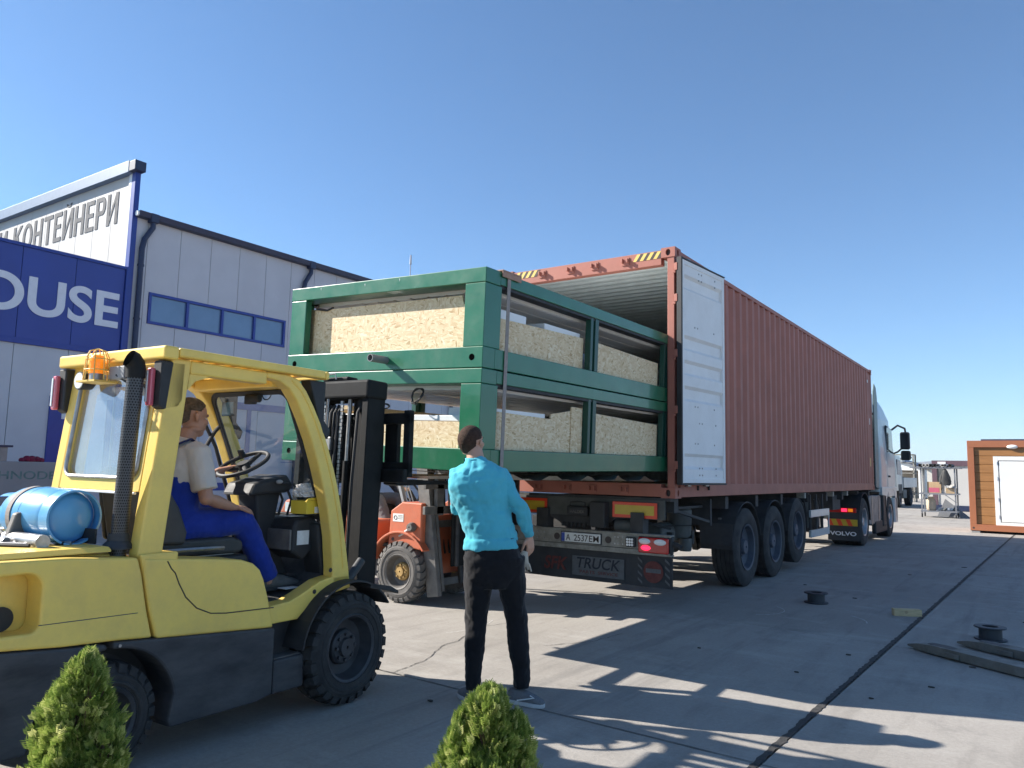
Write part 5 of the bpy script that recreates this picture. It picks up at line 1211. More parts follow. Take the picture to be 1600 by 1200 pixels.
# black lower rear with wheel arches
lowc = [(-2.40, 0.30), (-2.42, 0.655), (-2.10, 0.685), (-1.80, 0.655), (-1.60, 0.640)] + arc(-1.565, 0.265, 0.345, 92, 178, 14) + [(-1.92, 0.22), (-2.30, 0.22)]
for x0, x1 in ((0.30, 0.495), (-0.495, -0.30)): MB().prism(lowc, 'x', x0, x1).build('lower_counterweight', m_black, fk, 0.015, fixn=True)
box('rear_block', m_black, fk, -0.29, 0.29, -2.4, -0.6, 0.25, 0.65, 0.02)
MB().prism([(-2.0, .62)] + arc(-1.565, 0.265, 0.30, 150, 30, 8) + [(-1.2, .62)], 'x', 0.28, 0.30).build('arch_liner', m_blackplastic, fk, fixn=True)
sk = [(-1.57, 0.645), (-0.585, 0.560), (-0.585, 0.185), (-0.70, 0.165), (-1.235, 0.165), (-1.25, 0.20)] + arc(-1.565, 0.265, 0.345, 10, 84, 10) + [(-1.57, 0.612)]
for x0, x1 in ((0.30, 0.515), (-0.515, -0.30)): MB().prism(sk, 'x', x0, x1).build('side_skirt', m_black, fk, 0.012, fixn=True)
MB().cyl((0.515, -1.54, 0.625), (0.519, -1.54, 0.625), 0.008, n=8).build('skirt_bolt', m_steel, fk)
# side cowl panel with round seam
cow = [(-1.455, 1.03), (-1.44, 0.95), (-1.40, 0.78), (-1.352, 0.632), (-1.33, 0.622), (-0.59, 0.562), (-0.60, 0.60), (-0.64, 0.74), (-0.68, 0.85), (-0.71, 0.905), (-0.76, 0.945), (-0.84, 0.972), (-1.05, 0.995), (-1.28, 1.015)]
inset = [(y + (0.004 if y < -1.3 else 0), z) for y, z in cow]
for x0, x1 in ((0.28, 0.505), (-0.505, -0.28)): MB().prism([(-1.445+.008, 1.028), (-1.432, 0.95), (-1.392, 0.78), (-1.345, 0.634)] + cow[4:], 'x', x0, x1).build('side_cowl', m_yellow, fk, 0.014, seg=3, fixn=True)
for s in (1, -1):
    MB().tube([(s*0.505, y, z) for y, z in [(-1.31, 1.005), (-1.285, 0.965), (-1.26, 0.94), (-1.235, 0.885), (-1.19, 0.81), (-1.12, 0.745), (-1.03, 0.705), (-0.93, 0.692), (-0.60, 0.678)]], 0.0035, 6).build('panel_seam', m_warnblk, fk)
    MB().tube([(s*0.499, -1.92, 0.775), (s*0.5, -1.78, 0.772), (s*0.4995, -1.45, 0.765)], 0.002, 5).build('panel_seam', m_gutter, fk)
box('engine_hood', m_blackplastic, fk, -0.27, 0.27, -1.42, -0.60, 0.60, 0.97, 0.03)
# front frame, floor and step
ff = [(-0.60, 0.575), (-0.605, 0.68), (-0.45, 0.69), (-0.36, 0.72), (-0.20, 0.785), (-0.10, 0.80), (0.05, 0.80), (0.065, 0.715), (-0.06, 0.70), (-0.20, 0.675), (-0.30, 0.64), (-0.38, 0.575)]
for x0, x1 in ((0.36, 0.475), (-0.475, -0.36)): MB().prism(ff, 'x', x0, x1).build('front_frame', m_yellow, fk, 0.008, fixn=True)
for (y, z) in ((-0.255, 0.725), (-0.125, 0.845)): MB().cyl((0.476, y, z), (0.479, y, z), 0.014, n=14).build('frame_bolt', m_warnblk, fk)
MB().prism([(-0.62, 0.665), (-0.62, 0.69), (-0.34, 0.695), (-0.14, 0.76), (0.02, 0.94), (0.04, 0.93), (-0.12, 0.73), (-0.33, 0.665)], 'x', -0.36, 0.36).build('floor_plate', m_floor, fk, fixn=True)
fm = MB()
for i in range(12): fm.box(-0.34, 0.35, -0.60+.024*i, -0.588+.024*i, 0.6902, 0.6955)
fm.build('floor_ribs', m_floor, fk)
box('chassis', m_black, fk, -0.34, 0.34, -0.60, 0.30, 0.20, 0.66, 0.01)
stp = box('step', m_black, fk, 0.34, 0.505, -0.575, -0.335, 0.175, 0.37, 0.015); box('step', m_black, fk, -0.505, -0.34, -0.575, -0.335, 0.175, 0.37, 0.015)
box('step_tread', m_greyworn, stp, 0.36, 0.485, -0.56, -0.35, 0.37, 0.377, 0.002)
box('step_riser', m_blackplastic, fk, 0.34, 0.40, -0.585, -0.36, 0.37, 0.57, 0.01)
for x0, x1 in ((0.345, 0.575), (-0.575, -0.345)):
    MB().prism(arc(0, 0.35, 0.425, 35, 172, 18) + arc(0, 0.35, 0.412, 172, 35, 18), 'x', x0, x1).build('front_fender', m_blackplastic, fk, 0.003, fixn=True)
    MB().prism([(0.16, 0.74), (0.36, 0.70), (0.44, 0.66), (0.44, 0.64), (0.34, 0.67), (0.15, 0.71)], 'x', x0, x1).build('fender_lip', m_blackplastic, fk, 0.004, fixn=True)
    MB().prism(arc(0, 0.35, 0.412, 95, 178, 12) + [(-0.50, 0.40), (-0.50, 0.56), (-0.33, 0.66), (-0.1, 0.78)], 'x', x0 if x0 > 0 else x1-0.02, x0+0.02 if x0 > 0 else x1).build('inner_fender', m_black, fk, fixn=True)
# overhead guard
pil = [(-1.225, 2.06), (-1.345, 2.06), (-1.455, 1.035), (-1.32, 1.035)]
for s in (1, -1):
    x0, x1 = (0.385, 0.475) if s > 0 else (-0.475, -0.385)
    MB().prism(pil, 'x', x0, x1).build('rear_pillar', m_yellow, fk, 0.012, seg=3, fixn=True)
    MB().prism([(-1.24, 1.05), (-1.455, 1.05), (-1.42, 0.90), (-1.25, 0.88)], 'x', x0-0.002, x1+0.022).build('pillar_foot', m_yellow, fk, 0.012, fixn=True)
    outer = [(-0.72, 2.062), (-0.55, 2.062), (-0.47, 2.04), (-0.40, 1.975), (-0.33, 1.88), (-0.26, 1.77), (-0.19, 1.63), (-0.13, 1.49), (-0.08, 1.35), (-0.03, 1.17), (0.01, 1.0), (0.045, 0.84), (0.065, 0.715)]
    inner = [(-0.10, 0.745), (-0.105, 0.85), (-0.13, 1.05), (-0.17, 1.22), (-0.215, 1.36), (-0.275, 1.52), (-0.34, 1.67), (-0.41, 1.80), (-0.48, 1.91), (-0.54, 1.975), (-0.62, 2.015), (-0.72, 2.025)]
    MB().prism(outer + inner, 'x', x0, x1).build('front_pillar', m_yellow, fk, 0.012, seg=3, fixn=True)
    MB().tube([(s*0.476, (a[0]+b[0])/2+.02, (a[1]+b[1])/2) for a, b in zip(outer[2:], inner[::-1][1:-1][:11])], 0.006, 6).build('pillar_bead', m_yellow, fk, smooth=True)
    box('roof_side_rail', m_yellow, fk, x0, x1+0.0, -1.23, -0.715, 1.985, 2.058, 0.010)
    MB().prism([(-1.23, 1.985), (-1.10, 1.985), (-1.19, 1.95), (-1.235, 1.90)], 'x', x0+.01, x1-.01).build('gusset', m_yellow, fk, fixn=True)
# roof
box('roof_edge', m_yellow, fk, -0.515, 0.515, -1.415, -1.33, 2.045, 2.115, 0.012, seg=3)
for x0, x1 in ((0.43, 0.515), (-0.515, -0.43)): box('roof_edge', m_yellow, fk, x0, x1, -1.328, -0.282, 2.064, 2.113, 0.010)
box('roof_edge', m_yellow, fk, -0.515, 0.515, -0.280, -0.25, 2.060, 2.112, 0.010)
for i in range(9): MB().bar((-0.43, -1.24+.105*i, 2.085), (0.43, -1.24+.105*i, 2.085), 0.062, 0.035).build('roof_slat', m_yellow, fk, 0.004)
box('front_header', m_yellow, fk, -0.385, 0.385, -0.60, -0.40, 1.985, 2.06, 0.01)
# rear window frame
def rr(x0, x1, z0, z1, r, n=5):
    out = []
    for cx, cz, a0 in ((x1-r, z0+r, -90), (x1-r, z1-r, 0), (x0+r, z1-r, 90), (x0+r, z0+r, 180)): out += arc(cx, cz, r, a0, a0+90, n)
    return out
def frame_plate(outer, hole_, y0, y1, name, mat, parent, bev=0.004):
    bm = bmesh.new()
    ov = [bm.verts.new((p[0], y0, p[1])) for p in outer]; hv = [bm.verts.new((p[0], y0, p[1])) for p in hole_]
    e = [bm.edges.new((ov[i], ov[(i+1)%len(ov)])) for i in range(len(ov))] + [bm.edges.new((hv[i], hv[(i+1)%len(hv)])) for i in range(len(hv))]
    bmesh.ops.triangle_fill(bm, use_beauty=True, edges=e)
    g = bmesh.ops.extrude_face_region(bm, geom=bm.faces[:])
    for v in [q for q in g['geom'] if isinstance(q, bmesh.types.BMVert)]: v.co.y = y1
    bmesh.ops.recalc_face_normals(bm, faces=bm.faces)
    me = bpy.data.meshes.new(name); bm.to_mesh(me); bm.free(); me.materials.append(mat)
    return link(name, me, parent, bev)
rwf = frame_plate([(-0.385, 1.36), (0.385, 1.36), (0.385, 2.03), (-0.385, 2.03)], rr(-0.345, 0.335, 1.435, 1.985, 0.06), -0.02, 0.02, 'rear_window_frame', m_yellow, fk)
tilt = atan2(0.11, 1.02)
for o_ in (rwf,): o_.rotation_euler = (-tilt, 0, 0); o_.location = (0, -1.435 - 1.035*sin(tilt)*-1 - 0.0, 0)
rwf.location = (0, -1.435 - 0.1116, 0.0); rwf.rotation_euler = (-tilt, 0, 0)
gl_ = MB().prism(rr(-0.345, 0.335, 1.435, 1.985, 0.06), 'y', -0.004, 0.002).build('glass', m_glass_rear, rwf, fixn=True)
ring = rr(-0.350, 0.340, 1.430, 1.990, 0.062, 6)
MB().tube([(x, -0.024, z) for x, z in ring], 0.011, 8, closed=True).build('window_seal', m_steel, rwf, smooth=True)
box('window_sill_bar', m_white, rwf, -0.36, 0.36, -0.03, -0.015, 1.345, 1.358, 0.003)
# windscreen
wsn = frame_plate(rr(-0.385, 0.385, 0.0, 0.86, 0.07), rr(-0.355, 0.355, 0.03, 0.83, 0.06), -0.01, 0.01, 'windscreen_frame', m_blackplastic, fk, 0.003)
p0 = Vector((0, -0.10, 1.16)); p1 = Vector((0, -0.475, 1.985)); dv = p1-p0; wl = dv.length
wsn.location = p0; wsn.rotation_euler = (atan2(-dv.y, dv.z), 0, 0)
for v in wsn.data.vertices: v.co.z *= wl/0.86
MB().prism(rr(-0.36, 0.36, 0.02, wl-.02, 0.06), 'y', -0.003, 0.003).build('glass', m_glass, wsn, fixn=True)
MB().tube([(-0.37, -0.62, 1.40), (-0.37, -0.43, 1.72), (-0.36, -0.40, 1.76)], 0.014, 8).build('grab_handle', m_blackplastic, fk, smooth=True)
MB().tube([(-0.385, -0.55, 1.86), (-0.385, -0.40, 1.62), (-0.385, -0.2, 1.10)], 0.012, 8).build('cable_conduit', m_blackplastic, fk, smooth=True)
# lamp units under the rear roof edge
for x in (-0.455, 0.475):
    hs = MB().prism([(-1.40, 2.04), (-1.26, 2.04), (-1.265, 1.84), (-1.29, 1.80), (-1.37, 1.78), (-1.40, 1.80)], 'x', x-0.075, x).build('tail_lamp_housing', m_blackplastic, fk, 0.008, fixn=True)
    box('tail_lamp', m_pinklens, hs, x-0.085, x-0.045, -1.430, -1.402, 1.80, 2.00, 0.008); box('reverse_lamp', m_clearlens, hs, x-0.082, x-0.066, -1.436, -1.4305, 1.82, 1.985, 0.004)
m_dummy = None
wl_ = MB().lathe([(0.0, 0.02), (0, .052), (.07, .045), (.09, .02)], (-0.215, -1.45, 1.955), 'y', 20).build('work_light', m_blackplastic, fk, smooth=True)
MB().lathe([(-.006, 0.002), (-.004, .044), (.002, .046), (.002, .002)], (-0.215, -1.45, 1.955), 'y', 20).build('lens', m_clearlens, wl_, smooth=True)
MB().bar((-0.215, -1.39, 1.99), (-0.215, -1.38, 2.05), .03, .012).build('lamp_bracket', m_blackplastic, wl_)
bcn = thing('beacon_light', 'amber beacon in a yellow wire cage on the rear of the yellow forklift roof', 'beacon', (0,0,0)); bcn.parent = None
bpy.data.objects.remove(bcn)
bl = MB().lathe([(0, .01), (0, .036), (.035, .036), (.035, .01)], (0.0, -1.475, 1.945), 'z', 20).build('beacon_base', m_steel, fk, smooth=True)
MB().lathe([(.036, .005), (.036, .040), (.09, .040), (.125, .036), (.135, .028), (.14, .005)], (0.0, -1.475, 1.945), 'z', 24).build('beacon_lens', m_amber, bl, smooth=True)
MB().box(-0.10, 0.08, -1.53, -1.40, 1.932, 1.942).build('beacon_shelf', m_warnyel, bl)
cg = MB()
for k in range(8):
    a = 2*pi*k/8; cg.tube([(0.075*cos(a), -1.475+.062*sin(a), 1.945), (0.062*cos(a), -1.475+.055*sin(a), 2.07), (0.045*cos(a), -1.475+.04*sin(a), 2.105), (0, -1.475, 2.118)], .0032, 5)
for z, r_ in ((2.0, .070), (2.06, .063)): cg.tube([(r_*cos(2*pi*i/16), -1.475+.85*r_*sin(2*pi*i/16), z) for i in range(16)], .003, 5, closed=True)
cg.build('beacon_cage', m_warnyel, bl)
ral = random.Random(8)
for k in range(4): MB().tube([(0.12+.05*k, -1.40, 2.03), (0.13+.06*k, -1.44, 1.97-.02*k), (0.20+.04*k, -1.42, 1.93), (0.34, -1.38, 1.97-.03*k), (0.37, -1.36, 1.80)], .005, 6).build('wiring', m_blackplastic, fk, smooth=True)
box('junction_box', m_lightgrey, fk, 0.06, 0.20, -1.44, -1.39, 1.95, 2.02, 0.004)
# exhaust stack
ex = MB().tube([(0.352, -1.49, 1.03), (0.366, -1.487, 1.5), (0.380, -1.483, 1.955)], 0.041, 24, cap=False).build('exhaust_stack', None, fk, smooth=True)
def perf_mat():
    mt = bpy.data.materials.new('perforated_guard'); mt.use_nodes = True; t = mt.node_tree; N = t.nodes; L = t.links; P = N['Principled BSDF']
    tc = N.new('ShaderNodeTexCoord'); sp = N.new('ShaderNodeSeparateXYZ'); L.new(tc.outputs['Object'], sp.inputs[0])
    sx = N.new('ShaderNodeMath'); sx.operation = 'SUBTRACT'; sx.inputs[1].default_value = 0.366; L.new(sp.outputs[0], sx.inputs[0])
    sy = N.new('ShaderNodeMath'); sy.operation = 'ADD'; sy.inputs[1].default_value = 1.487; L.new(sp.outputs[1], sy.inputs[0])
    at = N.new('ShaderNodeMath'); at.operation = 'ARCTAN2'; L.new(sy.outputs[0], at.inputs[0]); L.new(sx.outputs[0], at.inputs[1])
    u = N.new('ShaderNodeMath'); u.operation = 'MULTIPLY'; u.inputs[1].default_value = 22/(2*pi); L.new(at.outputs[0], u.inputs[0])
    v = N.new('ShaderNodeMath'); v.operation = 'MULTIPLY'; v.inputs[1].default_value = 72.0; L.new(sp.outputs[2], v.inputs[0])
    fl_ = N.new('ShaderNodeMath'); fl_.operation = 'FLOOR'; L.new(v.outputs[0], fl_.inputs[0])
    hf = N.new('ShaderNodeMath'); hf.operation = 'MULTIPLY_ADD'; hf.inputs[1].default_value = 0.5; L.new(fl_.outputs[0], hf.inputs[0]); L.new(u.outputs[0], hf.inputs[2])
    fu = N.new('ShaderNodeMath'); fu.operation = 'FRACT'; L.new(hf.outputs[0], fu.inputs[0]); fv = N.new('ShaderNodeMath'); fv.operation = 'FRACT'; L.new(v.outputs[0], fv.inputs[0])
    cb_ = N.new('ShaderNodeCombineXYZ'); L.new(fu.outputs[0], cb_.inputs[0]); L.new(fv.outputs[0], cb_.inputs[1])
    ds = N.new('ShaderNodeVectorMath'); ds.operation = 'DISTANCE'; ds.inputs[1].default_value = (.5, .5, 0); L.new(cb_.outputs[0], ds.inputs[0])
    rp = N.new('ShaderNodeValToRGB'); rp.color_ramp.elements[0].position = .28; rp.color_ramp.elements[1].position = .36
    rp.color_ramp.elements[0].color = (0.006, 0.006, 0.006, 1); rp.color_ramp.elements[1].color = (0.085, 0.085, 0.09, 1); L.new(ds.outputs[1], rp.inputs[0]); L.new(rp.outputs[0], P.inputs['Base Color'])
    P.inputs['Metallic'].default_value = 0.5; P.inputs['Roughness'].default_value = 0.42
    bp = N.new('ShaderNodeBump'); bp.inputs['Strength'].default_value = 0.6; bp.inputs['Distance'].default_value = 0.003; L.new(rp.outputs[0], bp.inputs['Height']); L.new(bp.outputs[0], P.inputs['Normal'])
    return mt
ex.data.materials.append(perf_mat())
eo = MB().tube([(0.380, -1.483, 1.94), (0.381, -1.484, 1.985), (0.381, -1.490, 2.01), (0.380, -1.505, 2.03), (0.378, -1.525, 2.038)], [.047, .048, .048, .047, .046], 24, cap=False)
eo.tube([(0.378, -1.5255, 2.0385), (0.380, -1.505, 2.03), (0.381, -1.490, 2.01), (0.381, -1.484, 1.96)], [.0435, .043, .043, .04], 24, cap=False)
eo.build('exhaust_outlet', m_mastblack, ex, smooth=True)
MB().lathe([(0, .01), (0, .072), (.02, .070), (.04, .052), (.075, .050), (.075, .01)], (0.352, -1.49, 1.072), 'z', 24).build('exhaust_base', m_black, ex, smooth=True)
# seat
MB().prism([(-1.16, 0.985), (-1.18, 1.06), (-1.10, 1.075), (-0.70, 1.075), (-0.63, 1.05), (-0.62, 1.0), (-0.65, 0.975)], 'x', -0.24, 0.24).build('seat_cushion', m_seat, fk, 0.03, seg=3, fixn=True)
MB().prism([(-1.15, 1.03), (-1.22, 1.05), (-1.30, 1.44), (-1.28, 1.48), (-1.22, 1.48), (-1.17, 1.30)], 'x', -0.22, 0.22).build('seat_back', m_seat, fk, 0.03, seg=3, fixn=True)
for s in (1, -1): MB().prism([(-1.22, 1.06), (-1.04, 1.05), (-1.03, 1.12), (-1.09, 1.26), (-1.19, 1.40), (-1.28, 1.42)], 'x', s*0.215, s*0.265).build('seat_bolster', m_seat, fk, 0.02, seg=3, fixn=True)
MB().box(-0.2, 0.2, -1.14, -0.66, 0.965, 0.98).build('seat_rail', m_steel, fk, 0.005)
for z in (0.90, 0.935): MB().box(-0.21, 0.23, -1.12, -0.66, z, z+.02).build('seat_suspension', m_blackplastic, fk, 0.005)
MB().tube([(0.15, -1.35, 1.0), (0.3, -1.2, 1.03), (0.33, -0.95, 1.03), (0.28, -0.8, 1.02)], .012, 6).build('belt_cable', m_steel, fk, smooth=True)
# steering column, wheel, dash, levers
MB().prism([(-0.44, 0.78), (-0.40, 1.10), (-0.44, 1.36), (-0.40, 1.42), (-0.26, 1.42), (-0.22, 1.34), (-0.27, 1.1), (-0.18, 0.90), (-0.12, 0.78)], 'x', -0.09, 0.09).build('steering_column', m_blackplastic, fk, 0.02, seg=3, fixn=True)
MB().prism([(-0.52, 1.31), (-0.48, 1.39), (-0.22, 1.45), (-0.16, 1.37), (-0.20, 1.33)], 'x', -0.14, 0.14).build('column_shroud', m_blackplastic, fk, 0.02, fixn=True)
ctr = Vector((-0.02, -0.455, 1.51)); nrm = Vector((0, -0.55, 1)).normalized(); ux = Vector((1,0,0)); uy = nrm.cross(ux)
sw = MB().tube([ctr + ux*.165*cos(2*pi*i/32) + uy*.165*sin(2*pi*i/32) for i in range(32)], .014, 8, closed=True)
for a in (pi/2, pi/2+2.2, pi/2-2.2): sw.tube([ctr - nrm*.02, ctr + ux*.16*cos(a) + uy*.16*sin(a)], [.02, .011], 8)
sw.cyl(ctr - nrm*.06, ctr + nrm*.012, .035, .04, n=14).build('steering_wheel', m_blackplastic, fk, smooth=True)
MB().cyl(ctr + ux*-.12 + uy*.10, ctr + ux*-.12 + uy*.10 + nrm*.05, .02, n=12).build('steering_knob', m_blackplastic, fk, smooth=True)
dash = MB().prism([(-0.30, 0.96), (-0.29, 1.12), (-0.26, 1.165), (-0.12, 1.18), (-0.06, 1.12), (-0.04, 0.98), (-0.12, 0.96), (-0.20, 0.90)], 'x', -0.02, 0.30).build('dash_cowl', m_blackplastic, fk, 0.02, seg=3, fixn=True)
o_ = box('dash_sticker', m_paper, dash, 0.12, 0.24, -0.255, -0.15, 1.176, 1.180, 0)
box('dash_sticker', m_paper, dash, 0.301, 0.303, -0.26, -0.16, 1.0, 1.09, 0)
box('dash_top_tray', m_greyworn, dash, 0.02, 0.30, -0.318, -0.302, 0.97, 1.10, 0.006)
MB().prism([(-0.44, 0.92), (-0.43, 1.10), (-0.40, 1.17), (-0.12, 1.18), (-0.04, 1.0), (-0.1, 0.95)], 'x', -0.34, -0.10).build('dash_cowl', m_blackplastic, fk, 0.02, fixn=True)
MB().prism([(-0.16, 1.14), (-0.02, 1.12), (0.055, 0.93), (0.05, 0.80), (-0.09, 0.79), (-0.13, 0.95)], 'x', 0.20, 0.375).build('side_cowl_black', m_blackplastic, fk, 0.025, seg=3, fixn=True)
for k in range(3):
    x = 0.06+.05*k; y0 = -0.30+.03*k
    MB().tube([(x, y0-.06, 1.395), (x, y0+.0, 1.39), (x+.01, y0+.05, 1.385), (x+.02, y0+.10, 1.28), (x+.02, y0+.07, 1.18)], .0085, 8).build('control_lever', m_blackplastic, fk, smooth=True)
    MB().ell((x, y0-.065, 1.40), (.014, .028, .014), nu=10, nv=8).build('lever_knob', m_lightgrey, fk, smooth=True, ang=80)
box('pedal', m_blackplastic, fk, 0.10, 0.20, -0.22, -0.16, 0.79, 0.80, 0.004); box('pedal', m_steel, fk, -0.05, 0.06, -0.24, -0.18, 0.78, 0.79, 0.004)
box('floor_scuff_plate', m_doorwhite, fk, 0.0, 0.30, -0.33, -0.17, 0.728, 0.734, 0.002).rotation_euler = (0, 0, 0)
# rear view mirror and round camera under the roof
MB().box(-0.02, 0.06, -0.48, -0.44, 1.90, 2.0).build('mirror_bracket', m_blackplastic, fk, 0.004); MB().cyl((0.03, -0.50, 1.935), (0.12, -0.47, 1.935), .028, n=14).build('roof_lamp', m_blackplastic, fk, smooth=True)
MB().tube([(0.16+.045*cos(a), -0.45, 1.97+.045*sin(a)) for a in [2*pi*i/14 for i in range(14)]], .004, 6, closed=True).build('cable_loop', m_blackplastic, fk, smooth=True)
MB().box(-0.33, -0.20, -0.415, -0.405, 1.83, 1.93).build('mirror', m_mirror, fk, 0.01)
for s in (1,):
    hl = MB().prism([(-0.38, 2.05), (-0.24, 2.05), (-0.24, 1.80), (-0.18, 1.74), (-0.20, 1.68), (-0.255, 1.72)], 'x', 0.385, 0.475).build('headlamp_housing', m_blackplastic, fk, 0.008, fixn=True)
hl2 = MB().prism([(-0.38, 2.05), (-0.24, 2.05), (-0.24, 1.80), (-0.18, 1.74), (-0.20, 1.68), (-0.255, 1.72)], 'x', -0.475, -0.385).build('headlamp_housing', m_blackplastic, fk, 0.008, fixn=True)
# counterweight clutter: hoses, bottle bracket
MB().cyl((-0.10, -1.80, 1.115), (0.24, -1.80, 1.115), 0.035, n=18).build('bracket_tube', m_steel, fk, smooth=True)
MB().cyl((-0.35, -1.90, 1.105), (0.02, -1.86, 1.105), 0.022, n=14).build('bracket_tube', m_steel, fk, smooth=True)
for k in range(6): MB().tube([(-0.48, -2.0+.04*k, 1.12), (-0.25, -1.97+.05*k, 1.10+.01*k), (0.0, -1.95+.03*k, 1.10), (0.2, -1.84+.04*k, 1.098)], .010, 6).build('hose', (m_blackplastic, m_steel)[k % 2], fk, smooth=True)
MB().prism([(-1.84, 1.10), (-1.80, 1.24), (-1.74, 1.25), (-1.72, 1.10)], 'x', -0.08, -0.03).build('clamp', m_greyworn, fk, 0.01, fixn=True)
MB().prism([(-0.02, 1.09), (0.26, 1.09), (0.26, 1.165), (0.05, 1.165)], 'y', -1.56, -1.55).build('clamp_plate', m_blackplastic, fk, fixn=True)
# mast
mast = bpy.data.objects.new('mast', None); C.objects.link(mast); mast.parent = fk; mast.location = (-0.015, 0.315, 0); mast.rotation_euler = (radians(-1.5), 0, 0)
for s in (-1, 1):
    for (xa, y0, y1, z0, z1) in ((0.345, -0.06, 0.12, 0.12, 2.12), (0.270, -0.03, 0.10, 0.15, 2.10), (0.205, 0.0, 0.13, 0.2, 2.07)):
        x = s*xa; mb = MB(); mb.box(x-.008, x+.008, y0, y1, z0, z1).box(x-.045*(s > 0)-.008*(s < 0), x+.045*(s < 0)+.008*(s > 0), y0-.002, y0+.014, z0, z1).box(x-.045*(s > 0)-.008*(s < 0), x+.045*(s < 0)+.008*(s > 0), y1-.014, y1+.002, z0, z1)
        mb.build('mast_rail', m_mastblack, mast, 0.003)
    MB().cyl((s*0.15, -0.03, 0.2), (s*0.15, -0.03, 1.55), .026, n=16).build('lift_cylinder', m_mastblack, mast, smooth=True)
    MB().cyl((s*0.15, -0.03, 1.55), (s*0.15, -0.03, 2.0), .016, n=14).build('lift_rod', m_steel, mast, smooth=True)
for z in (0.35, 1.20, 1.98): box('mast_tie', m_mastblack, mast, -0.34, 0.34, 0.02, 0.06, z, z+.10, 0.008)
box('mast_head', m_mastblack, mast, -0.37, 0.37, -0.085, 0.13, 2.0, 2.135, 0.02, seg=3); box('mast_head_cap', m_mastblack, mast, -0.13, 0.13, -0.05, 0.06, 2.137, 2.17, 0.012)
MB().tube([(-.10, -0.06, 2.15), (-.10, -0.07, 2.185), (.02, -0.07, 2.19), (.02, -0.06, 2.15)], .006, 6).build('lift_handle', m_steel, mast)
for x in (-0.09, 0.09):
    ch = MB()
    for i in range(46): ch.box(x-.012, x+.012, -0.052-.003*(i % 2), -0.040, 0.75+.027*i, 0.772+.027*i)
    ch.build('lift_chain', m_steel, mast)
    MB().cyl((x, -0.046, 0.3), (x, -0.046, 0.74), .008, n=8).build('chain_anchor', m_steel, mast)
for k, x in enumerate((-0.06, -0.02, 0.02, 0.055, 0.25)): MB().tube([(x, -0.07, 0.5), (x, -0.07, 1.4), (x, -0.05, 1.9), (x, -0.01, 1.96)], .011, 8).build('hydraulic_hose', m_blackplastic, mast, smooth=True)
MB().box(-0.06, 0.03, -0.09, -0.05, 1.62, 1.72).build('hose_clamp', m_steel, mast, 0.005); MB().cyl((-0.02, -0.085, 1.72), (-0.02, -0.085, 2.0), .009, n=8).build('hose_fitting', m_steel, mast)
for s in (-1, 1): MB().cyl((s*0.40, -0.32, 0.62), (s*0.37, -0.05, 0.86), .03, n=14).build('tilt_cylinder', m_black, mast, smooth=True)
# carriage, backrest and forks
car = bpy.data.objects.new('fork_carriage', None); C.objects.link(car); car.parent = fk; car.location = (0, 0.56, 0)
for z in (1.50, 1.86): box('carriage_bar', m_mastblack, car, -0.52, 0.52, 0.0, 0.045, z-0.03, z+0.05, 0.006)
for x in (-0.49, -0.2, 0.2, 0.49): box('backrest_post', m_mastblack, car, x-.03, x+.03, 0.0, 0.05, 1.44, 1.93, 0.006)
box('carriage_plate', m_mastblack, car, -0.28, 0.28, -0.12, 0.0, 1.42, 1.82, 0.01); box('side_shifter', m_mastblack, car, -0.52, 0.52, -0.05, -0.002, 1.40, 1.50, 0.01)
MB().cyl((0.30, -0.03, 1.44), (0.47, -0.03, 1.44), .02, n=10).build('shift_rod', m_steel, car)
for x in (-0.40, 0.30):
    MB().prism([(0.052, 1.95-.10), (0.052, 1.385), (0.10, 1.375), (1.25, 1.395), (1.25, 1.405), (0.14, 1.42), (0.095, 1.46), (0.095, 1.85)], 'x', x-.06, x+.06).build('fork', m_mastblack, car, 0.004, fixn=True)

# gas bottle (lies in its cradle on the counterweight)
gb_ = thing('gas_bottle', 'light blue gas bottle strapped across the back of the yellow forklift', 'gas bottle', Vector(FK_LOC) + Matrix.Rotation(FK_RZ, 3, 'Z') @ Vector((0.19, -1.635, 1.222)), FK_RZ)
MB().lathe([(-0.02, .001), (-0.02, .09), (-.045, .125), (-.09, .142), (-.25, .145), (-.42, .142), (-.50, .120), (-.54, .07), (-.55, .001)], (0,0,0), 'x', 48, closed=False).build('bottle_body', m_tankblue, gb_, smooth=True, ang=60)
MB().lathe([(0.01, .128), (0.01, .138), (-.06, .143), (-.06, .135)], (0,0,0), 'x', 48).build('foot_ring', m_tankblue, gb_, smooth=True)
MB().lathe([(-.26, .1462), (-.27, .1478), (-.275, .1462)], (0,0,0), 'x', 48).build('weld_seam', m_tankblue, gb_, smooth=True)
MB().lathe([(-.335, .1455), (-.335, .1485), (-.375, .1485), (-.375, .1450)], (0,0,0), 'x', 48).build('strap', m_strap, gb_)
sh2 = MB()
for a0, a1 in ((-0.5, 2.2), (2.8, 5.2)):
    nn = 12
    for i in range(nn):
        a, b = a0+(a1-a0)*i/nn, a0+(a1-a0)*(i+1)/nn
        P_ = lambda x, r_, t: (x, r_*cos(t), r_*sin(t))
        sh2.add([P_(-.50, .112, a), P_(-.50, .112, b), P_(-.64, .105, b), P_(-.64, .105, a), P_(-.50, .107, a), P_(-.50, .107, b), P_(-.64, .100, b), P_(-.64, .100, a)], [(0,3,2,1), (4,5,6,7), (2,3,7,6), (0,1,5,4)])
sh2.build('valve_guard', m_tankblue, gb_, smooth=True); MB().cyl((-.54, 0, 0), (-.60, 0, 0), .025, n=12).cyl((-.59, 0, 0), (-.59, .03, .04), .012, n=8).build('valve', m_steel, gb_)
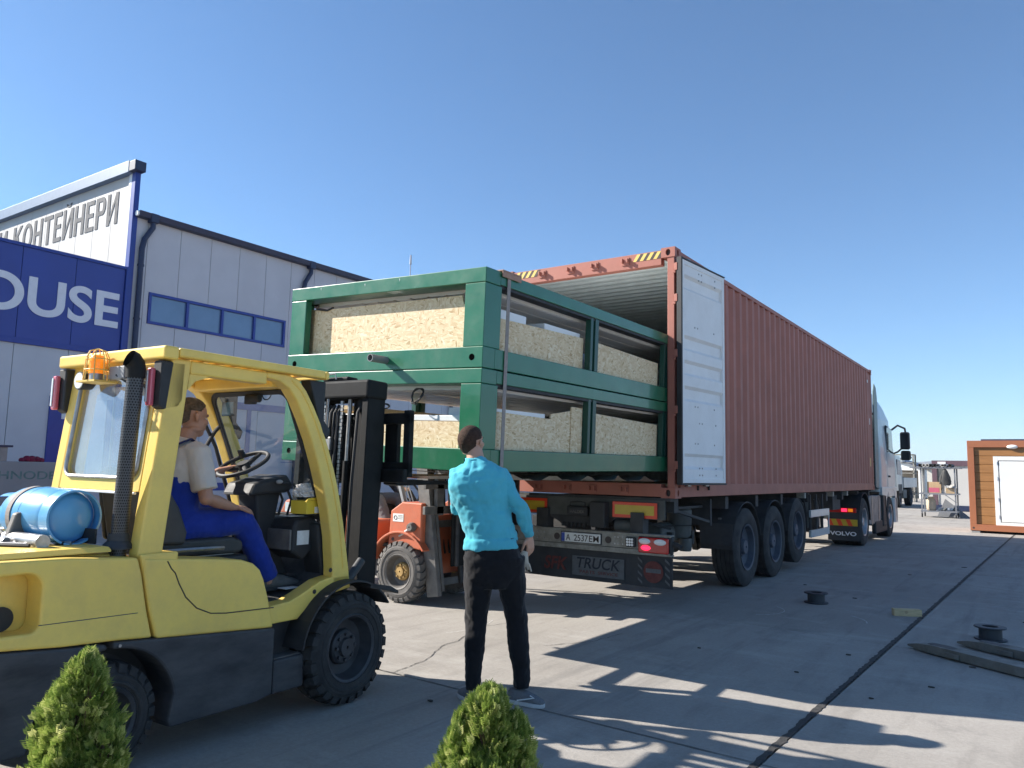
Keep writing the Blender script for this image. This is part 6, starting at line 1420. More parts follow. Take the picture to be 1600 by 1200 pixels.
# parcel and rag on the cowl
o = thing('yellow_parcel', 'open yellow box wedged between the windscreen and the front pillar', 'box', Vector(FK_LOC) + Matrix.Rotation(FK_RZ, 3, 'Z') @ Vector((0.30, -0.19, 1.20)), FK_RZ + .1)
box('parcel_body', M('parcel_yellow', (0.72,0.52,0.04), .6, var=.08), o, -.06, .075, -.085, .085, 0, .085, .004); MB().prism([(-.085, .086), (.085, .086), (.10, .11), (-.07, .10)], 'x', .068, .074).build('flap', bpy.data.materials['parcel_yellow'], o, fixn=True); box('white_print', m_paper, o, .0755, .0765, -.01, .07, .005, .045, 0)
bm = bmesh.new(); bmesh.ops.create_icosphere(bm, subdivisions=4, radius=1.0)
from mathutils import noise as mnoise
for v in bm.verts:
    n1 = mnoise.noise(v.co*2.1 + Vector((3,1,7))); n2 = abs(mnoise.noise(v.co*4.5)); k_ = 1 + .35*n1 - .55*n2
    v.co = Vector((v.co.x*.065*k_, v.co.y*.105*k_, max(-.028, v.co.z*.062*k_)))
me_ = bpy.data.meshes.new('white_rag'); bm.to_mesh(me_); bm.free(); me_.materials.append(M('white_cloth', (0.62,0.60,0.57), .95, var=.1, scale=25, bump=.6, bscale=22))
o = link('white_rag', me_, None, loc=Vector(FK_LOC) + Matrix.Rotation(FK_RZ, 3, 'Z') @ Vector((0.30, -0.20, 1.335)), rot=(0,0,FK_RZ))
tag(o, 'crumpled white rag lying on top of the yellow box in the forklift', 'rag')

# ------------------------------------------------------------------ orange forklift (faces +X)
OF = thing('orange_forklift', 'worn orange forklift with dusty front tyre half hidden behind the blue shirted man', 'forklift', (-2.60, -1.70, 0), radians(-90))
# local frame: x = world -Y (right), y = world +X (forward)
m_goldhub = M('rusty_gold_hub', (0.42, 0.27, 0.10), 0.5, 0.3, var=0.3, scale=20)
m_rimgrey = M('dusty_rim', (0.14, 0.13, 0.12), 0.7, var=0.25, scale=12)
for x, s in ((-0.115, 1), (-1.00, -1)): lift_wheel(OF, (x, 0, 0.345), 0.345, 0.225, s, m_rubber_dusty, m_rimgrey, m_goldhub, 'of', 0.19, 24)
for x, s in ((-0.16, 1), (-0.95, -1)): lift_wheel(OF, (x, -1.6, 0.27), 0.27, 0.17, s, m_rubber_dusty, m_rimgrey, m_goldhub, 'or', 0.15, 22)
cwl = [(-0.16, 0.56), (-0.15, 1.03), (-0.02, 1.13), (0.22, 1.13), (0.26, 0.62)]
MB().prism([(-0.20, 0.58), (-0.17, 1.02), (0.0, 1.125), (0.30, 1.12), (0.30, 0.60), (0.0, 0.63)], 'x', -0.30, -0.04).build('front_cowl', m_orange, OF, 0.015, fixn=True)
MB().prism([(-0.20, 0.58), (-0.17, 1.02), (0.0, 1.125), (0.30, 1.12), (0.30, 0.60)], 'x', -1.08, -0.85).build('front_cowl', m_orange, OF, 0.015, fixn=True)
box('front_panel', m_orange, OF, -0.84, -0.31, 0.16, 0.24, 0.30, 0.98, 0.01)
MB().prism([(-0.50, 0.45)] + arc(0, .345, .43, 165, 35, 14) + arc(0, .345, .455, 35, 168, 14) + [(-0.55, 0.62)], 'x', -0.24, 0.0).build('fender', m_orange, OF, 0.006, fixn=True)
MB().prism([(-0.50, 0.45)] + arc(0, .345, .43, 165, 35, 14) + arc(0, .345, .455, 35, 168, 14) + [(-0.55, 0.62)], 'x', -1.12, -0.88).build('fender', m_orange, OF, 0.006, fixn=True)
lb = box('warning_label', m_paper, OF, -0.039, -0.036, -0.13, 0.03, 0.90, 0.99, 0); MB().tube([(-0.034, -0.09+.022*cos(a), .945+.022*sin(a)) for a in [i*pi/8 for i in range(16)]], .003, 5, closed=True).build('label_symbol', m_warnblk, lb); 
for zz in (.93, .95, .965): box('label_line', m_greyworn, lb, -0.0355, -0.035, -0.05, 0.02, zz, zz+.006, 0)
MB().cyl((-0.038, -0.12, 0.70), (-0.034, -0.12, 0.70), .02, n=12).build('cowl_hole', m_warnblk, OF)
box('chassis', m_black, OF, -0.86, -0.26, -1.9, 0.1, 0.22, 0.62, 0.02); box('side_body', m_orange, OF, -1.10, -0.06, -1.35, -0.45, 0.45, 0.90, 0.05, seg=3)
cw2 = MB().prism([(-2.10, 0.30), (-2.15, 0.9), (-2.05, 1.08), (-1.45, 1.08), (-1.40, 0.55), (-1.85, 0.55), (-1.95, 0.3)], 'x', -1.12, -0.04).build('counterweight', m_orange, OF, 0.05, seg=3, fixn=True)
for s_ in range(4):
    for q in range(2):
        box('hazard_patch', m_white if (s_+q) % 2 else m_reflred, cw2, -0.039, -0.034, -2.02+.12*s_, -1.90+.12*s_, .80+.12*q, .92+.12*q, 0)
box('floor', m_floor, OF, -1.05, -0.10, -0.5, 0.1, 0.60, 0.64); box('seat_cushion', m_seat, OF, -0.80, -0.36, -1.25, -0.75, 0.92, 1.06, 0.04, seg=3); box('seat_back', m_seat, OF, -0.80, -0.36, -1.35, -1.22, 1.05, 1.45, 0.04, seg=3)
for x in (-0.10, -1.08):
    MB().bar((x, -0.02, 1.12), (x, -0.32, 1.92), .05, .04).build('front_pillar', m_lightgrey, OF, .005); MB().bar((x, -1.45, 1.08), (x, -1.42, 1.92), .05, .04).build('rear_pillar', m_orange, OF, .005); MB().bar((x, -0.30, 1.92), (x, -1.44, 1.92), .05, .04).build('roof_rail', m_orange, OF)
for i in range(5): MB().bar((-1.08, -0.35-.25*i, 1.92), (-0.10, -0.35-.25*i, 1.92), .03, .03).build('roof_slat', m_orange, OF)
MB().cyl((-0.58, -0.12, 0.9), (-0.58, -0.38, 1.22), .03, n=12).tube([(-0.58+.17*cos(a), -0.40-.10*sin(a), 1.24+.13*sin(a)) for a in [i*pi/10 for i in range(20)]], .012, 6, closed=True).build('steering_wheel', m_blackplastic, OF, smooth=True)
for k in range(3): MB().tube([(-0.30-.05*k, -0.15, 1.1), (-0.32-.05*k, -0.28, 1.35), (-0.33-.05*k, -0.30, 1.40)], .008, 6).build('control_lever', m_steel, OF, smooth=True)
m2 = bpy.data.objects.new('mast', None); C.objects.link(m2); m2.parent = OF; m2.location = (0, 0.42, 0.1); m2.rotation_euler = (radians(9), 0, 0)
for x, s in ((-0.12, 1), (-0.84, -1)):
    MB().box(x-.012, x+.012, -.06, .10, 0, 1.52).box(x-.05*(s > 0), x+.05*(s < 0), -.062, -.045, 0, 1.52).box(x-.05*(s > 0), x+.05*(s < 0), .085, .102, 0, 1.52).build('mast_rail', m_greyworn, m2, .003)
    x2 = x - s*.075
    MB().box(x2-.01, x2+.01, -.03, .10, .05, 1.48).box(x2-.035*(s > 0), x2+.035*(s < 0), .085, .10, .05, 1.48).build('mast_rail', m_greyworn, m2, .003)
    MB().cyl((x - s*.18, .0, .1), (x - s*.18, .0, 1.0), .032, n=16).build('lift_cylinder', m_black, m2, smooth=True); MB().cyl((x - s*.18, .0, 1.0), (x - s*.18, .0, 1.45), .022, n=14).build('lift_rod', m_chrome, m2, smooth=True)
for z in (.1, .75, 1.38): box('mast_tie', m_greyworn, m2, -.83, -.13, -.05, -.02, z, z+.08, .006)
box('label', m_paper, m2, -.115, -.113, -.04, .03, .86, 1.02, 0)
MB().lathe([(0, .01), (0, .05), (.05, .055), (.09, .04), (.09, .01)], (-.06, -.12, .78), 'x', 14).build('tilt_pivot', m_greyworn, m2, smooth=True); MB().cyl((-.04, -.12, .78), (-.06, -.35, .70), .022, n=12).build('tilt_cylinder', m_steel, m2, smooth=True)
hz = random.Random(2)
for k in range(7): 
    xx = -.2-.08*k; MB().tube([(xx, -.09, .45), (xx+.02, -.10, .8), (xx-.01, -.09, 1.2), (xx, -.02, 1.42)], .011, 6).build('hydraulic_hose', m_blackplastic, m2, smooth=True)
for k in range(5): MB().ell((-.10-.05*k, -.10+.01*k, .97+hz.uniform(-.02,.02)), (.02,.02,.016), nu=8, nv=6).build('fitting', m_steel, m2, smooth=True)
c2_ = bpy.data.objects.new('fork_carriage', None); C.objects.link(c2_); c2_.parent = OF; c2_.location = (0, 0.40, 0)
for z in (1.0, 1.28): box('carriage_bar', m_greyworn, c2_, -1.0, 0.04, -.12+.10, -.12+.14, z, z+.09, .006)
for x in (-0.22, -0.78): MB().prism([(0.02, 1.44), (0.02, 0.99), (-.03, 0.99), (-.03, 1.49), (1.15, 1.485), (1.15, 1.475), (.10, 1.445)], 'x', x-.06, x+.06).build('fork', m_greyworn, c2_, .003, fixn=True)
box('shade_plate', m_mastblack, OF, -1.62, -0.32, 0.50, 0.53, 0.42, 1.42, 0.006)  # added plate, placed and sized to keep sun off the trailer bumper
for k in range(6): box('shade_plate_rib', m_black, OF, -1.60+.24*k, -1.56+.24*k, 0.53, 0.56, 0.42, 1.42, 0.004)  # ribs on the added sun-blocking plate
box('white_tag', m_paper, OF, -.80, -.66, .562, .566, .62, .70, 0)
# ------------------------------------------------------------------ people
m_skin = M('skin', (0.50, 0.29, 0.20), 0.5, var=0.08, scale=9, bump=0.05, bscale=120)
m_skin_tan = M('tanned_skin', (0.42, 0.22, 0.145), 0.5, var=0.10, scale=9, bump=0.08, bscale=110)
m_eye = M('eye_white', (0.42, 0.38, 0.35), 0.35); m_iris = M('iris', (0.05, 0.04, 0.03), 0.15); m_lip = M('lips', (0.42, 0.17, 0.14), 0.45)
def cloth(name, col, var=0.08, bump=0.5, sc=5):
    return M(name, col, 0.92, var=var, scale=sc, bump=bump, bscale=sc*1.6, spec=0.2, sheen=0.15)
def organic(mb, name, mat, parent, vox=0.007, it=3, disp=None):
    o = mb.build(name, mat, parent, smooth=False)
    r = o.modifiers.new('remesh', 'REMESH'); r.mode = 'VOXEL'; r.voxel_size = vox; r.use_smooth_shade = True
    s = o.modifiers.new('smooth', 'SMOOTH'); s.factor = 0.5; s.iterations = it
    if disp:
        tex = bpy.data.textures.new(name + '_folds', 'CLOUDS'); tex.noise_scale = disp[1]; tex.noise_depth = 2
        d = o.modifiers.new('folds', 'DISPLACE'); d.texture = tex; d.strength = disp[0]; d.mid_level = 0.5; d.texture_coords = 'LOCAL'
        tx2 = bpy.data.textures.new(name + '_creases', 'MARBLE'); tx2.noise_scale = 0.16; tx2.turbulence = 9.0; tx2.marble_type = 'SHARP'; tx2.noise_basis_2 = 'SIN'
        d2 = o.modifiers.new('creases', 'DISPLACE'); d2.texture = tx2; d2.strength = disp[0]*0.45; d2.mid_level = 0.5; d2.texture_coords = 'LOCAL'
    return o
def hand(mb, wrist, tipdir, palmn, side, curl=0.35, sc=1.0, spread=0.10, thumbside=1):
    # tipdir: direction of the fingers, palmn: palm normal, thumb leaves towards 'thumbside' * (tipdir x palmn)
    W0 = Vector(wrist); t = Vector(tipdir).normalized(); nrm = Vector(palmn); nrm = (nrm - t*nrm.dot(t)).normalized(); b = t.cross(nrm).normalized() * thumbside
    mb.loft([W0 - t*.03*sc, W0 + t*.015*sc, W0 + t*.05*sc, W0 + t*.088*sc], [(.025*sc, .019*sc), (.031*sc, .018*sc), (.040*sc, .016*sc), (.040*sc, .012*sc)], side=tuple(b), n=12)
    lens = [(.030, .070), (.010, .080), (-.011, .074), (-.031, .058)]
    for off, L__ in lens:
        p = W0 + t*.078*sc + b*off*sc; d = (t + b*off*spread*30*.1).normalized(); pts = [p]; cur = d; c = curl
        for seg in (.45, .30, .25):
            cur = (cur*cos(c) + nrm*sin(c)).normalized(); p = p + cur*L__*seg*sc*1.05; pts.append(p.copy()); c = curl*1.25
            nrm_l = nrm
        mb.loft(pts, [(.0095*sc, .0095*sc), (.009*sc, .009*sc), (.0082*sc, .008*sc), (.0062*sc, .006*sc)], side=tuple(b), n=8)
        mb.ell(pts[-1], (.0068*sc,)*3, nu=8, nv=6)
    p = W0 + t*.022*sc + b*.030*sc; d = (t*.75 + b*.70 + nrm*.35).normalized(); pts = [p, p + d*.032*sc]; d2 = (t*.95 + b*.25 + nrm*.35).normalized(); pts.append(pts[-1] + d2*.028*sc); pts.append(pts[-1] + d2*.022*sc)
    mb.loft(pts, [(.015*sc, .014*sc), (.0115*sc, .011*sc), (.0105*sc, .010*sc), (.0075*sc, .007*sc)], side=tuple(nrm), n=8); mb.ell(pts[-1], (.0085*sc,)*3, nu=8, nv=6)
def head(mb, c, fwd, up, sc=1.0, neck=None):
    # c: centre of the skull; returns frame
    f = Vector(fwd).normalized(); u = Vector(up); u = (u - f*u.dot(f)).normalized(); r = f.cross(u)
    Mx = Matrix((r, f, u)).transposed(); c = Vector(c)
    P = lambda x, y, z: c + Mx @ Vector((x, y, z))*sc
    mb.ell(P(0, -.012, .03), (.076*sc, .098*sc, .088*sc), Mx, 24, 18)
    mb.ell(P(0, .020, -.035), (.062*sc, .072*sc, .078*sc), Mx, 20, 14)
    mb.ell(P(0, .052, -.088), (.034*sc, .032*sc, .026*sc), Mx, 14, 10)      # chin
    mb.ell(P(0, .078, .018), (.050*sc, .018*sc, .014*sc), Mx, 14, 8)        # brow
    for s in (-1, 1):
        mb.ell(P(s*.040, .062, -.025), (.022*sc, .020*sc, .020*sc), Mx, 12, 8)  # cheek
        mb.ell(P(s*.045, .01, -.072), (.022*sc, .045*sc, .020*sc), Mx, 12, 8)   # jaw
        mb.loft([P(s*.072, .002, -.030), P(s*.084, -.006, -.010), P(s*.091, -.016, .012), P(s*.086, -.008, .030)], [(.006*sc, .011*sc), (.008*sc, .017*sc), (.007*sc, .018*sc), (.004*sc, .010*sc)], side=tuple(r), n=10)
    mb.loft([P(0, .080, .020), P(0, .092, -.005), P(0, .101, -.026), P(0, .090, -.036)], [(.009*sc, .008*sc), (.010*sc, .010*sc), (.014*sc, .011*sc), (.012*sc, .008*sc)], side=tuple(r), n=10)
    mb.ell(P(0, .083, -.058), (.023*sc, .011*sc, .007*sc), Mx, 12, 6); mb.ell(P(0, .080, -.069), (.020*sc, .011*sc, .007*sc), Mx, 12, 6)
    return P, Mx
def face_parts(par, P, Mx, sc=1.0):
    for s in (-1, 1):
        e = MB().ell(P(s*.031, .0715, -.002), (.0135*sc, .0115*sc, .008*sc), Mx, 12, 8).build('eye', m_eye, par, smooth=True, ang=80)
        MB().ell(P(s*.031, .0822, -.002), (.006*sc, .002*sc, .006*sc), Mx, 10, 6).build('iris', m_iris, e, smooth=True, ang=80)
        MB().loft([P(s*.012, .090, .017), P(s*.030, .087, .023), P(s*.050, .073, .018)], [(.003, .004), (.004, .005), (.002, .003)], n=8).build('eyebrow', m_hair_short, par, smooth=True)
    MB().ell(P(0, .0895, -.0635), (.020*sc, .004*sc, .0035*sc), Mx, 12, 6).build('mouth', m_lip, par, smooth=True, ang=80)
m_hair_short = M('short_brown_hair', (0.055, 0.030, 0.020), 0.8, var=0.4, scale=60, bump=0.9, bscale=180, spec=0.25)
m_hair_grey = M('greying_brown_hair', (0.115, 0.085, 0.060), 0.75, var=0.45, scale=50, bump=0.9, bscale=150, spec=0.25)
def hair(P, Mx, name, mat, par, sc=1.0, seed=1, thick=.006, nape=-.055):
    bm = bmesh.new(); bmesh.ops.create_icosphere(bm, subdivisions=5, radius=1.0)
    rg_ = random.Random(seed)
    kill = []
    for v in bm.verts:
        x, y, z = v.co
        # limit: hair line rises to the front, drops to the nape
        lim = -0.30 + 0.95*max(0, y+0.15)**1.1 if y > -0.15 else -0.30 - 0.68*min(1, (-0.15-y)*1.5)
        if abs(x) > .62 and -0.32 < y < 0.35: lim = max(lim, 0.02)
        if z < lim: kill.append(v)
    bmesh.ops.delete(bm, geom=kill, context='VERTS')
    for v in bm.verts:
        x, y, z = v.co; n_ = 1 + thick*6 + rg_.uniform(-.5, .5)*thick*3.2
        v.co = P(0, -.012, .03) + Mx @ Vector((x*.076*sc*n_, y*.098*sc*n_, z*.088*sc*n_))
        if z < -.25: v.co += Mx @ Vector((0, .0, -.018*sc*min(1, (-.25-z)*2)))
    g = bmesh.ops.solidify(bm, geom=bm.faces[:], thickness=0.014)
    for f in bm.faces: f.smooth = True
    bmesh.ops.recalc_face_normals(bm, faces=bm.faces)
    me = bpy.data.meshes.new(name); bm.to_mesh(me); bm.free(); me.materials.append(mat)
    return link(name, me, par)

# ---- standing man seen from behind
man = thing('person', 'man in turquoise top and black trousers standing back turned, looking up at the load', 'person', (0.48, -4.0, 0), radians(34.8))
def q(u, v, f=0.0):
    return Vector(((u - 782 - (1105 - v)*0.0236)/239.0, f, (1105 - v)/245.0))
hipL, hipR = q(752, 880, 0.0), q(793, 880, 0.0); kneeL, kneeR = q(743, 978, 0.03), q(808, 978, 0.04); ankL, ankR = q(739.5, 1076, 0.0), q(815, 1072, 0.0)
shL, shR = q(713, 744, 0.0), q(779, 744, 0.0); elR, wrR = q(812, 794, -0.02), q(829, 842, 0.06)
elL, wrL = q(712, 800, 0.16), q(742, 812, 0.36)
hc = q(735, 691, 0.035)
body = MB()
body.loft([q(772, 905, 0), q(770, 880, 0), q(766, 850, 0), q(758, 810, .0), q(750, 770, -.01), q(747, 745, -.01), q(744, 729, -.005), q(742, 716, 0.0), q(739, 700, .02)],
          [(.12, .10), (.150, .105), (.135, .09), (.135, .09), (.150, .095), (.145, .08), (.08, .06), (.058, .060), (.055, .058)], n=20)
for h_, k_, a_ in ((hipL, kneeL, ankL), (hipR, kneeR, ankR)):
    body.loft([h_ + Vector((0,0,.04)), h_.lerp(k_, .35), k_ + Vector((0,0,.03)), k_.lerp(a_, .35), a_ + Vector((0,0,.08)), a_ - Vector((0,0,.02))], [(.088, .09), (.078, .082), (.056, .060), (.055, .060), (.036, .04), (.034, .042)], n=14)
body.loft([shR + Vector((-.03,0,.01)), shR + Vector((.01,0,-.03)), shR.lerp(elR, .5), elR, elR.lerp(wrR, .45), wrR], [(.035,.04), (.038,.040), (.037,.037), (.038,.038), (.034,.034), (.026,.024)], n=12)
body.loft([shL + Vector((.03,0,.01)), shL + Vector((-.01,0,-.03)), shL.lerp(elL, .5), elL, elL.lerp(wrL, .45), wrL], [(.035,.04), (.038,.040), (.037,.037), (.038,.038), (.034,.034), (.026,.024)], n=12)
hand(body, wrR, (0.10, 0.10, -1), (-.75, .6, 0), 1, curl=0.30, thumbside=-1)
hand(body, wrL, (0.5, .7, .2), (0.3, 0, -1), 1, curl=0.5, thumbside=1)
hf = Vector((0.50, 0.84, 0.30)); hu = Vector((-0.05, -0.30, 1))
P_, Mx_ = head(body, hc + Vector((0, 0, .0)), hf, hu, 1.0)
bo = organic(body, 'body', m_skin, man, 0.0045, 3)
face_parts(bo, P_, Mx_)
hair(P_, Mx_, 'hair', m_hair_short, bo, thick=.0055, seed=3)
m_top = cloth('turquoise_jersey', (0.080, 0.42, 0.52), 0.08, 0.5, 4)
m_trs = cloth('black_trousers', (0.010, 0.010, 0.012), 0.2, 0.5, 6)
sh = MB()
sh.loft([q(768, 852, 0), q(768, 846, 0), q(765, 830, 0), q(758, 805, .0), q(752, 778, -.008), q(748, 755, -.012), q(746.5, 740, -.01), q(745, 730, -.006), q(743.5, 723, .0), q(742.5, 717, .004)],
        [(.168, .118), (.172, .122), (.163, .118), (.170, .118), (.192, .126), (.205, .126), (.190, .112), (.125, .090), (.078, .078), (.066, .070)], n=28, p=2.2)
sh.loft([q(768.5, 862, 0), q(768, 847, 0)], [(.180, .130), (.178, .128)], n=28, p=2.2)
for a, e_, w_, s in ((shR, elR, wrR, 1), (shL, elL, wrL, -1)):
    sh.loft([a + Vector((-s*.055, 0, .02)), a + Vector((s*.0, 0, -.005)), a.lerp(e_, .28), a.lerp(e_, .62), e_, e_.lerp(w_, .4), e_.lerp(w_, .82), w_ + (w_-e_).normalized()*.005], [(.055,.070), (.070,.074), (.066,.068), (.057,.058), (.052,.053), (.047,.047), (.040,.040), (.036,.036)], n=16)
shirt = organic(sh, 'jersey', m_top, man, 0.0065, 2, disp=(0.030, 0.11))
cl_ = MB().tube([q(742.5, 718.5, .004) + Vector((.064*cos(2*pi*i/24), .068*sin(2*pi*i/24), -.05*0+ .006*sin(2*pi*i/24))) for i in range(24)], .009, 8, closed=True).build('collar', m_top, shirt, smooth=True)
ts = MB()
ts.loft([q(773, 925, 0), q(772, 905, 0), q(770.5, 880, -.005), q(768.5, 858, 0), q(768, 846, 0)], [(.120, .095), (.188, .128), (.190, .135), (.174, .122), (.166, .114)], n=26, p=2.3)
for h_, k_, a_, s in ((hipL, kneeL, ankL, -1), (hipR, kneeR, ankR, 1)):
    ts.loft([h_ + Vector((s*.012, 0, .02)), h_.lerp(k_, .3) + Vector((s*.005,0,0)), h_.lerp(k_, .7), k_, k_.lerp(a_, .3), k_.lerp(a_, .65), a_ + Vector((0, 0, .05)), a_ + Vector((0, 0, -.03))], [(.108, .115), (.098, .104), (.078, .086), (.070, .078), (.068, .076), (.061, .068), (.053, .06), (.052, .064)], n=20)
tr_ = organic(ts, 'trousers', m_trs, man, 0.0065, 2, disp=(0.016, 0.07))
MB().tube([q(768, 849, 0) + Vector((.160*cos(2*pi*i/28), .110*sin(2*pi*i/28), 0)) for i in range(28)], .014, 8, closed=True).build('waistband', cloth('navy_band', (0.012, 0.016, 0.045)), tr_, smooth=True)
m_shoe = M('grey_shoe_mesh', (0.15, 0.155, 0.165), 0.85, var=0.15, scale=60, bump=0.3, bscale=200); m_sole = M('pale_shoe_sole', (0.48, 0.48, 0.48), 0.7, var=0.08)
def shoe(par, ank, d, mat=m_shoe, solemat=m_sole, L__=.27, zb=0.0):
    d = Vector((d[0], d[1], 0)).normalized(); s = Vector((d.y, -d.x, 0)); a = Vector((ank.x, ank.y, zb))
    def pt(t, z): return a + d*(t*L__ - .075) + Vector((0, 0, z))
    up = MB().loft([pt(0, .045), pt(.12, .05), pt(.32, .055), pt(.55, .048), pt(.78, .038), pt(.95, .030), pt(1.0, .026)], [(.022, .036), (.032, .046), (.034, .050), (.037, .042), (.040, .032), (.030, .022), (.014, .012)], side=tuple(s), n=16)
    up.loft([pt(.18, .04), pt(.20, .075), pt(.20, .095)], [(.036, .048), (.036, .044), (.037, .045)], side=tuple(s), n=14)
    o = organic(up, 'shoe', mat, par, 0.005, 2)
    out = []
    for t, w_ in ((-.01, .014), (.03, .026), (.15, .034), (.35, .034), (.55, .039), (.75, .043), (.92, .034), (1.0, .020), (1.015, .008)): out.append((t, w_))
    poly = [(a + d*(t*L__-.075) + s*w_) for t, w_ in out] + [(a + d*(t*L__-.075) - s*w_) for t, w_ in reversed(out)]
    MB().prism([(p.x, p.y) for p in poly], 'z', zb+.001, zb+.028).build('sole', solemat, o, 0.006, fixn=True)
    return o
s1 = shoe(man, ankR + Vector((-.012, 0, 0)), (1.0, -0.50), L__=.25); s2_ = shoe(man, ankL, (-.50, .85), L__=.25)
d_ = Vector((1.0, -.42, 0)).normalized(); s_ = Vector((d_.y, -d_.x, 0)); a_ = Vector((ankR.x-.012, ankR.y, 0))
MB().tube([a_ + d_*.0 + s_*.042 + Vector((0,0,.035)), a_ + d_*.06 + s_*.046 + Vector((0,0,.05)), a_ + d_*.12 + s_*.046 + Vector((0,0,.065)), a_ + d_*.09 + s_*.043 + Vector((0,0,.075))], .004, 6).build('shoe_stripe', m_white, s1, smooth=True)
# pale work glove held in the right hand
gv = MB(); g0 = wrR + Vector((-.03, -.02, -.10))
gv.loft([g0, g0 + Vector((-.01, .0, -.04)), g0 + Vector((.0, .01, -.09))], [(.02, .012), (.034, .016), (.030, .014)], n=10)
for i in range(4): gv.loft([g0 + Vector((-.025+.017*i, .0, -.08)), g0 + Vector((-.02+.022*i, .015, -.125-.01*(i % 2)))], [(.009, .008), (.007, .006)], n=8)
gl = organic(gv, 'work_glove', M('pale_glove', (0.50, 0.46, 0.38), .9, var=.1), None, 0.004, 2)
gl.parent = None; gl.matrix_world = Matrix.Translation((0.48, -4.0, 0)) @ Matrix.Rotation(radians(34.8), 4, 'Z')
tag(gl, 'pale work glove held in the right hand of the man in blue', 'glove')

m_workshoe = M('grey_work_shoe', (0.09, 0.09, 0.085), 0.7, var=0.2, scale=20)
# ---- seated driver
def seated(label, loc, rz, skin, hairm, shirt_m, bib_m, trouser_m, sc=1.0, bib=True, long_sleeve=False, seed=1, la=None, look=(0.12, 1, -0.06)):
    d = thing('person', label, 'person', loc, rz)
    V = Vector
    hip = V((0, -1.0, 1.14)); chest = V((0, -.965, 1.46)); neck = V((0, -.915, 1.63)); hd = V((.0, -.87, 1.785))
    hL, hR = V((-.10, -.99, 1.14)), V((.10, -.99, 1.14)); kL, kR = V((-.17, -.58, 1.18)), V((.18, -.60, 1.165)); aL, aR = V((-.17, -.42, .80)), V((.19, -.38, .80))
    sL, sR = V((-.185, -.94, 1.57)), V((.185, -.94, 1.57)); eR, wR = V((.255, -.92, 1.31)), V((.215, -.70, 1.250)); eL, wL = (V((-.24, -.74, 1.33)), V((-.13, -.53, 1.47))) if la is None else la
    b = MB()
    b.loft([hip - V((0,0,.06)), hip, V((0, -.985, 1.27)), chest, V((0, -.94, 1.55)), V((0, -.915, 1.60)), neck, V((0, -.885, 1.70))], [(.14, .11), (.165, .125), (.15, .115), (.17, .12), (.16, .09), (.09, .07), (.058, .06), (.055, .056)], n=18)
    for h_, k_, a_ in ((hL, kL, aL), (hR, kR, aR)):
        b.loft([h_, h_.lerp(k_, .5), k_ - V((0, .03, 0))], [(.088, .085), (.078, .076), (.058, .058)], n=14); b.loft([k_ + V((0, -.01, .01)), k_.lerp(a_, .35), a_, a_ - V((0,0,.04))], [(.056, .056), (.055, .056), (.036, .038), (.034, .04)], n=12)
    for s_, e_, w_, sg in ((sR, eR, wR, 1), (sL, eL, wL, -1)):
        b.loft([s_ + V((-sg*.03, 0, .01)), s_, s_.lerp(e_, .5), e_, e_.lerp(w_, .4), w_], [(.045, .05), (.053, .053), (.048, .046), (.042, .042), (.040, .038), (.027, .023)], n=12); b.ell(e_, (.042,)*3, nu=12, nv=8)
    hand(b, wR, (-.10, 1, -.12), (0, .15, -1), 1, curl=0.28, thumbside=-1 if True else 1)
    hand(b, wL, (.45, .8, .25), (.3, .3, -1), 1, curl=0.55, thumbside=1)
    P, Mx = head(b, hd, look, (0, 0, 1), 1.0)
    bo = organic(b, 'body', skin, d, 0.005, 3); face_parts(bo, P, Mx); hair(P, Mx, 'hair', hairm, bo, seed=seed, thick=.007)
    s = MB()
    s.loft([V((0, -.99, 1.20)), V((0, -.98, 1.28)), V((0, -.97, 1.38)), V((0, -.96, 1.46)), V((0, -.94, 1.57)), V((0, -.915, 1.62)), V((0, -.91, 1.65))], [(.170, .135), (.170, .135), (.180, .135), (.192, .132), (.178, .105), (.105, .082), (.070, .070)], n=24, p=2.2)
    for s_, e_, w_, sg in ((sR, eR, wR, 1), (sL, eL, wL, -1)):
        end = e_.lerp(s_, .18)
        if long_sleeve: s.loft([s_ + V((-sg*.05,0,.015)), s_, s_.lerp(e_, .5), e_, e_.lerp(w_, .5), w_], [(.06,.07), (.068,.07), (.06,.06), (.054,.054), (.045,.045), (.036,.034)], n=14)
        else: s.loft([s_ + V((-sg*.05,0,.015)), s_, s_.lerp(end, .5), end], [(.06,.07), (.070,.072), (.070,.070), (.072,.070)], n=14)
    so = organic(s, 'shirt', shirt_m, d, 0.007, 2, disp=(0.014, 0.07))
    t = MB()
    t.loft([hip - V((0, 0, .09)), hip - V((0,0,.02)), V((0, -.995, 1.22)), V((0, -.985, 1.27))], [(.15, .13), (.190, .15), (.182, .145), (.176, .14)], n=22, p=2.3)
    for h_, k_, a_, sg in ((hL, kL, aL, -1), (hR, kR, aR, 1)):
        t.loft([h_ - V((0, .05, 0)), h_.lerp(k_, .3), h_.lerp(k_, .75), k_ - V((0, .02, 0)), k_ + V((0, .02, -.01))], [(.105, .10), (.103, .098), (.088, .086), (.080, .078), (.055, .055)], n=18); t.ell(k_ - V((0, .005, .005)), (.080, .074, .080)); t.loft([k_, k_.lerp(a_, .3), k_.lerp(a_, .7), a_ - V((0,0,.0))], [(.076, .074), (.074, .074), (.064, .068), (.060, .066)], n=16)
    if bib:
        t.loft([V((0, -.99, 1.24)), V((0, -.975, 1.34)), V((0, -.965, 1.42))], [(.181, .148), (.182, .144), (.182, .14)], n=22, p=2.3)
    to = organic(t, 'overalls' if bib else 'trousers', trouser_m, d, 0.007, 2, disp=(0.014, 0.06))
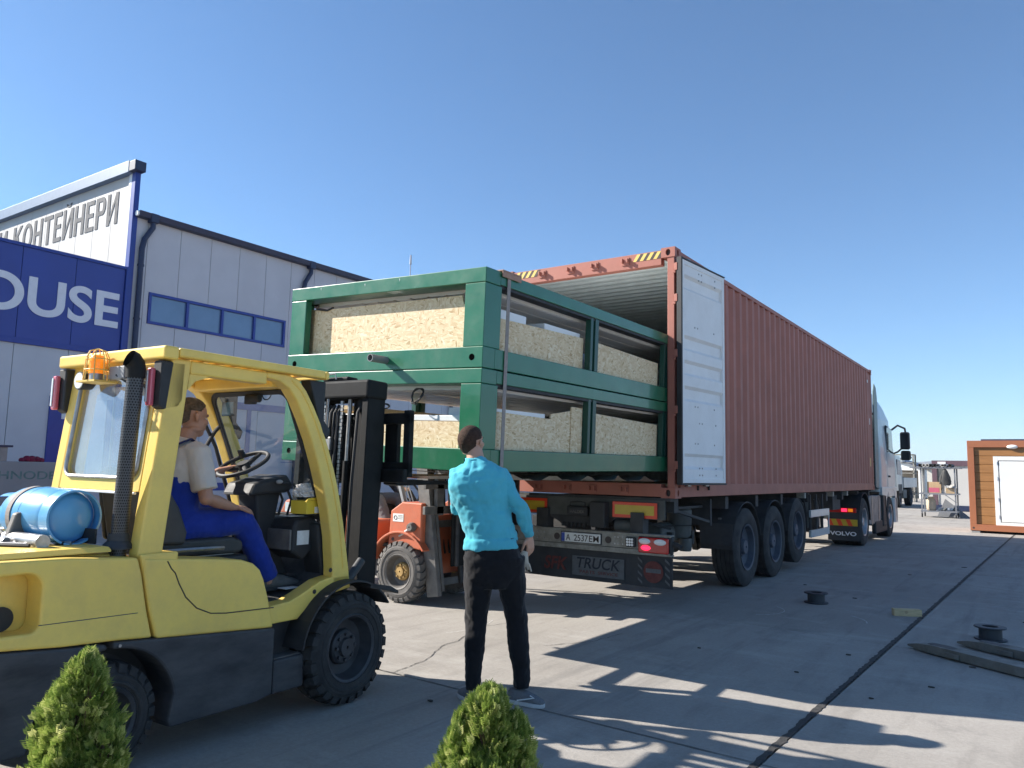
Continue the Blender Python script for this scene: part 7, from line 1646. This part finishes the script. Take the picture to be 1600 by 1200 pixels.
    if bib:
        for sg in (-1, 1):
            MB().loft([V((sg*.10, -1.105, 1.40)), V((sg*.09, -1.095, 1.50)), V((sg*.10, -1.04, 1.61)), V((sg*.105, -.94, 1.65)), V((sg*.10, -.85, 1.60)), V((sg*.09, -.815, 1.47)), V((sg*.09, -.81, 1.40))], [(.018, .006)]*7, side=[(1,0,0)]*7, n=8).build('overall_strap', bib_m, to, smooth=True)
    for a_, dd in ((aR, (.08, 1)), (aL, (-.05, 1))): shoe(d, a_ - V((0,-.03,-.0)), dd, m_workshoe, m_blackplastic, .28, zb=0.715)
    return d
m_tee = cloth('cream_tshirt', (0.60, 0.535, 0.47), 0.05, 0.35, 4); m_ovr = cloth('royal_blue_overalls', (0.012, 0.035, 0.26), 0.18, 0.5, 6); m_navy = cloth('navy_strap', (0.015, 0.02, 0.10))
m_dark = cloth('dark_workwear', (0.03, 0.032, 0.04)); m_greyc = cloth('grey_workwear', (0.16, 0.165, 0.17))
seated('driver in cream t-shirt and blue overalls sitting at the wheel of the yellow forklift', FK_LOC, FK_RZ, m_skin_tan, m_hair_grey, m_tee, m_navy, m_ovr, seed=5)
RM = Matrix.Rotation(radians(-90), 3, 'Z')
seated('driver in dark work clothes sitting in the orange forklift behind its mast', Vector((-2.60, -1.70, -0.06)) + RM @ Vector((-0.58, -0.12, 0)), radians(-90), m_skin, m_hair_short, m_dark, m_dark, m_greyc, bib=False, long_sleeve=True, seed=9, la=(Vector((-.24, -.70, 1.30)), Vector((-.10, -.45, 1.30))))

# ------------------------------------------------------------------ thuja shrubs
m_thuja = bpy.data.materials.new('thuja_foliage'); m_thuja.use_nodes = True
t = m_thuja.node_tree; N = t.nodes; L = t.links; P = N['Principled BSDF']
at = N.new('ShaderNodeAttribute'); at.attribute_name = 'tint'
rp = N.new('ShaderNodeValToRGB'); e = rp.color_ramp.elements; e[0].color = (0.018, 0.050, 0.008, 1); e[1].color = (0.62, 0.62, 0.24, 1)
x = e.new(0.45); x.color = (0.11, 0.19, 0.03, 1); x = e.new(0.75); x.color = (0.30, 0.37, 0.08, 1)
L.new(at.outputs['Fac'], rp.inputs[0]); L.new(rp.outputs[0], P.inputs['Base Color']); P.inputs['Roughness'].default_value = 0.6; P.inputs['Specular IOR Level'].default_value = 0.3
tl = N.new('ShaderNodeBsdfTranslucent'); L.new(rp.outputs[0], tl.inputs[0]); mx = N.new('ShaderNodeMixShader'); mx.inputs[0].default_value = 0.42
L.new(P.outputs[0], mx.inputs[1]); L.new(tl.outputs[0], mx.inputs[2]); L.new(mx.outputs[0], N['Material Output'].inputs[0])
m_bark = M('thuja_bark', (0.14, 0.085, 0.05), 0.9, var=0.3, scale=20, bump=0.5)
def thuja(loc, H, lobes, label, seed, nsp):
    r = random.Random(seed); th = thing('thuja_shrub', label, 'shrub', loc)
    MB().tube([(0,0,0), (0.01,0,.25*H), (0,.01,.55*H), (0.005,0,.85*H)], [.018, .014, .009, .003], 8).build('trunk', m_bark, th, smooth=True)
    br = MB(); vs = []; fs = []; tint = []
    def leafquad(p, d, s, w_, L__, tn):
        o = len(vs); a = p; b = p + d*L__
        vs.extend([a - s*w_*.4, a + s*w_*.4, a + d*L__*.55 + s*w_*.5, b, a + d*L__*.55 - s*w_*.5]); fs.append((o, o+1, o+2, o+3, o+4)); tint.append(tn)
    def spray(p, d, size, tn):
        nrm = Vector((r.uniform(-1,1), r.uniform(-1,1), r.uniform(-.3,.3))).normalized(); s = d.cross(nrm)
        if s.length < .1: return
        s.normalize()
        leafquad(p, d, s, .0024, size, tn)
        n = 5
        for i in range(n):
            f = .18 + .75*i/n; ll = size*.52*(1-.55*f)+.004
            for sg in (-1, 1):
                dd = (d*.80 + s*sg*.75 + nrm*0).normalized(); pp = p + d*size*f
                leafquad(pp, dd, dd.cross(s.cross(d)).normalized(), .0027, ll, min(1, tn + r.uniform(-.08, .14)))
                if i < 3 and size > .03:
                    d3 = (dd*.8 + d*.5).normalized(); leafquad(pp + dd*ll*.5, d3, s, .003, ll*.55, min(1, tn + .10 + r.uniform(-.05, .1)))
    # lobes: (cx, cy, base z, top z, radius)
    for (cx, cy, z0, z1, R, wgt) in lobes:
        m_ = int(nsp*wgt)
        for i in range(m_):
            t_ = r.random()**0.85; z = z0 + (z1-z0)*t_
            rad = R*max(0, 1-t_**3.6)**0.5*(0.88+.12*sin(9*t_+seed+cx*40))
            a = r.uniform(0, 2*pi); lump = 1 + .24*sin(3*a + 15*z + seed + cx*30) + .20*sin(4*a - 26*z + seed) + .10*sin(7*a + 41*z)
            dep = 1 - abs(r.gauss(0, .22)); dep = max(.15, dep)
            rr_ = rad*lump*dep
            p = Vector((cx + rr_*cos(a), cy + rr_*sin(a), z))
            d = Vector((cos(a)*.85, sin(a)*.85, .75 + .6*t_)) + Vector((r.uniform(-.35,.35), r.uniform(-.35,.35), r.uniform(-.25,.25)))
            if t_ > .9: d = Vector((r.uniform(-.3,.3), r.uniform(-.3,.3), 1))
            d.normalize(); size = r.uniform(.024, .060)
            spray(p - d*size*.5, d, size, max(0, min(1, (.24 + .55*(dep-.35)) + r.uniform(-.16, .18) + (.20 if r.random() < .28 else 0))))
            if i % 26 == 0: br.tube([(cx*.4, cy*.4, max(0.02, z-.22)), (cx + rr_*.5*cos(a), cy + rr_*.5*sin(a), z-.08), tuple(p)], [.006, .004, .0015], 5)
    me = bpy.data.meshes.new('foliage'); me.from_pydata([tuple(v) for v in vs], [], fs)
    ta = me.attributes.new('tint', 'FLOAT', 'FACE'); ta.data.foreach_set('value', tint); me.materials.append(m_thuja)
    o = link('foliage', me, th); o['kind'] = 'stuff'
    br.build('branches', m_bark, th, kind='stuff')
# camera axes on the ground: right (0.822, 0.569), forward (-0.571, 0.821)
def loc_(a, b): return (0.822*a - 0.571*b, 0.569*a + 0.821*b)
def lb_(a, b, z0, z1, R, w_): x, y = loc_(a, b); return (x, y, z0, z1, R, w_)
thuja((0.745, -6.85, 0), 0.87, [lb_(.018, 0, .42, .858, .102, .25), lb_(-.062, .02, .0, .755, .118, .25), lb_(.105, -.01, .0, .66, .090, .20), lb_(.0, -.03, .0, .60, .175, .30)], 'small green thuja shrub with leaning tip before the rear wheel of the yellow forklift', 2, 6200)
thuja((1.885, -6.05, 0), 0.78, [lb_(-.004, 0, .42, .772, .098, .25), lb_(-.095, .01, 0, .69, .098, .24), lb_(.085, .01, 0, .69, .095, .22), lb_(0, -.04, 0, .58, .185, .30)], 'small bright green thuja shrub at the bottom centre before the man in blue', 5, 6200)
# ------------------------------------------------------------------ haze
hz_ = MB().box(-3500, 3500, -600, 4500, -1.3, 180).build('haze', None, kind='stuff')
hz_['label'] = 'thin pale air over the yard and the far hills'; hz_['category'] = 'haze'
vm = bpy.data.materials.new('haze_air'); vm.use_nodes = True
for n_ in list(vm.node_tree.nodes):
    if n_.type == 'BSDF_PRINCIPLED': vm.node_tree.nodes.remove(n_)
pv = vm.node_tree.nodes.new('ShaderNodeVolumePrincipled'); pv.inputs['Color'].default_value = (0.80, 0.87, 0.97, 1); pv.inputs['Density'].default_value = 0.00020
vm.node_tree.links.new(pv.outputs[0], vm.node_tree.nodes['Material Output'].inputs['Volume'])
hz_.data.materials.append(vm)
